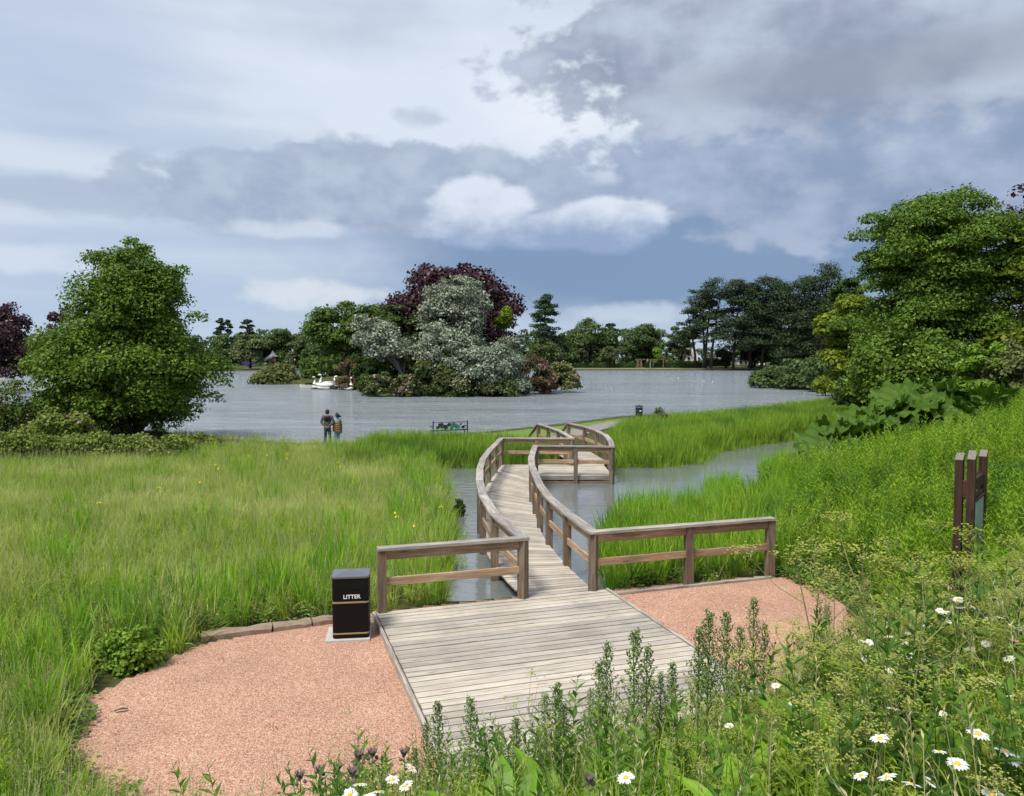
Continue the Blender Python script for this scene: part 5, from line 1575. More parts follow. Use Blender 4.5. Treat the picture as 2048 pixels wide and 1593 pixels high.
hedge('low clipped hedge left of the wooden pergola', 1145, 1272, 727, 737, 303)
hedge('low clipped hedge right of the wooden pergola, left of the pines', 1290, 1405, 724, 736, 303)
hedge('taller clipped hedge between the pine trunks', 1408, 1462, 718, 733, 306)
# pergola
P0 = atY(1276, 736, 302)
pg = empty('pergola', P0, 0, 'small weathered wooden pergola in the gap of the far hedge', 'pergola')
for x in (0, 1.3):
    for y in (0, 2.0):
        m = MB(); m.box((x, y, 1.6), (.45, .35, 3.2)); m.build('post', M['far_wood'], pg)
m = MB(); m.box((5.0, 0, 3.25), (11.5, .25, .25)); m.build('beam', M['far_wood'], pg)
m = MB(); m.box((5.0, 2.0, 3.25), (11.5, .25, .25)); m.build('beam', M['far_wood'], pg)
for x in (5.0, 10.0):
    m = MB(); m.box((x, 1.0, 1.6), (.4, .4, 3.1)); m.build('post', M['far_wood'], pg)
for q in range(8):
    m = MB(); m.box((-.5 + 1.5 * q, 1.0, 3.45), (.12, 2.8, .16)); m.build('rafter', M['far_wood'], pg)
# houses beyond the park
def house(label, x0, x1, yb, ye, yr, Y, depth=9, gable=False, rows=1, cols=3):
    a = atY(x0, yb, Y); b_ = atY(x1, ye, Y); r = atY(x0, yr, Y)
    L, H, RH = b_.x - a.x, b_.z - a.z, r.z - b_.z
    root = empty('house', a, 0, label, 'house', 'white houses beyond the park')
    m = MB(); m.box((L / 2, depth / 2, H / 2), (L, depth, H))
    if gable:
        m.add([(0.01, 0, H), (L - .01, 0, H), (L / 2, 0, H + RH * .96), (0.01, .3, H), (L - .01, .3, H), (L / 2, .3, H + RH * .96)], [(0, 1, 2), (5, 4, 3), (0, 3, 4, 1), (1, 4, 5, 2), (2, 5, 3, 0)])
    m.build('wall', M['white_wall'], root)
    o = .35
    m = MB()
    if gable:
        for s in (0, 1):
            xe = -o if s == 0 else L + o
            m.add([(xe, -o, H - .2), (L / 2, -o, H + RH), (L / 2, depth + o, H + RH), (xe, depth + o, H - .2), (xe, -o, H - .45), (L / 2, -o, H + RH - .25), (L / 2, depth + o, H + RH - .25), (xe, depth + o, H - .45)],
                  [(0, 1, 2, 3), (7, 6, 5, 4), (0, 4, 5, 1), (2, 6, 7, 3), (0, 3, 7, 4)])
    else:
        m.add([(-o, -o, H), (L + o, -o, H), (L + o, depth / 2, H + RH), (-o, depth / 2, H + RH), (L + o, depth + o, H), (-o, depth + o, H)], [(0, 1, 2, 3), (3, 2, 4, 5), (0, 3, 5), (1, 4, 2), (0, 5, 4, 1)])
    rf = m.build('roof', M['slate'], root)
    m = MB(); m.box((L * .8, depth / 2, H + RH + .3), (.9, .6, 1.6)); m.build('chimney', M['white_wall'], rf)
    for rr in range(rows):
        for cc in range(cols):
            cx = L * (cc + .5) / cols; cz = H * (rr + .55) / rows
            m = MB(); m.box((cx, -.04, cz), (1.3, .10, 1.5)); w_ = m.build('window', M['white_wall'], root)
            m = MB(); m.box((cx, -.10, cz), (1.1, .04, 1.3)); m.build('pane', M['glass'], w_)
house('white gabled house seen between the trees left of the tallest pine', 1372, 1396, 722, 706, 692, 345, gable=True, rows=2, cols=2)
house('long low white building right of the small young tree', 1322, 1362, 722, 716, 711, 350, cols=4)
house('white building seen under the pines at the right', 1476, 1530, 730, 722, 718, 345, cols=5)
house('pale house behind the trunks between pine and dark bush', 1428, 1450, 722, 712, 705, 350, cols=2)
house('white building low behind the dark rounded bush', 1540, 1575, 730, 721, 716, 345, cols=3)

# playground
def atz(px, py, Y): return atY(px, py, Y)
a = atz(456, 731, 300); b_ = atz(508, 718, 300)
fn = empty('play_fence', a, 0, 'blue slatted fence of the playground on the far shore', 'fence')
L, H = b_.x - a.x, b_.z - a.z
for q in range(8):
    m = MB(); m.box((L * q / 7, 0, H / 2), (.22, .22, H + .3)); m.build('post', M['far_wood'], fn)
for q in range(28):
    m = MB(); m.box((L * (q + .5) / 28, -.02, H / 2), (L / 28 - .05, .08, H)); m.build('slat', M['blue_fence'], fn)
tp = atz(546, 733, 292)
tw = empty('play_tower', tp, 0, 'reddish wooden play tower with pointed roof beside the slide', 'play tower')
for sx in (-1.2, 1.2):
    for sy in (-1.2, 1.2):
        m = MB(); m.box((sx, sy, 2.0), (.25, .25, 4.0)); m.build('post', M['red_wood'], tw)
m = MB(); m.box((0, 0, 1.9), (2.6, 2.6, .2)); m.build('deck', M['red_wood'], tw)
m = MB(); m.lathe([(2.1, 3.6), (1.0, 4.6), (.05, 6.0)], 8); m.build('roof', M['slate'], tw)
for q in range(2):
    m = MB(); m.box((0, -1.25 + 2.5 * q, 2.5), (2.4, .1, .9)); m.build('side_panel', M['red_wood'], tw)
sl0 = atz(544, 713, 290); sl1 = atz(505, 734, 290)
sd_ = empty('play_slide', sl1, 0, 'pale tube slide running down left from the play tower', 'slide')
d = sl0 - sl1
m = MB(); m.tube([(0, 0, .3), (d.x * .2, 0, d.z * .10 + .3), (d.x * .5, 0, d.z * .45), (d.x * .8, 0, d.z * .85), (d.x, 0, d.z)], [.45, .5, .5, .6, .75], 10); m.build('chute', M['slide'], sd_, smooth=True)
for t in (.4, .75):
    m = MB(); m.tube([(d.x * t, 0, 0), (d.x * t, 0, d.z * t * .95)], .1, 6); m.build('support', M['iron'], sd_)
ga = atz(511, 733, 298)
gt = empty('climbing_frame', ga, 0, 'brown timber climbing frame left of the play tower', 'climbing frame')
for x in (0, 1.2):
    m = MB(); m.box((x, 0, 1.5), (.25, .25, 3.0)); m.build('post', M['far_wood'], gt)
for z in (1.4, 2.2, 2.9):
    m = MB(); m.box((.6, 0, z), (1.4, .15, .15)); m.build('rung', M['far_wood'], gt)
# lamp standard by the island's left end
lp = atz(590, 738, 290)
lt = empty('lamp_post', lp, 0, 'white-headed lamp post standing left of the island scrub', 'lamp post')
m = MB(); m.tube([(0, 0, 0), (0, 0, 3.1)], [.09, .06], 8); m.build('column', M['iron'], lt)
m = MB(); m.ball((0, 0, 3.35), .3, 10, 8); m.build('globe', M['white_wall'], lt, smooth=True)

# ------------------------------------------------------------------ grasses, reeds and weeds (nobody could count them)
class Tuft:
    def __init__(self): self.v = []; self.f = []; self.mi = []
    def blade(self, base, ang, lean, h, w, curl=.5, seg=4, mi=0, twist=0.0):
        """arched tapering blade"""
        b0 = len(self.v)
        d = np.array([math.cos(ang), math.sin(ang), 0]); s = np.array([-math.sin(ang + twist), math.cos(ang + twist), 0])
        p = np.array(base, float); th = lean
        st = h / seg
        for i in range(seg + 1):
            t = i / seg
            ww = w * (1 - t ** 1.8) * .5 * (0.75 + .5 * min(1, t * 3))
            if i < seg:
                self.v += [tuple(p - s * ww), tuple(p + s * ww)]
            else:
                self.v.append(tuple(p))
            p = p + (d * math.sin(th) + np.array([0, 0, math.cos(th)])) * st
            th += curl / seg * (0.5 + 1.2 * t)
        for i in range(seg - 1):
            a = b0 + 2 * i
            self.f.append((a, a + 1, a + 3, a + 2)); self.mi.append(mi)
        a = b0 + 2 * (seg - 1)
        self.f.append((a, a + 1, a + 2)); self.mi.append(mi)
        return p
    def kite(self, c, d, n, L, W, mi=0, fold=.2):
        c = np.array(c, float); d = np.array(d, float); d /= np.linalg.norm(d)
        n = np.array(n, float); s = np.cross(n, d); s /= max(np.linalg.norm(s), 1e-6); n = np.cross(d, s)
        b0 = len(self.v)
        m = c + d * L * .42
        self.v += [tuple(c), tuple(m - s * W / 2 + n * W * fold), tuple(c + d * L - n * L * .12), tuple(m + s * W / 2 + n * W * fold)]
        self.f.append((b0, b0 + 1, b0 + 2, b0 + 3)); self.mi.append(mi)
    def leaf(self, c, d, up, L, W, mi=0, seg=6, droop=.6, wave=.0, ph=0.0):
        """broad leaf with midrib fold and wavy edge"""
        b0 = len(self.v)
        d = np.array(d, float); d /= np.linalg.norm(d)
        p = np.array(c, float)
        hz = np.array([d[0], d[1], 0]); hz /= max(np.linalg.norm(hz), 1e-6)
        el = math.asin(max(-1, min(1, d[2])))
        s = np.array([-hz[1], hz[0], 0])
        for i in range(seg + 1):
            t = i / seg
            w = W * .5 * (math.sin(math.pi * min(1, (t * .92 + .08))) ** .8) + .001
            dirn = hz * math.cos(el) + np.array([0, 0, math.sin(el)])
            nn = np.cross(s, dirn) * -1
            e1 = wave * math.sin(t * 17 + ph); e2 = wave * math.sin(t * 19 + ph + 2)
            self.v += [tuple(p - s * w * (1 + e1) + nn * w * (.28 + e1)), tuple(p), tuple(p + s * w * (1 + e2) + nn * w * (.28 + e2))]
            p = p + dirn * L / seg
            el -= droop / seg
        for i in range(seg):
            a = b0 + 3 * i
            self.f += [(a, a + 1, a + 4, a + 3), (a + 1, a + 2, a + 5, a + 4)]; self.mi += [mi, mi]
    def stem(self, pts, r, mi=0):
        """thin three-sided stem"""
        b0 = len(self.v)
        pts = [np.array(p, float) for p in pts]
        for i, p in enumerate(pts):
            rr = r * (1 - .6 * i / max(1, len(pts) - 1))
            for j in range(3):
                a = 2.094 * j
                self.v.append((p[0] + rr * math.cos(a), p[1] + rr * math.sin(a), p[2]))
        for i in range(len(pts) - 1):
            for j in range(3):
                a = b0 + 3 * i
                self.f.append((a + j, a + (j + 1) % 3, a + 3 + (j + 1) % 3, a + 3 + j)); self.mi.append(mi)
    def mesh(self, name, mats):
        me = bpy.data.meshes.new(name)
        me.from_pydata(self.v, [], self.f)
        me.polygons.foreach_set('material_index', self.mi)
        for m in mats: me.materials.append(m)
        a = me.attributes.new('tint', 'FLOAT', 'FACE')
        a.data.foreach_set('value', np.random.default_rng(1).random(len(self.f)).astype(np.float32))
        me.update()
        return me
def srccol(name, meshes):
    c = bpy.data.collections.new(name)
    for i, me in enumerate(meshes):
        o = bpy.data.objects.new('%s_source' % name, me)
        c.objects.link(o)
    return c
def gn_scatter(col):
    ng = bpy.data.node_groups.new('scatter', 'GeometryNodeTree')
    ng.interface.new_socket('Geometry', in_out='INPUT', socket_type='NodeSocketGeometry')
    ng.interface.new_socket('Geometry', in_out='OUTPUT', socket_type='NodeSocketGeometry')
    N = ng.nodes
    i = N.new('NodeGroupInput'); o = N.new('NodeGroupOutput')
    ci = N.new('GeometryNodeCollectionInfo'); ci.inputs[0].default_value = col
    ci.inputs[1].default_value = True; ci.inputs[2].default_value = True
    ip = N.new('GeometryNodeInstanceOnPoints')
    ip.inputs['Pick Instance'].default_value = True
    def attr(nm, typ):
        a = N.new('GeometryNodeInputNamedAttribute'); a.data_type = typ; a.inputs[0].default_value = nm
        return a.outputs[0]
    ng.links.new(i.outputs[0], ip.inputs['Points'])
    ng.links.new(ci.outputs[0], ip.inputs['Instance'])
    ng.links.new(attr('pick', 'INT'), ip.inputs['Instance Index'])
    er = N.new('FunctionNodeEulerToRotation')
    ng.links.new(attr('rot', 'FLOAT_VECTOR'), er.inputs[0])
    ng.links.new(er.outputs[0], ip.inputs['Rotation'])
    ng.links.new(attr('scl', 'FLOAT_VECTOR'), ip.inputs['Scale'])
    ng.links.new(ip.outputs[0], o.inputs[0])
    return ng
def scatter(name, label, cat, P, meshes, smin, smax, tilt=.12, zscale=None, g=rng):
    n = len(P)
    if not n: return
    me = bpy.data.meshes.new(name)
    me.vertices.add(n); me.vertices.foreach_set('co', np.asarray(P, np.float32).ravel())
    def at_(nm, typ, key, arr):
        a = me.attributes.new(nm, typ, 'POINT'); a.data.foreach_set(key, np.asarray(arr).ravel())
    at_('pick', 'INT', 'value', g.integers(0, len(meshes), n).astype(np.int32))
    at_('rot', 'FLOAT_VECTOR', 'vector', np.c_[g.normal(size=n) * tilt, g.normal(size=n) * tilt, g.random(n) * 6.283].astype(np.float32))
    s = smin + (smax - smin) * g.random(n)
    zs = s * (1 if zscale is None else zscale)
    at_('scl', 'FLOAT_VECTOR', 'vector', np.c_[s, s, zs].astype(np.float32))
    me.update()
    o = link(name, me)
    md = o.modifiers.new('scatter', 'NODES'); md.node_group = gn_scatter(srccol(name, meshes))
    return tag(o, label, cat, kind='stuff')
def points(x0, x1, y0, y1, dens, keep, g=rng, near=None):
    n = int((x1 - x0) * (y1 - y0) * dens)
    X = g.uniform(x0, x1, n); Y = g.uniform(y0, y1, n)
    # leave out what lies well outside the view
    px = 1024 + F * X / np.maximum(Y, .3)
    k = (px > -420) & (px < 2500)
    if near is not None:
        k &= g.random(n) < np.clip((near / Y) ** 1.0, 0.25, 1)
    X, Y = X[k], Y[k]
    P = np.c_[X, Y]
    Z = terrain(X, Y)
    m = keep(P, Z)
    return np.c_[P, Z][m]
PLAT = np.array([PL, PR, PR + V * PLEN, PL + V * PLEN])
WALKPOLY = np.vstack([LA - [.15, 0], (RA + [.15, 0])[::-1]])
LANDPOLY = np.array([(LA[-1][0] - .1, RA[-1][1] - .2), (xr + .2, RA[-1][1] - .2), (xr + .2, LFa[1] + .2), (LA[-1][0] - .1, LFa[1] + .2)])
LEGPOLY = np.vstack([S2L - [.15, 0], (S2R + [.15, 0])[::-1]])
def dry(P, lim=-.12):
    return (sdf(P, POND) > lim) & (sdf(P, LAKE) > .1)
def clear(P, gm=0.05):
    return (sdf(P, GRAVEL) > gm) & (sdf(P, PLAT) > .05) & (sdf(P, WALKPOLY) > .05) & (sdf(P, LANDPOLY) > 0) & (sdf(P, LEGPOLY) > 0)
BUSH = px_poly([(180, 1300), (330, 1290), (335, 1400), (170, 1420)], .2)
bin_ok = lambda P: (np.hypot(P[:, 0] - BP.x, P[:, 1] - BP.y) > .5) & (sdf(P, BUSH) > .05)
STONES = px_poly([(395, 1300), (705, 1255), (705, 1225), (395, 1262)], .2)

def grass_meshes(n, blades, h, w, rad, mats, seeds=0, lean=.25, curl=.9, seedmat=1):
    out = []
    for i in range(n):
        g = np.random.default_rng(300 + i + int(h * 100) + blades)
        t = Tuft()
        for j in range(blades):
            a = g.uniform(0, 6.283); r = rad * math.sqrt(g.random())
            t.blade((r * math.cos(a), r * math.sin(a), -.03), a + g.normal() * .8, abs(g.normal()) * lean, h * g.uniform(.5, 1.1), w * g.uniform(.7, 1.3), abs(g.normal()) * curl, 4, 0)
        for j in range(seeds):
            a = g.uniform(0, 6.283); r = rad * math.sqrt(g.random()); ln = g.uniform(.02, .3)
            hh = h * g.uniform(1.0, 1.35)
            b0 = np.array([r * math.cos(a), r * math.sin(a), 0]); d = np.array([math.cos(a) * math.sin(ln), math.sin(a) * math.sin(ln), math.cos(ln)])
            top = b0 + d * hh
            t.stem([b0, b0 + d * hh * .6, top], .0022, seedmat)
            for q in range(7):
                p = top - d * .02 * q * 1.1
                an = g.uniform(0, 6.283)
                t.kite(p, (math.cos(an) * .5, math.sin(an) * .5, 1.0), (0, 0, 1), .024, .006, seedmat)
        out.append(t.mesh('grass_tuft', mats))
    return out
def iris_meshes(n, blades, h, w, mats, curl=.35):
    out = []
    for i in range(n):
        g = np.random.default_rng(400 + i + blades)
        t = Tuft()
        for j in range(blades):
            a = g.uniform(0, 6.283); r = .13 * math.sqrt(g.random())
            t.blade((r * math.cos(a), r * math.sin(a), -.05), a + g.normal() * .6, abs(g.normal()) * .13, h * g.uniform(.6, 1.1), w * g.uniform(.7, 1.25), abs(g.normal()) * curl + (.9 if g.random() < .12 else 0), 5, 0, g.normal() * .6)
        out.append(t.mesh('reed_tuft', mats))
    return out
def weed_meshes(n, stems, h, mats, leafL=.09, leafW=.018, nleaf=26, spread=.10):
    out = []
    for i in range(n):
        g = np.random.default_rng(500 + i + stems + nleaf)
        t = Tuft()
        for j in range(stems):
            a = g.uniform(0, 6.283); r = spread * math.sqrt(g.random())
            b0 = np.array([r * math.cos(a), r * math.sin(a), -.03]); ln = abs(g.normal()) * .14
            d = np.array([math.cos(a) * math.sin(ln), math.sin(a) * math.sin(ln), math.cos(ln)])
            hh = h * g.uniform(.65, 1.1)
            t.stem([b0, b0 + d * hh * .5, b0 + d * hh], .004, 0)
            for q in range(nleaf):
                u = .18 + .82 * (q + g.random()) / nleaf
                p = b0 + d * hh * u; an = q * 2.4 + g.normal() * .3
                el = .35 + .5 * u
                dd = np.array([math.cos(an) * math.cos(el), math.sin(an) * math.cos(el), math.sin(el)])
                s = (1.15 - .7 * u) * g.uniform(.8, 1.2) * (1 if u < .92 else .7)
                t.kite(p, dd, (0, 0, 1), leafL * s * 1.3, leafW * s * 1.25, 0)
        out.append(t.mesh('weed_tuft', mats))
    return out
# --- meadow on the left
meadow = grass_meshes(6, 30, .54, .0105, .18, [M['meadow'], M['meadow_seed']], seeds=4, lean=.38, curl=1.5) + grass_meshes(4, 22, .66, .014, .16, [M['meadow'], M['meadow_seed']], seeds=0, lean=.30, curl=1.7)
def meadow_zone(P, Z):
    s = sdf(P, POND)
    left = P[:, 0] < np.interp(P[:, 1], [0, 12, 20, 26, 31, 33, 36], [-4, -1.25, -1.2, -1.6, -2.4, -6.0, -6.8])
    back = P[:, 1] < np.interp(P[:, 0], [-40, -16, -12, -6], [33, 33.5, 35.3, 35.3])
    return left & back & dry(P) & clear(P, .12) & bin_ok(P) & (sdf(P, STONES) > .0) & (P[:, 1] > 6.8)
g1 = np.random.default_rng(1)
scatter('meadow_grass', 'long pale green grass of the meadow left of the boardwalk', 'grass', points(-34, 0, 6.5, 36, 34, meadow_zone, g1, 20), meadow, .62, 1.2, .20, g=g1)
# broader leaves, irises: along the water, in clumps through the meadow and along the stones
irisB = iris_meshes(6, 12, .98, .032, [M['iris']])
def iris_zone(P, Z):
    s = sdf(P, POND)
    base = meadow_zone(P, Z)
    n = np.sin(P[:, 0] * 1.7 + 1.3 * np.sin(P[:, 1] * .9)) * np.cos(P[:, 1] * 1.3 + P[:, 0] * .4)
    edge = (s < 1.7) | ((sdf(P, GRAVEL) < 2.2) & (P[:, 1] > 8.5))
    return base & (edge & (n > -.35) | (n > .72))
g2 = np.random.default_rng(2)
scatter('iris_leaves', 'broad bright iris leaves along the meadow edge and waterside', 'leaves', points(-24, 0, 8, 35, 9, iris_zone, g2, 18), irisB, .65, 1.0, .10, g=g2)
# --- reed beds
reeds = iris_meshes(6, 15, .98, .024, [M['reed']], .6)
def reed_back(P, Z):
    m = (P[:, 0] > -6.6) & (P[:, 0] < 3.2) & (P[:, 1] > 30.2) & (P[:, 1] < np.interp(P[:, 0], [-6.6, -2, 1, 3.2], [37.2, 37.0, 34.6, 34.0]))
    return m & dry(P, -.45) & clear(P)
g3 = np.random.default_rng(3)
scatter('reed_bed', 'bright green reed bed behind the boardwalk landing, left side', 'reeds', points(-7, 3.4, 30, 38.6, 34, reed_back, g3), reeds, .62, 1.08, .12, g=g3)
RB = px_poly([(1226, 938), (1300, 940), (1392, 933), (1422, 909), (1500, 895), (1600, 883), (1690, 880), (1760, 850), (1700, 822), (1600, 829), (1480, 839), (1330, 848), (1260, 858), (1228, 885)], .2)
def reed_right(P, Z): return (sdf(P, RB) < .2) & dry(P, -.35) & clear(P)
g4 = np.random.default_rng(4)
scatter('reed_bed', 'yellow-green reed bed right of the boardwalk, between pond and lake path', 'reeds', points(3, 30, 28, 62, 26, reed_right, g4), reeds, .65, 1.15, .12, g=g4)
RF = px_poly([(1195, 1055), (1300, 1045), (1400, 1035), (1500, 1015), (1580, 985), (1640, 960), (1680, 1010), (1640, 1080), (1570, 1150), (1530, 1146), (1220, 1174), (1195, 1110)], .15)
def reed_front(P, Z): return (sdf(P, RF) < .1) & dry(P, -.30) & clear(P, .02)
g5 = np.random.default_rng(5)
scatter('reed_bed', 'reeds and iris leaves behind the right railing wing', 'reeds', points(1, 12, 13, 26, 26, reed_front, g5), reeds[:4] + irisB[:3], .55, .98, .12, g=g5)
# thin rushes standing in the pond
rush = grass_meshes(4, 15, .80, .011, .16, [M['iris']], 0, .14, .35)
g6 = np.random.default_rng(6)
def rush_zone(P, Z):
    s = sdf(P, POND)
    a = sdf(P, px_poly([(1410, 975), (1470, 962), (1485, 1000), (1410, 1010)])) < .1
    b_ = sdf(P, px_poly([(1530, 940), (1600, 900), (1650, 890), (1600, 970), (1545, 1000)])) < .2
    c = sdf(P, px_poly([(1230, 1010), (1390, 1000), (1390, 1040), (1230, 1050)])) < .1
    return (a | b_ | c) & (s < 0)
pr = points(2, 16, 18, 34, 16, rush_zone, g6); pr[:, 2] = -.05
scatter('rushes', 'sparse rushes standing in the pond water', 'rushes', pr, rush, .8, 1.15, .06, g=g6)
# --- weeds on the right-hand bank
weeds = weed_meshes(6, 4, .95, [M['weed']], .13, .030, 24, .15)
weeds2 = weed_meshes(3, 4, .75, [M['weed_dark']], .11, .036, 22, .14)
def bank(P, Z):
    s = sdf(P, POND)
    return (P[:, 0] > 3) & (P[:, 1] > 8.2) & dry(P, .05) & clear(P, .35) & (sdf(P, RF) > -.6) & (sdf(P, RB) > -.4) & ((Z > .30) | (P[:, 0] > 8)) & (np.hypot(P[:, 0] - 6.6, P[:, 1] - 11.1) > .35) & ~((P[:, 0] / P[:, 1] > .545) & (P[:, 0] / P[:, 1] < .625) & (P[:, 1] < 11.0))
g7 = np.random.default_rng(7)
scatter('bank_weeds', 'tall leafy green weeds covering the right bank', 'weeds', points(3, 40, 8, 46, 15, bank, g7, 22), weeds + weeds[:2] + weeds2[:2], .60, 1.35, .14, g=g7)
tall = weed_meshes(3, 6, 1.15, [M['weed']], .15, .040, 26, .2) + weed_meshes(3, 6, 1.0, [M['weed_dark']], .14, .045, 24, .2)
def clumps(P, Z):
    n = np.sin(P[:, 0] * 1.1 + 1.7 * np.sin(P[:, 1] * .55)) * np.cos(P[:, 1] * .8 + P[:, 0] * .5)
    return bank(P, Z) & (n > .35)
g71 = np.random.default_rng(71)
scatter('tall_weeds', 'clumps of taller darker weeds on the right bank', 'weeds', points(3, 40, 9, 46, 5, clumps, g71, 24), tall, .75, 1.25, .14, g=g71)
bgrass = grass_meshes(4, 26, .60, .011, .16, [M['weed'], M['meadow_seed']], 1, .25, .7)
g8 = np.random.default_rng(8)
scatter('bank_grass', 'coarse green grass among the weeds of the right bank', 'grass', points(3, 38, 8, 46, 10, bank, g8, 20), bgrass, .7, 1.1, .15, g=g8)
# low growth round the gravel
cover = []
for i in range(5):
    g = np.random.default_rng(600 + i); t = Tuft()
    for j in range(46):
        a = g.uniform(0, 6.283); r = .16 * math.sqrt(g.random()); z = g.uniform(.02, .16)
        an = g.uniform(0, 6.283)
        t.kite((r * math.cos(a), r * math.sin(a), z), (math.cos(an), math.sin(an), g.uniform(-.1, .5)), (0, 0, 1), g.uniform(.03, .07), g.uniform(.025, .05), 0 if g.random() < .8 else 1)
    cover.append(t.mesh('cover_tuft', [M['weed_dark'], M['dry']]))
def verge(P, Z):
    s = sdf(P, GRAVEL)
    return (s > -.08 + .12 * np.sin(P[:, 0] * 3) * np.sin(P[:, 1] * 2.3)) & (s < .75) & dry(P, .1) & (sdf(P, PLAT) > .1) & bin_ok(P) & (sdf(P, STONES) > 0) & (sdf(P, WALKPOLY) > .1) & (P[:, 1] > 3) & ~((P[:, 1] > 12.3) & (P[:, 0] < 1.9) & (P[:, 0] > -2.6))
g9 = np.random.default_rng(9)
scatter('verge_plants', 'low creeping plants along the gravel edge', 'ground cover', points(-9, 8, 5, 16, 30, verge, g9), cover, .7, 1.5, .2, g=g9)
gv = grass_meshes(3, 20, .24, .006, .09, [M['meadow'], M['meadow_seed']], 1, .35, .9)
scatter('verge_grass', 'short grass fringing the gravel', 'grass', points(-9, 8, 5, 16, 18, verge, g9), gv, .6, 1.2, .2, g=g9)
# bits blown on to the gravel and the deck
deb = []
for i in range(3):
    g = np.random.default_rng(650 + i); t = Tuft()
    for j in range(3 + i):
        an = g.uniform(0, 6.283)
        t.kite((g.normal() * .05, g.normal() * .05, .012), (math.cos(an), math.sin(an), .15), (0, 0, 1), g.uniform(.02, .045), g.uniform(.008, .018), 0)
    deb.append(t.mesh('leaf_litter', [M['soil']] if i else [M['dry']]))
gd = np.random.default_rng(66)
pd_ = points(-7, 6, 6, 14, 5.0, lambda P, Z: (sdf(P, GRAVEL) < -.03) & (sdf(P, PLAT) > .03) & (gd.random(len(P)) < np.clip(.18 + .9 * np.exp(sdf(P, GRAVEL) * 2.2), 0, 1)), gd)
pd_[:, 2] += .024
scatter('leaf_litter', 'scraps of dead leaf scattered over the pink gravel', 'leaf litter', pd_, deb, .6, 1.2, .1, g=gd)
# left foreground slope
def leftslope(P, Z):
    return (P[:, 0] < -2.0) & (P[:, 1] < 9.5) & clear(P, .15) & (P[:, 1] > 1.6) & bin_ok(P)
gl1 = np.random.default_rng(10)
lsg = grass_meshes(5, 34, .42, .0065, .13, [M['iris'], M['meadow_seed']], 3, .3, 1.0)
scatter('slope_grass', 'fine green grass on the slope at the lower left', 'grass', points(-12, -1.5, 1.6, 9.5, 45, leftslope, gl1), lsg, .7, 1.15, .18, g=gl1)
scatter('slope_weeds', 'leafy weeds on the slope at the lower left', 'weeds', points(-13, -2.5, 4.5, 13, 9, lambda P, Z: (P[:, 0] < -4.2) & clear(P, .2) & bin_ok(P), gl1), weeds2 + weeds[:2], .5, .9, .14, g=gl1)
# foreground bank under the camera
def foreb(P, Z):
    return (P[:, 1] > 1.5) & (P[:, 1] < 9.5) & (P[:, 0] > -3.2) & clear(P, .0) & (Z > .32) & ~((P[:, 0] / P[:, 1] > .560) & (P[:, 0] / P[:, 1] < .620) & (P[:, 1] > 4.3))
gf = np.random.default_rng(12)
fg = grass_meshes(5, 26, .40, .006, .11, [M['weed'], M['meadow_seed']], 1, .35, 1.1)
scatter('foreground_grass', 'fine grass between the wild flowers in the foreground', 'grass', points(-3.2, 9, 1.5, 9.5, 55, foreb, gf), fg, .8, 1.35, .2, g=gf)
fw = weed_meshes(5, 4, .46, [M['weed']], .075, .016, 24, .10)
scatter('foreground_weeds', 'leafy green weeds in the foreground', 'weeds', points(-1.6, 9, 1.6, 9.5, 32, lambda P, Z: foreb(P, Z) & (P[:, 0] > -1.5), gf), fw + weeds2[:1], .65, 1.1, .16, g=gf)
# dock leaves
docks = []
for i in range(4):
    g = np.random.default_rng(700 + i); t = Tuft()
    for j in range(7):
        a = g.uniform(0, 6.283); el = g.uniform(.75, 1.35)
        t.leaf((.02 * math.cos(a), .02 * math.sin(a), .02), (math.cos(a) * math.cos(el), math.sin(a) * math.cos(el), math.sin(el)), None, g.uniform(.34, .56), g.uniform(.075, .125), 0, 8, g.uniform(.4, 1.3), .10, g.uniform(0, 6))
    docks.append(t.mesh('dock_plant', [M['dock']]))
scatter('dock_leaves', 'broad glossy dock leaves in the foreground bank', 'leaves', points(-.5, 6, 1.9, 6.5, 12, lambda P, Z: foreb(P, Z) & (P[:, 0] > -.2 + .0 * P[:, 1]), gf), docks, .6, 1.0, .12, g=gf)
# umbels with yellow-green heads
umb = []; UH = []
for i in range(5):
    g = np.random.default_rng(800 + i); t = Tuft()
    H = g.uniform(.5, .7)
    top = np.array([g.normal() * .05, g.normal() * .05, H])
    t.stem([(0, 0, -.03), top * .5 + np.array([.02, 0, 0]), top], .0035, 1)
    heads = [top]
    for j in range(4):
        u = g.uniform(.45, .85); a = g.uniform(0, 6.283); b0 = top * u
        e = b0 + np.array([math.cos(a) * .13, math.sin(a) * .13, g.uniform(.08, .17)])
        t.stem([b0, (b0 + e) / 2 + np.array([0, 0, -.015]), e], .0022, 1); heads.append(e)
    for h in heads:
        for j in range(11):
            a = g.uniform(0, 6.283); r = .055 * math.sqrt(g.random())
            e = h + np.array([math.cos(a) * r, math.sin(a) * r, .035 - r * .3])
            t.stem([h, e], .0009, 1)
            for q in range(6):
                o_ = g.normal(size=3) * .0075
                t.kite(e + o_, (g.normal(), g.normal(), .3), (0, 0, 1), .010, .008, 0)
    for j in range(10):
        u = g.uniform(.1, .6); a = g.uniform(0, 6.283)
        b0 = top * u
        for q in range(5):
            t.kite(b0 + np.array([math.cos(a), math.sin(a), .4]) * .025 * q, (math.cos(a + g.normal() * .9), math.sin(a + g.normal() * .9), .3), (0, 0, 1), .045, .010, 2)
    umb.append(t.mesh('umbel_plant', [M['umbel'], M['dry'], M['weed']])); UH.append(H)
scatter('umbel_flowers', 'yellow-green umbel flower heads through the foreground bank', 'flowers', points(-1.5, 8, 1.7, 9, 12, lambda P, Z: foreb(P, Z) & ((P[:, 0] > .8)), gf), umb, .7, 1.25, .16, g=gf)
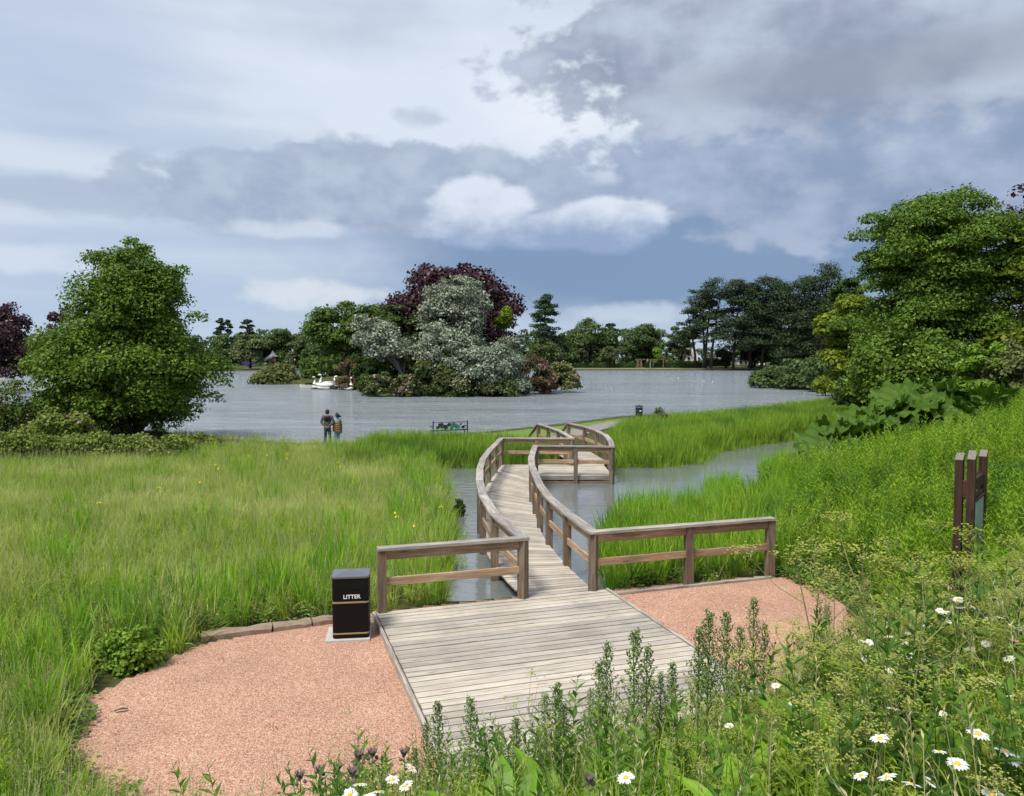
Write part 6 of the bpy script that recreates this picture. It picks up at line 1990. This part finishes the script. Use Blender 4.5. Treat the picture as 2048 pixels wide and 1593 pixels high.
# dry seed stalks thinly spread at the front
sk = []
for i in range(4):
    g = np.random.default_rng(850 + i); t = Tuft()
    H = g.uniform(.5, .75)
    for j in range(3):
        a = g.uniform(0, 6.283)
        e = np.array([math.cos(a) * .10, math.sin(a) * .10, H * g.uniform(.8, 1)])
        t.stem([(0, 0, -.03), e * .5, e], .0022, 0)
        for q in range(7):
            u = g.uniform(.45, 1); b0 = e * u; a2 = g.uniform(0, 6.283)
            e2 = b0 + np.array([math.cos(a2) * .09, math.sin(a2) * .09, .09])
            t.stem([b0, e2], .0012, 0)
            for w in range(4): t.kite(e2 + g.normal(size=3) * .012, (g.normal(), g.normal(), .6), (0, 0, 1), .014, .008, 1)
    sk.append(t.mesh('seed_stalk', [M['dry'], M['umbel']]))
scatter('seed_stalks', 'thin branching seed stalks at the front of the bank', 'stalks', points(-3.0, 1.6, 2.6, 6.0, 3.0, lambda P, Z: foreb(P, Z), gf), sk, .8, 1.15, .14, g=gf)
# mown grass fringe by the lake path
lb = grass_meshes(3, 16, .10, .010, .10, [M['lawn_blade']], 0, .3, .6)
LS = px_poly([(760, 889), (870, 878), (950, 872), (1040, 860), (1150, 847.5), (1230, 838), (1300, 834.5), (1300, 838), (1230, 846), (1120, 866), (1040, 880), (940, 890), (760, 899)], .2)
scatter('lawn_grass', 'short mown grass between lake path and water', 'grass', points(-8, 14, 34, 58, 14, lambda P, Z: (sdf(P, LS) < 0) & clear(P), gf), lb, .8, 1.3, .1, g=gf)
lakef = grass_meshes(4, 20, .42, .012, .16, [M['meadow'], M['meadow_seed']], 2, .25, .7)
SHO = lambda P, Z: (np.abs(sdf(P, LAKE) - .5) < .45) & (P[:, 1] < 60) & (P[:, 0] < -7) | ((np.abs(sdf(P, LAKE) - .45) < .35) & (P[:, 0] > 12) & (P[:, 1] < 90))
scatter('shore_grass', 'rough grass fringe along the lake shore', 'grass', points(-34, 40, 34, 90, 8, SHO, gf), lakef, .7, 1.2, .12, g=gf)

_u = 'first second third fourth fifth sixth seventh eighth ninth tenth eleventh twelfth thirteenth fourteenth fifteenth sixteenth seventeenth eighteenth nineteenth'.split()
ORD = _u + [t_ + ('ieth' if k_ == 0 else 'y-' + _u[k_ - 1]) for t_ in ('twent', 'thirt', 'fort', 'fift') for k_ in range(10)]
def ordinals(keys):
    """keys: list of (group, px) -> the place of each from the left within its group"""
    out = {}
    for gname in {k for k, _ in keys}:
        ids = sorted([i for i, (k, _) in enumerate(keys) if k == gname], key=lambda i: keys[i][1])
        for r_, i in enumerate(ids): out[i] = 'leftmost' if r_ == 0 else 'rightmost' if r_ == len(ids) - 1 else ORD[r_] + ' from the left'
    return out
# ------------------------------------------------------------------ single plants
# giant gunnera: each leaf a lobed, creased plate on a stout stalk
def gunnera_leaf(seed):
    g = np.random.default_rng(seed)
    na, nr = 54, 6
    v = [(0, 0, 0)]; f = []
    lob = 9
    for r in range(1, nr + 1):
        for a in range(na):
            th = -2.75 + 5.5 * a / (na - 1)
            L = (.80 + .20 * abs(math.cos(th * lob / 2)) ** .6) * (1 - .12 * abs(th) / 2.75)
            L *= 1 + .05 * math.sin(a * 2.9 + seed) * (r / nr)
            rr = (r / nr) * (L if r > 2 else .88)
            z = .42 * rr * (1 - .55 * rr) + .045 * math.cos(th * lob) * rr + .05 * math.sin(a * 1.9 + r * 2.1 + seed) * (r / nr) ** 2
            v.append((rr * math.sin(th) * .62, rr * math.cos(th) * .62, z))
    for a in range(na - 1): f.append((0, 1 + a, 2 + a))
    for r in range(nr - 1):
        for a in range(na - 1):
            b0 = 1 + r * na + a
            f.append((b0, b0 + na, b0 + na + 1, b0 + 1))
    me = pyd('leaf', v, f, True)
    a_ = me.attributes.new('tint', 'FLOAT', 'FACE'); a_.data.foreach_set('value', (g.random(len(f)) * .7 + .15).astype(np.float32))
    me.materials.append(M['gunnera'])
    return me
GL = [gunnera_leaf(s) for s in (1, 2, 3)]
def gunnera(label, leaves_px, Y, base_px):
    bx = X_at(base_px, Y); bz = tz(bx, Y)
    root = empty('gunnera_plant', (bx, Y, bz), 0, label, 'gunnera', 'gunnera clumps on the right bank')
    for i, (px, py, dy, s) in enumerate(leaves_px):
        p = atY(px, py, Y + dy) - Vector((bx, Y, bz)) + Vector((0, 0, .14)); s *= 1.65
        an = math.atan2(p.y, p.x) if abs(p.x) + abs(p.y) > .2 else i
        o = bpy.data.objects.new('leaf', GL[i % 3]); COL.objects.link(o); o.parent = root
        o.location = p
        o.scale = (s, s, s)
        o.rotation_euler = (R(-16 - (i * 37) % 34), R(-22 + (i * 53) % 44), an - math.pi / 2 + math.sin(i * 2.1) * .7)
        m = MB(); m.tube([(p.x * .15, p.y * .15, -.1), (p.x * .5, p.y * .5, p.z * .55), (p.x, p.y, p.z)], [.05, .04, .025], 6); m.build('stalk', M['stalk'], root, smooth=True)
gunnera('gunnera clump with big crinkled leaves at the pond corner, lowest of the three', [(1660, 905, 0, 1.15), (1690, 895, .6, 1.1), (1640, 930, -.6, 1.0), (1680, 930, -.8, 1.1), (1705, 915, -.2, 1.0), (1650, 950, -1.0, .95), (1725, 890, .9, .9), (1715, 945, -1.1, .9), (1670, 880, 1.0, .9)], 26, 1680)
gunnera('gunnera clump with dark leaves in the middle of the group', [(1740, 862, 0, 1.15), (1765, 850, .6, 1.15), (1720, 875, -.5, 1.1), (1785, 870, -.4, 1.2), (1760, 885, -.9, 1.0), (1700, 868, .5, .95), (1805, 855, .8, 1.05)], 28, 1755)
gunnera('gunnera clump standing highest, its leaves brightest, right end of the group', [(1810, 815, 0, 1.2), (1850, 808, .5, 1.2), (1890, 808, .2, 1.25), (1830, 830, -.7, 1.2), (1880, 830, -.8, 1.2), (1925, 822, -.2, 1.15), (1960, 822, .3, 1.1), (1990, 815, .5, 1.0), (1790, 840, -.4, 1.1), (1860, 850, -1.2, 1.0), (1920, 845, -1.0, 1.0), (1810, 862, -1.2, 1.0), (1955, 838, -.8, .95)], 29, 1865)
# bright small-leaved bush at the gravel edge
tree('low_bush', 'bright green small-leaved bush spilling on to the left gravel edge', 'bush', [(1262, 225, 290), (1285, 190, 322), (1320, 180, 330), (1358, 185, 310)], 10.4, 255, 48, 4600, .062, 'bright_shrub', .015, seed=301, rmin=.10, rmax=.22, nl=10, depth=.7)
tree('waterside_bush', 'small dark bush overhanging the channel at the meadow edge', 'bush', [(1000, 905, 922), (1018, 900, 932), (1036, 905, 925)], 21.5, 912, 20, 900, .075, 'dark_green', .012, seed=302, rmin=.1, rmax=.25, nl=6)
tree('path_bush', 'small grey-green bush beside the lakeside path near the round bin', 'bush', [(822, 1310, 1335), (840, 1298, 1348), (858, 1300, 1345)], 46, 1322, 20, 2200, .12, 'olive_scrub', .03, seed=303, rmin=.25, rmax=.55, nl=6)

# tall budding spires
def spire(seed):
    g = np.random.default_rng(seed)
    t = Tuft(); b_ = Tuft()
    H = 1.0
    t.stem([(0, 0, -.04), (.01, 0, .5), (0, .01, H)], .006, 0)
    for q in range(95):
        u = .05 + .93 * q / 95; an = q * 2.4 + g.normal() * .3
        el = .55 + .35 * u; s = (1.25 - .85 * u) * g.uniform(.7, 1.2)
        t.kite((0, 0, u * H), (math.cos(an) * math.cos(el), math.sin(an) * math.cos(el), math.sin(el)), (0, 0, 1), .085 * s, .013 * s, 0)
    for q in range(34):   # side shoots with bud clusters
        u = .50 + .50 * q / 34; an = q * 2.4 + 1; ln = .15 * (1.06 - u) * 2 * g.uniform(.6, 1.1) + .012
        p0 = np.array([0, 0, u * H]); e = p0 + np.array([math.cos(an) * ln * .55, math.sin(an) * ln * .55, ln * .9])
        t.stem([p0, e], .002, 0)
        for w in range(5):
            c = p0 + (e - p0) * (.3 + .7 * w / 4)
            t.kite(c, (math.cos(an + w), math.sin(an + w), .8), (0, 0, 1), .03, .008, 0)
            for z in range(2 if w < 4 else 3): b_.kite(c + g.normal(size=3) * .006 + (e - p0) * .08, (g.normal(), g.normal(), 1.2), (1, 0, 0), .014, .010, 0)
    return t.mesh('leaves', [M['spire']]), b_.mesh('buds', [M['bud']])
SPM = [spire(s) for s in (1, 2, 3, 4)]
sp_px = [(1508, 1203, .85), (1270, 1268, .80), (1215, 1292, .72), (1418, 1228, .80), (1452, 1232, .74), (1654, 1214, .72), (1345, 1332, .60), (1322, 1350, .5), (940, 1402, .60), (876, 1410, .52), (1090, 1392, .60),
         (1114, 1372, .62), (1180, 1385, .62), (1032, 1440, .5), (852, 1452, .5), (1128, 1412, .5), (1400, 1262, .7), (1530, 1252, .7), (1612, 1322, .55), (1575, 1300, .55), (1200, 1330, .6), (1296, 1300, .6), (1480, 1260, .65), (830, 1500, .45), (970, 1470, .5)]
sp_ord = ordinals([('r' if px > 1460 else 'l' if px < 960 else 'd', px) for px, _, _ in sp_px])
for i, (px, py, h) in enumerate(sp_px):
    p = on_top(px, py, h + .15, 3.6, 5.3)
    z_top = atY(px, py, p.y).z
    hh = max(.35, z_top - p.z)
    o = empty('budding_spire', p, i * 1.3)
    kk = ('right-hand gravel' if px > 1460 else 'left deck edge' if px < 960 else 'deck boards')
    tag(o, {0: 'tallest budding weed spire, standing out against the right-hand pink gravel'}.get(i, '%s of the leafy budding spires seen against the %s' % (sp_ord[i], kk)), 'weed', 'budding spires in the foreground')
    lm, bm = SPM[i % 4]
    for nm, me in (('leaves', lm), ('buds', bm)):
        c = link(nm, me, None, o); c.scale = (hh * .95, hh * .95, hh); c['kind'] = 'stuff'
# thistles at the bottom edge
th_px = [(600, 1545), (640, 1535), (675, 1530), (705, 1538), (718, 1505), (745, 1500), (808, 1500), (1178, 1552)]
tm_ = []
g = np.random.default_rng(44)
t = Tuft(); t.stem([(0, 0, -.04), (.01, 0, .3), (0, 0, .6)], .006, 0)
for q in range(34):
    u = .1 + .85 * q / 34; an = q * 2.4
    t.kite((0, 0, u * .6), (math.cos(an), math.sin(an), .45), (0, 0, 1), .12 * (1.2 - u), .022, 0)
thl = t.mesh('leaves', [M['spire']])
mb = MB(); mb.ball((0, 0, .615), (.013, .013, .015), 9, 6)
for q in range(3):
    a = q * 2.1; mb.ball((.022 * math.cos(a), .022 * math.sin(a), .592), .009, 8, 5)
for q in range(26):
    a = q * 2.4; mb.tube([(.012 * math.cos(a), .012 * math.sin(a), .618), (.024 * math.cos(a), .024 * math.sin(a), .640)], [.003, .0006], 3)
thh = mb.mesh('flower_head')
for i, (px, py) in enumerate(th_px):
    p = on_top(px, py, .62, 2.6, 4.6)
    o = empty('thistle', p, i, 'lone dark-headed thistle at the bottom below the deck' if i == 7 else '%s of the dark-headed thistles at the bottom edge before the left gravel' % ordinals([('t', q[0]) for q in th_px[:7]])[i], 'thistle', 'thistles at the bottom edge')
    s = max(.5, (atY(px, py, p.y).z - p.z) / .635)
    for nm, me, mt in (('leaves', thl, None), ('flower_head', thh, M['thistle'])):
        c = link(nm, me, mt, o); c.scale = (min(s, 1.2),) * 2 + (s,)
# ox-eye daisies
def daisy(seed):
    g = np.random.default_rng(seed)
    t = Tuft(); n = 19
    for q in range(n):
        a = 2 * math.pi * q / n + g.normal() * .06
        d = (math.cos(a), math.sin(a), g.uniform(.02, .32))
        t.leaf((.007 * math.cos(a), .007 * math.sin(a), 0), d, None, .022 * g.uniform(.88, 1.1), .0078, 0, 3, .5)
    pm = t.mesh('petals', [M['petal']])
    return pm
DM = [daisy(s) for s in range(4)]
mb = MB(); mb.ball((0, 0, .001), (.0085, .0085, .005), 12, 6); DDISC = mb.mesh('disc', True)
mb = MB(); mb.lathe([(.002, -.010), (.009, -.004), (.0105, .0005)], 10); DCAL = mb.mesh('calyx', True)
dpx = [(1760, 1478, 1.15), (1956, 1468, 1.3), (1822, 1570, 1.1), (1915, 1528, 1.2), (1775, 1555, 1.1), (1722, 1552, .9), (2010, 1505, 1.2), (2025, 1518, 1.0), (1860, 1565, .8), (1985, 1590, 1.2), (1880, 1505, .8),
       (720, 1570, 1.3), (785, 1560, 1.2), (812, 1572, 1.2), (700, 1590, 1.2), (755, 1585, 1.1), (822, 1537, 1.2), (882, 1505, 1.0), (740, 1596, 1.1), (1252, 1556, 1.2), (1552, 1372, .9), (1786, 1418, .9), (1730, 1408, .7), (1718, 1392, .7),
       (1780, 1342, .9), (1832, 1342, .9), (1850, 1338, .9), (1848, 1318, .8), (1808, 1285, .8), (1820, 1270, .9), (1888, 1226, 1.0), (1825, 1236, .8), (1840, 1268, .8), (1728, 1284, .9), (1738, 1286, .8), (1915, 1200, 1.0), (1920, 1216, .9), (1948, 1216, 1.0), (1988, 1198, 1.0), (2022, 1252, .9), (2018, 1318, .9), (1822, 1312, .8), (1680, 1390, .6), (1864, 1330, .7), (1892, 1302, .6), (1458, 1452, .7), (1770, 1290, .6)]
gdz = np.random.default_rng(321)
for _ in range(30):
    px_ = gdz.uniform(1580, 2045)
    dpx.append((int(px_), int(gdz.uniform(max(1195, 1640 - (px_ - 1180) * .62), 1450)), float(gdz.uniform(.5, .85))))
def band(px, py):
    if px < 1000: return 'at the bottom before the left gravel'
    if px < 1400: return 'at the bottom below the deck'
    if py > 1440: return 'in the lower right corner' if px > 1600 else 'low in the right foreground'
    if px > 1700: return 'on the right bank under the sign' if py < 1260 else 'half way down the right bank'
    return 'close by the right-hand gravel'
d_ord = ordinals([(band(q[0], q[1]), q[0] + q[1] * .001) for q in dpx])
for i, (px, py, s) in enumerate(dpx):
    h = .55 if py > 1450 or px < 1300 else .42
    p = on_top(px, py, h, 2.2, 3.4) if (px < 1400 or py > 1440) else on_top(px, py, h, 2.5, 3.5)
    top = atY(px, py, p.y)
    s = min(s, 1.25)
    o = empty('daisy', p, i * .9)
    tag(o, 'white ox-eye daisy, %s of those %s' % (d_ord[i], band(px, py)) if sum(band(q[0], q[1]) == band(px, py) for q in dpx) > 1 else 'white ox-eye daisy, the only one %s' % band(px, py), 'daisy', 'daisies ' + band(px, py))
    hz = max(.15, top.z - p.z)
    m = MB(); m.tube([(0, 0, -.03), (.01, .006, hz * .5), (0, 0, hz - .008)], [.0028, .0022, .0018], 5); m.build('stem', M['stalk'], o)
    rot = (R(10 + (i * 29) % 26) * (1 if i % 3 else -.5), R(-14 + (i * 41) % 28), 0)
    for nm, me, mt in (('petals', DM[i % 4], None), ('disc', DDISC, M['disc']), ('calyx', DCAL, M['stalk'])):
        c = link(nm, me, mt, o, (0, 0, hz), rot); c.scale = (s * .88,) * 3
# tall umbels in front of the sign
um_px = [(1722, 1100), (1680, 1112), (1762, 1122), (1842, 1108), (1872, 1136), (2000, 1140), (2022, 1078), (2044, 1092), (1848, 1160), (2030, 1165), (1660, 1160), (1606, 1300)]
u_ord = ordinals([('u', q[0]) for q in um_px])
for i, (px, py) in enumerate(um_px):
    p = on_top(px, py, .85, 3.0, 4.4)
    hh = max(.4, atY(px, py, p.y).z - p.z); k_ = i % 5
    o = link('umbel_plant', umb[k_], None, None, p, (0, 0, i * 1.1)); f_ = hh / (UH[k_] + .03)
    o.scale = (f_ * 1.05, f_ * 1.05, f_)
    tag(o, 'yellow-green umbel plant rising before the sign, %s of the tall ones' % u_ord[i], 'umbel plant', 'tall umbel plants before the sign')
# one pink flower in the bank
p = on_top(2028, 1285, .45, 3, 4.6)
o = empty('pink_flower', p, 0, 'single small pink flower among the daisies at the right edge', 'flower')
m = MB(); hz = atY(2028, 1285, p.y).z - p.z; m.tube([(0, 0, -.03), (0, 0, hz)], [.003, .002], 5); m.build('stem', M['stalk'], o)
t = Tuft()
for q in range(9): t.leaf((0, 0, 0), (math.cos(q * .7), math.sin(q * .7), .6), None, .020, .010, 0, 3, .4)
link('petals', t.mesh('petals', [M['pink_petal']]), None, o, (0, 0, hz))
# yellow iris flowers over the meadow
iy = [(432, 930), (436, 938), (576, 908), (574, 918), (676, 925), (680, 934), (198, 1006), (400, 965), (318, 976), (790, 1026), (794, 1034), (828, 1052), (882, 1014), (535, 911), (496, 912)]
t = Tuft()
for q in range(3):
    a = q * 2.094
    t.leaf((0, 0, 0), (math.cos(a), math.sin(a), .35), None, .085, .05, 0, 4, 1.9)
    t.leaf((0, 0, 0), (math.cos(a + 1.05) * .4, math.sin(a + 1.05) * .4, .9), None, .055, .022, 0, 3, .3)
IFM = t.mesh('petals', [M['yellow_petal']])
iy_ord = ordinals([('i', q[0] + q[1] * .001) for q in iy])
for i, (px, py) in enumerate(iy):
    p = on_top(px, py, .72, 9, 37)
    hz = max(.4, atY(px, py, p.y).z - p.z)
    o = empty('iris_flower', p, i, 'yellow flag iris flower above the meadow grass, %s of them all' % iy_ord[i], 'iris', 'yellow irises in the meadow')
    m = MB(); m.tube([(0, 0, -.03), (.01, 0, hz * .5), (0, 0, hz)], [.006, .005, .004], 5); m.build('stem', M['stalk'], o)
    link('petals', IFM, None, o, (0, 0, hz)).scale = (.75,) * 3
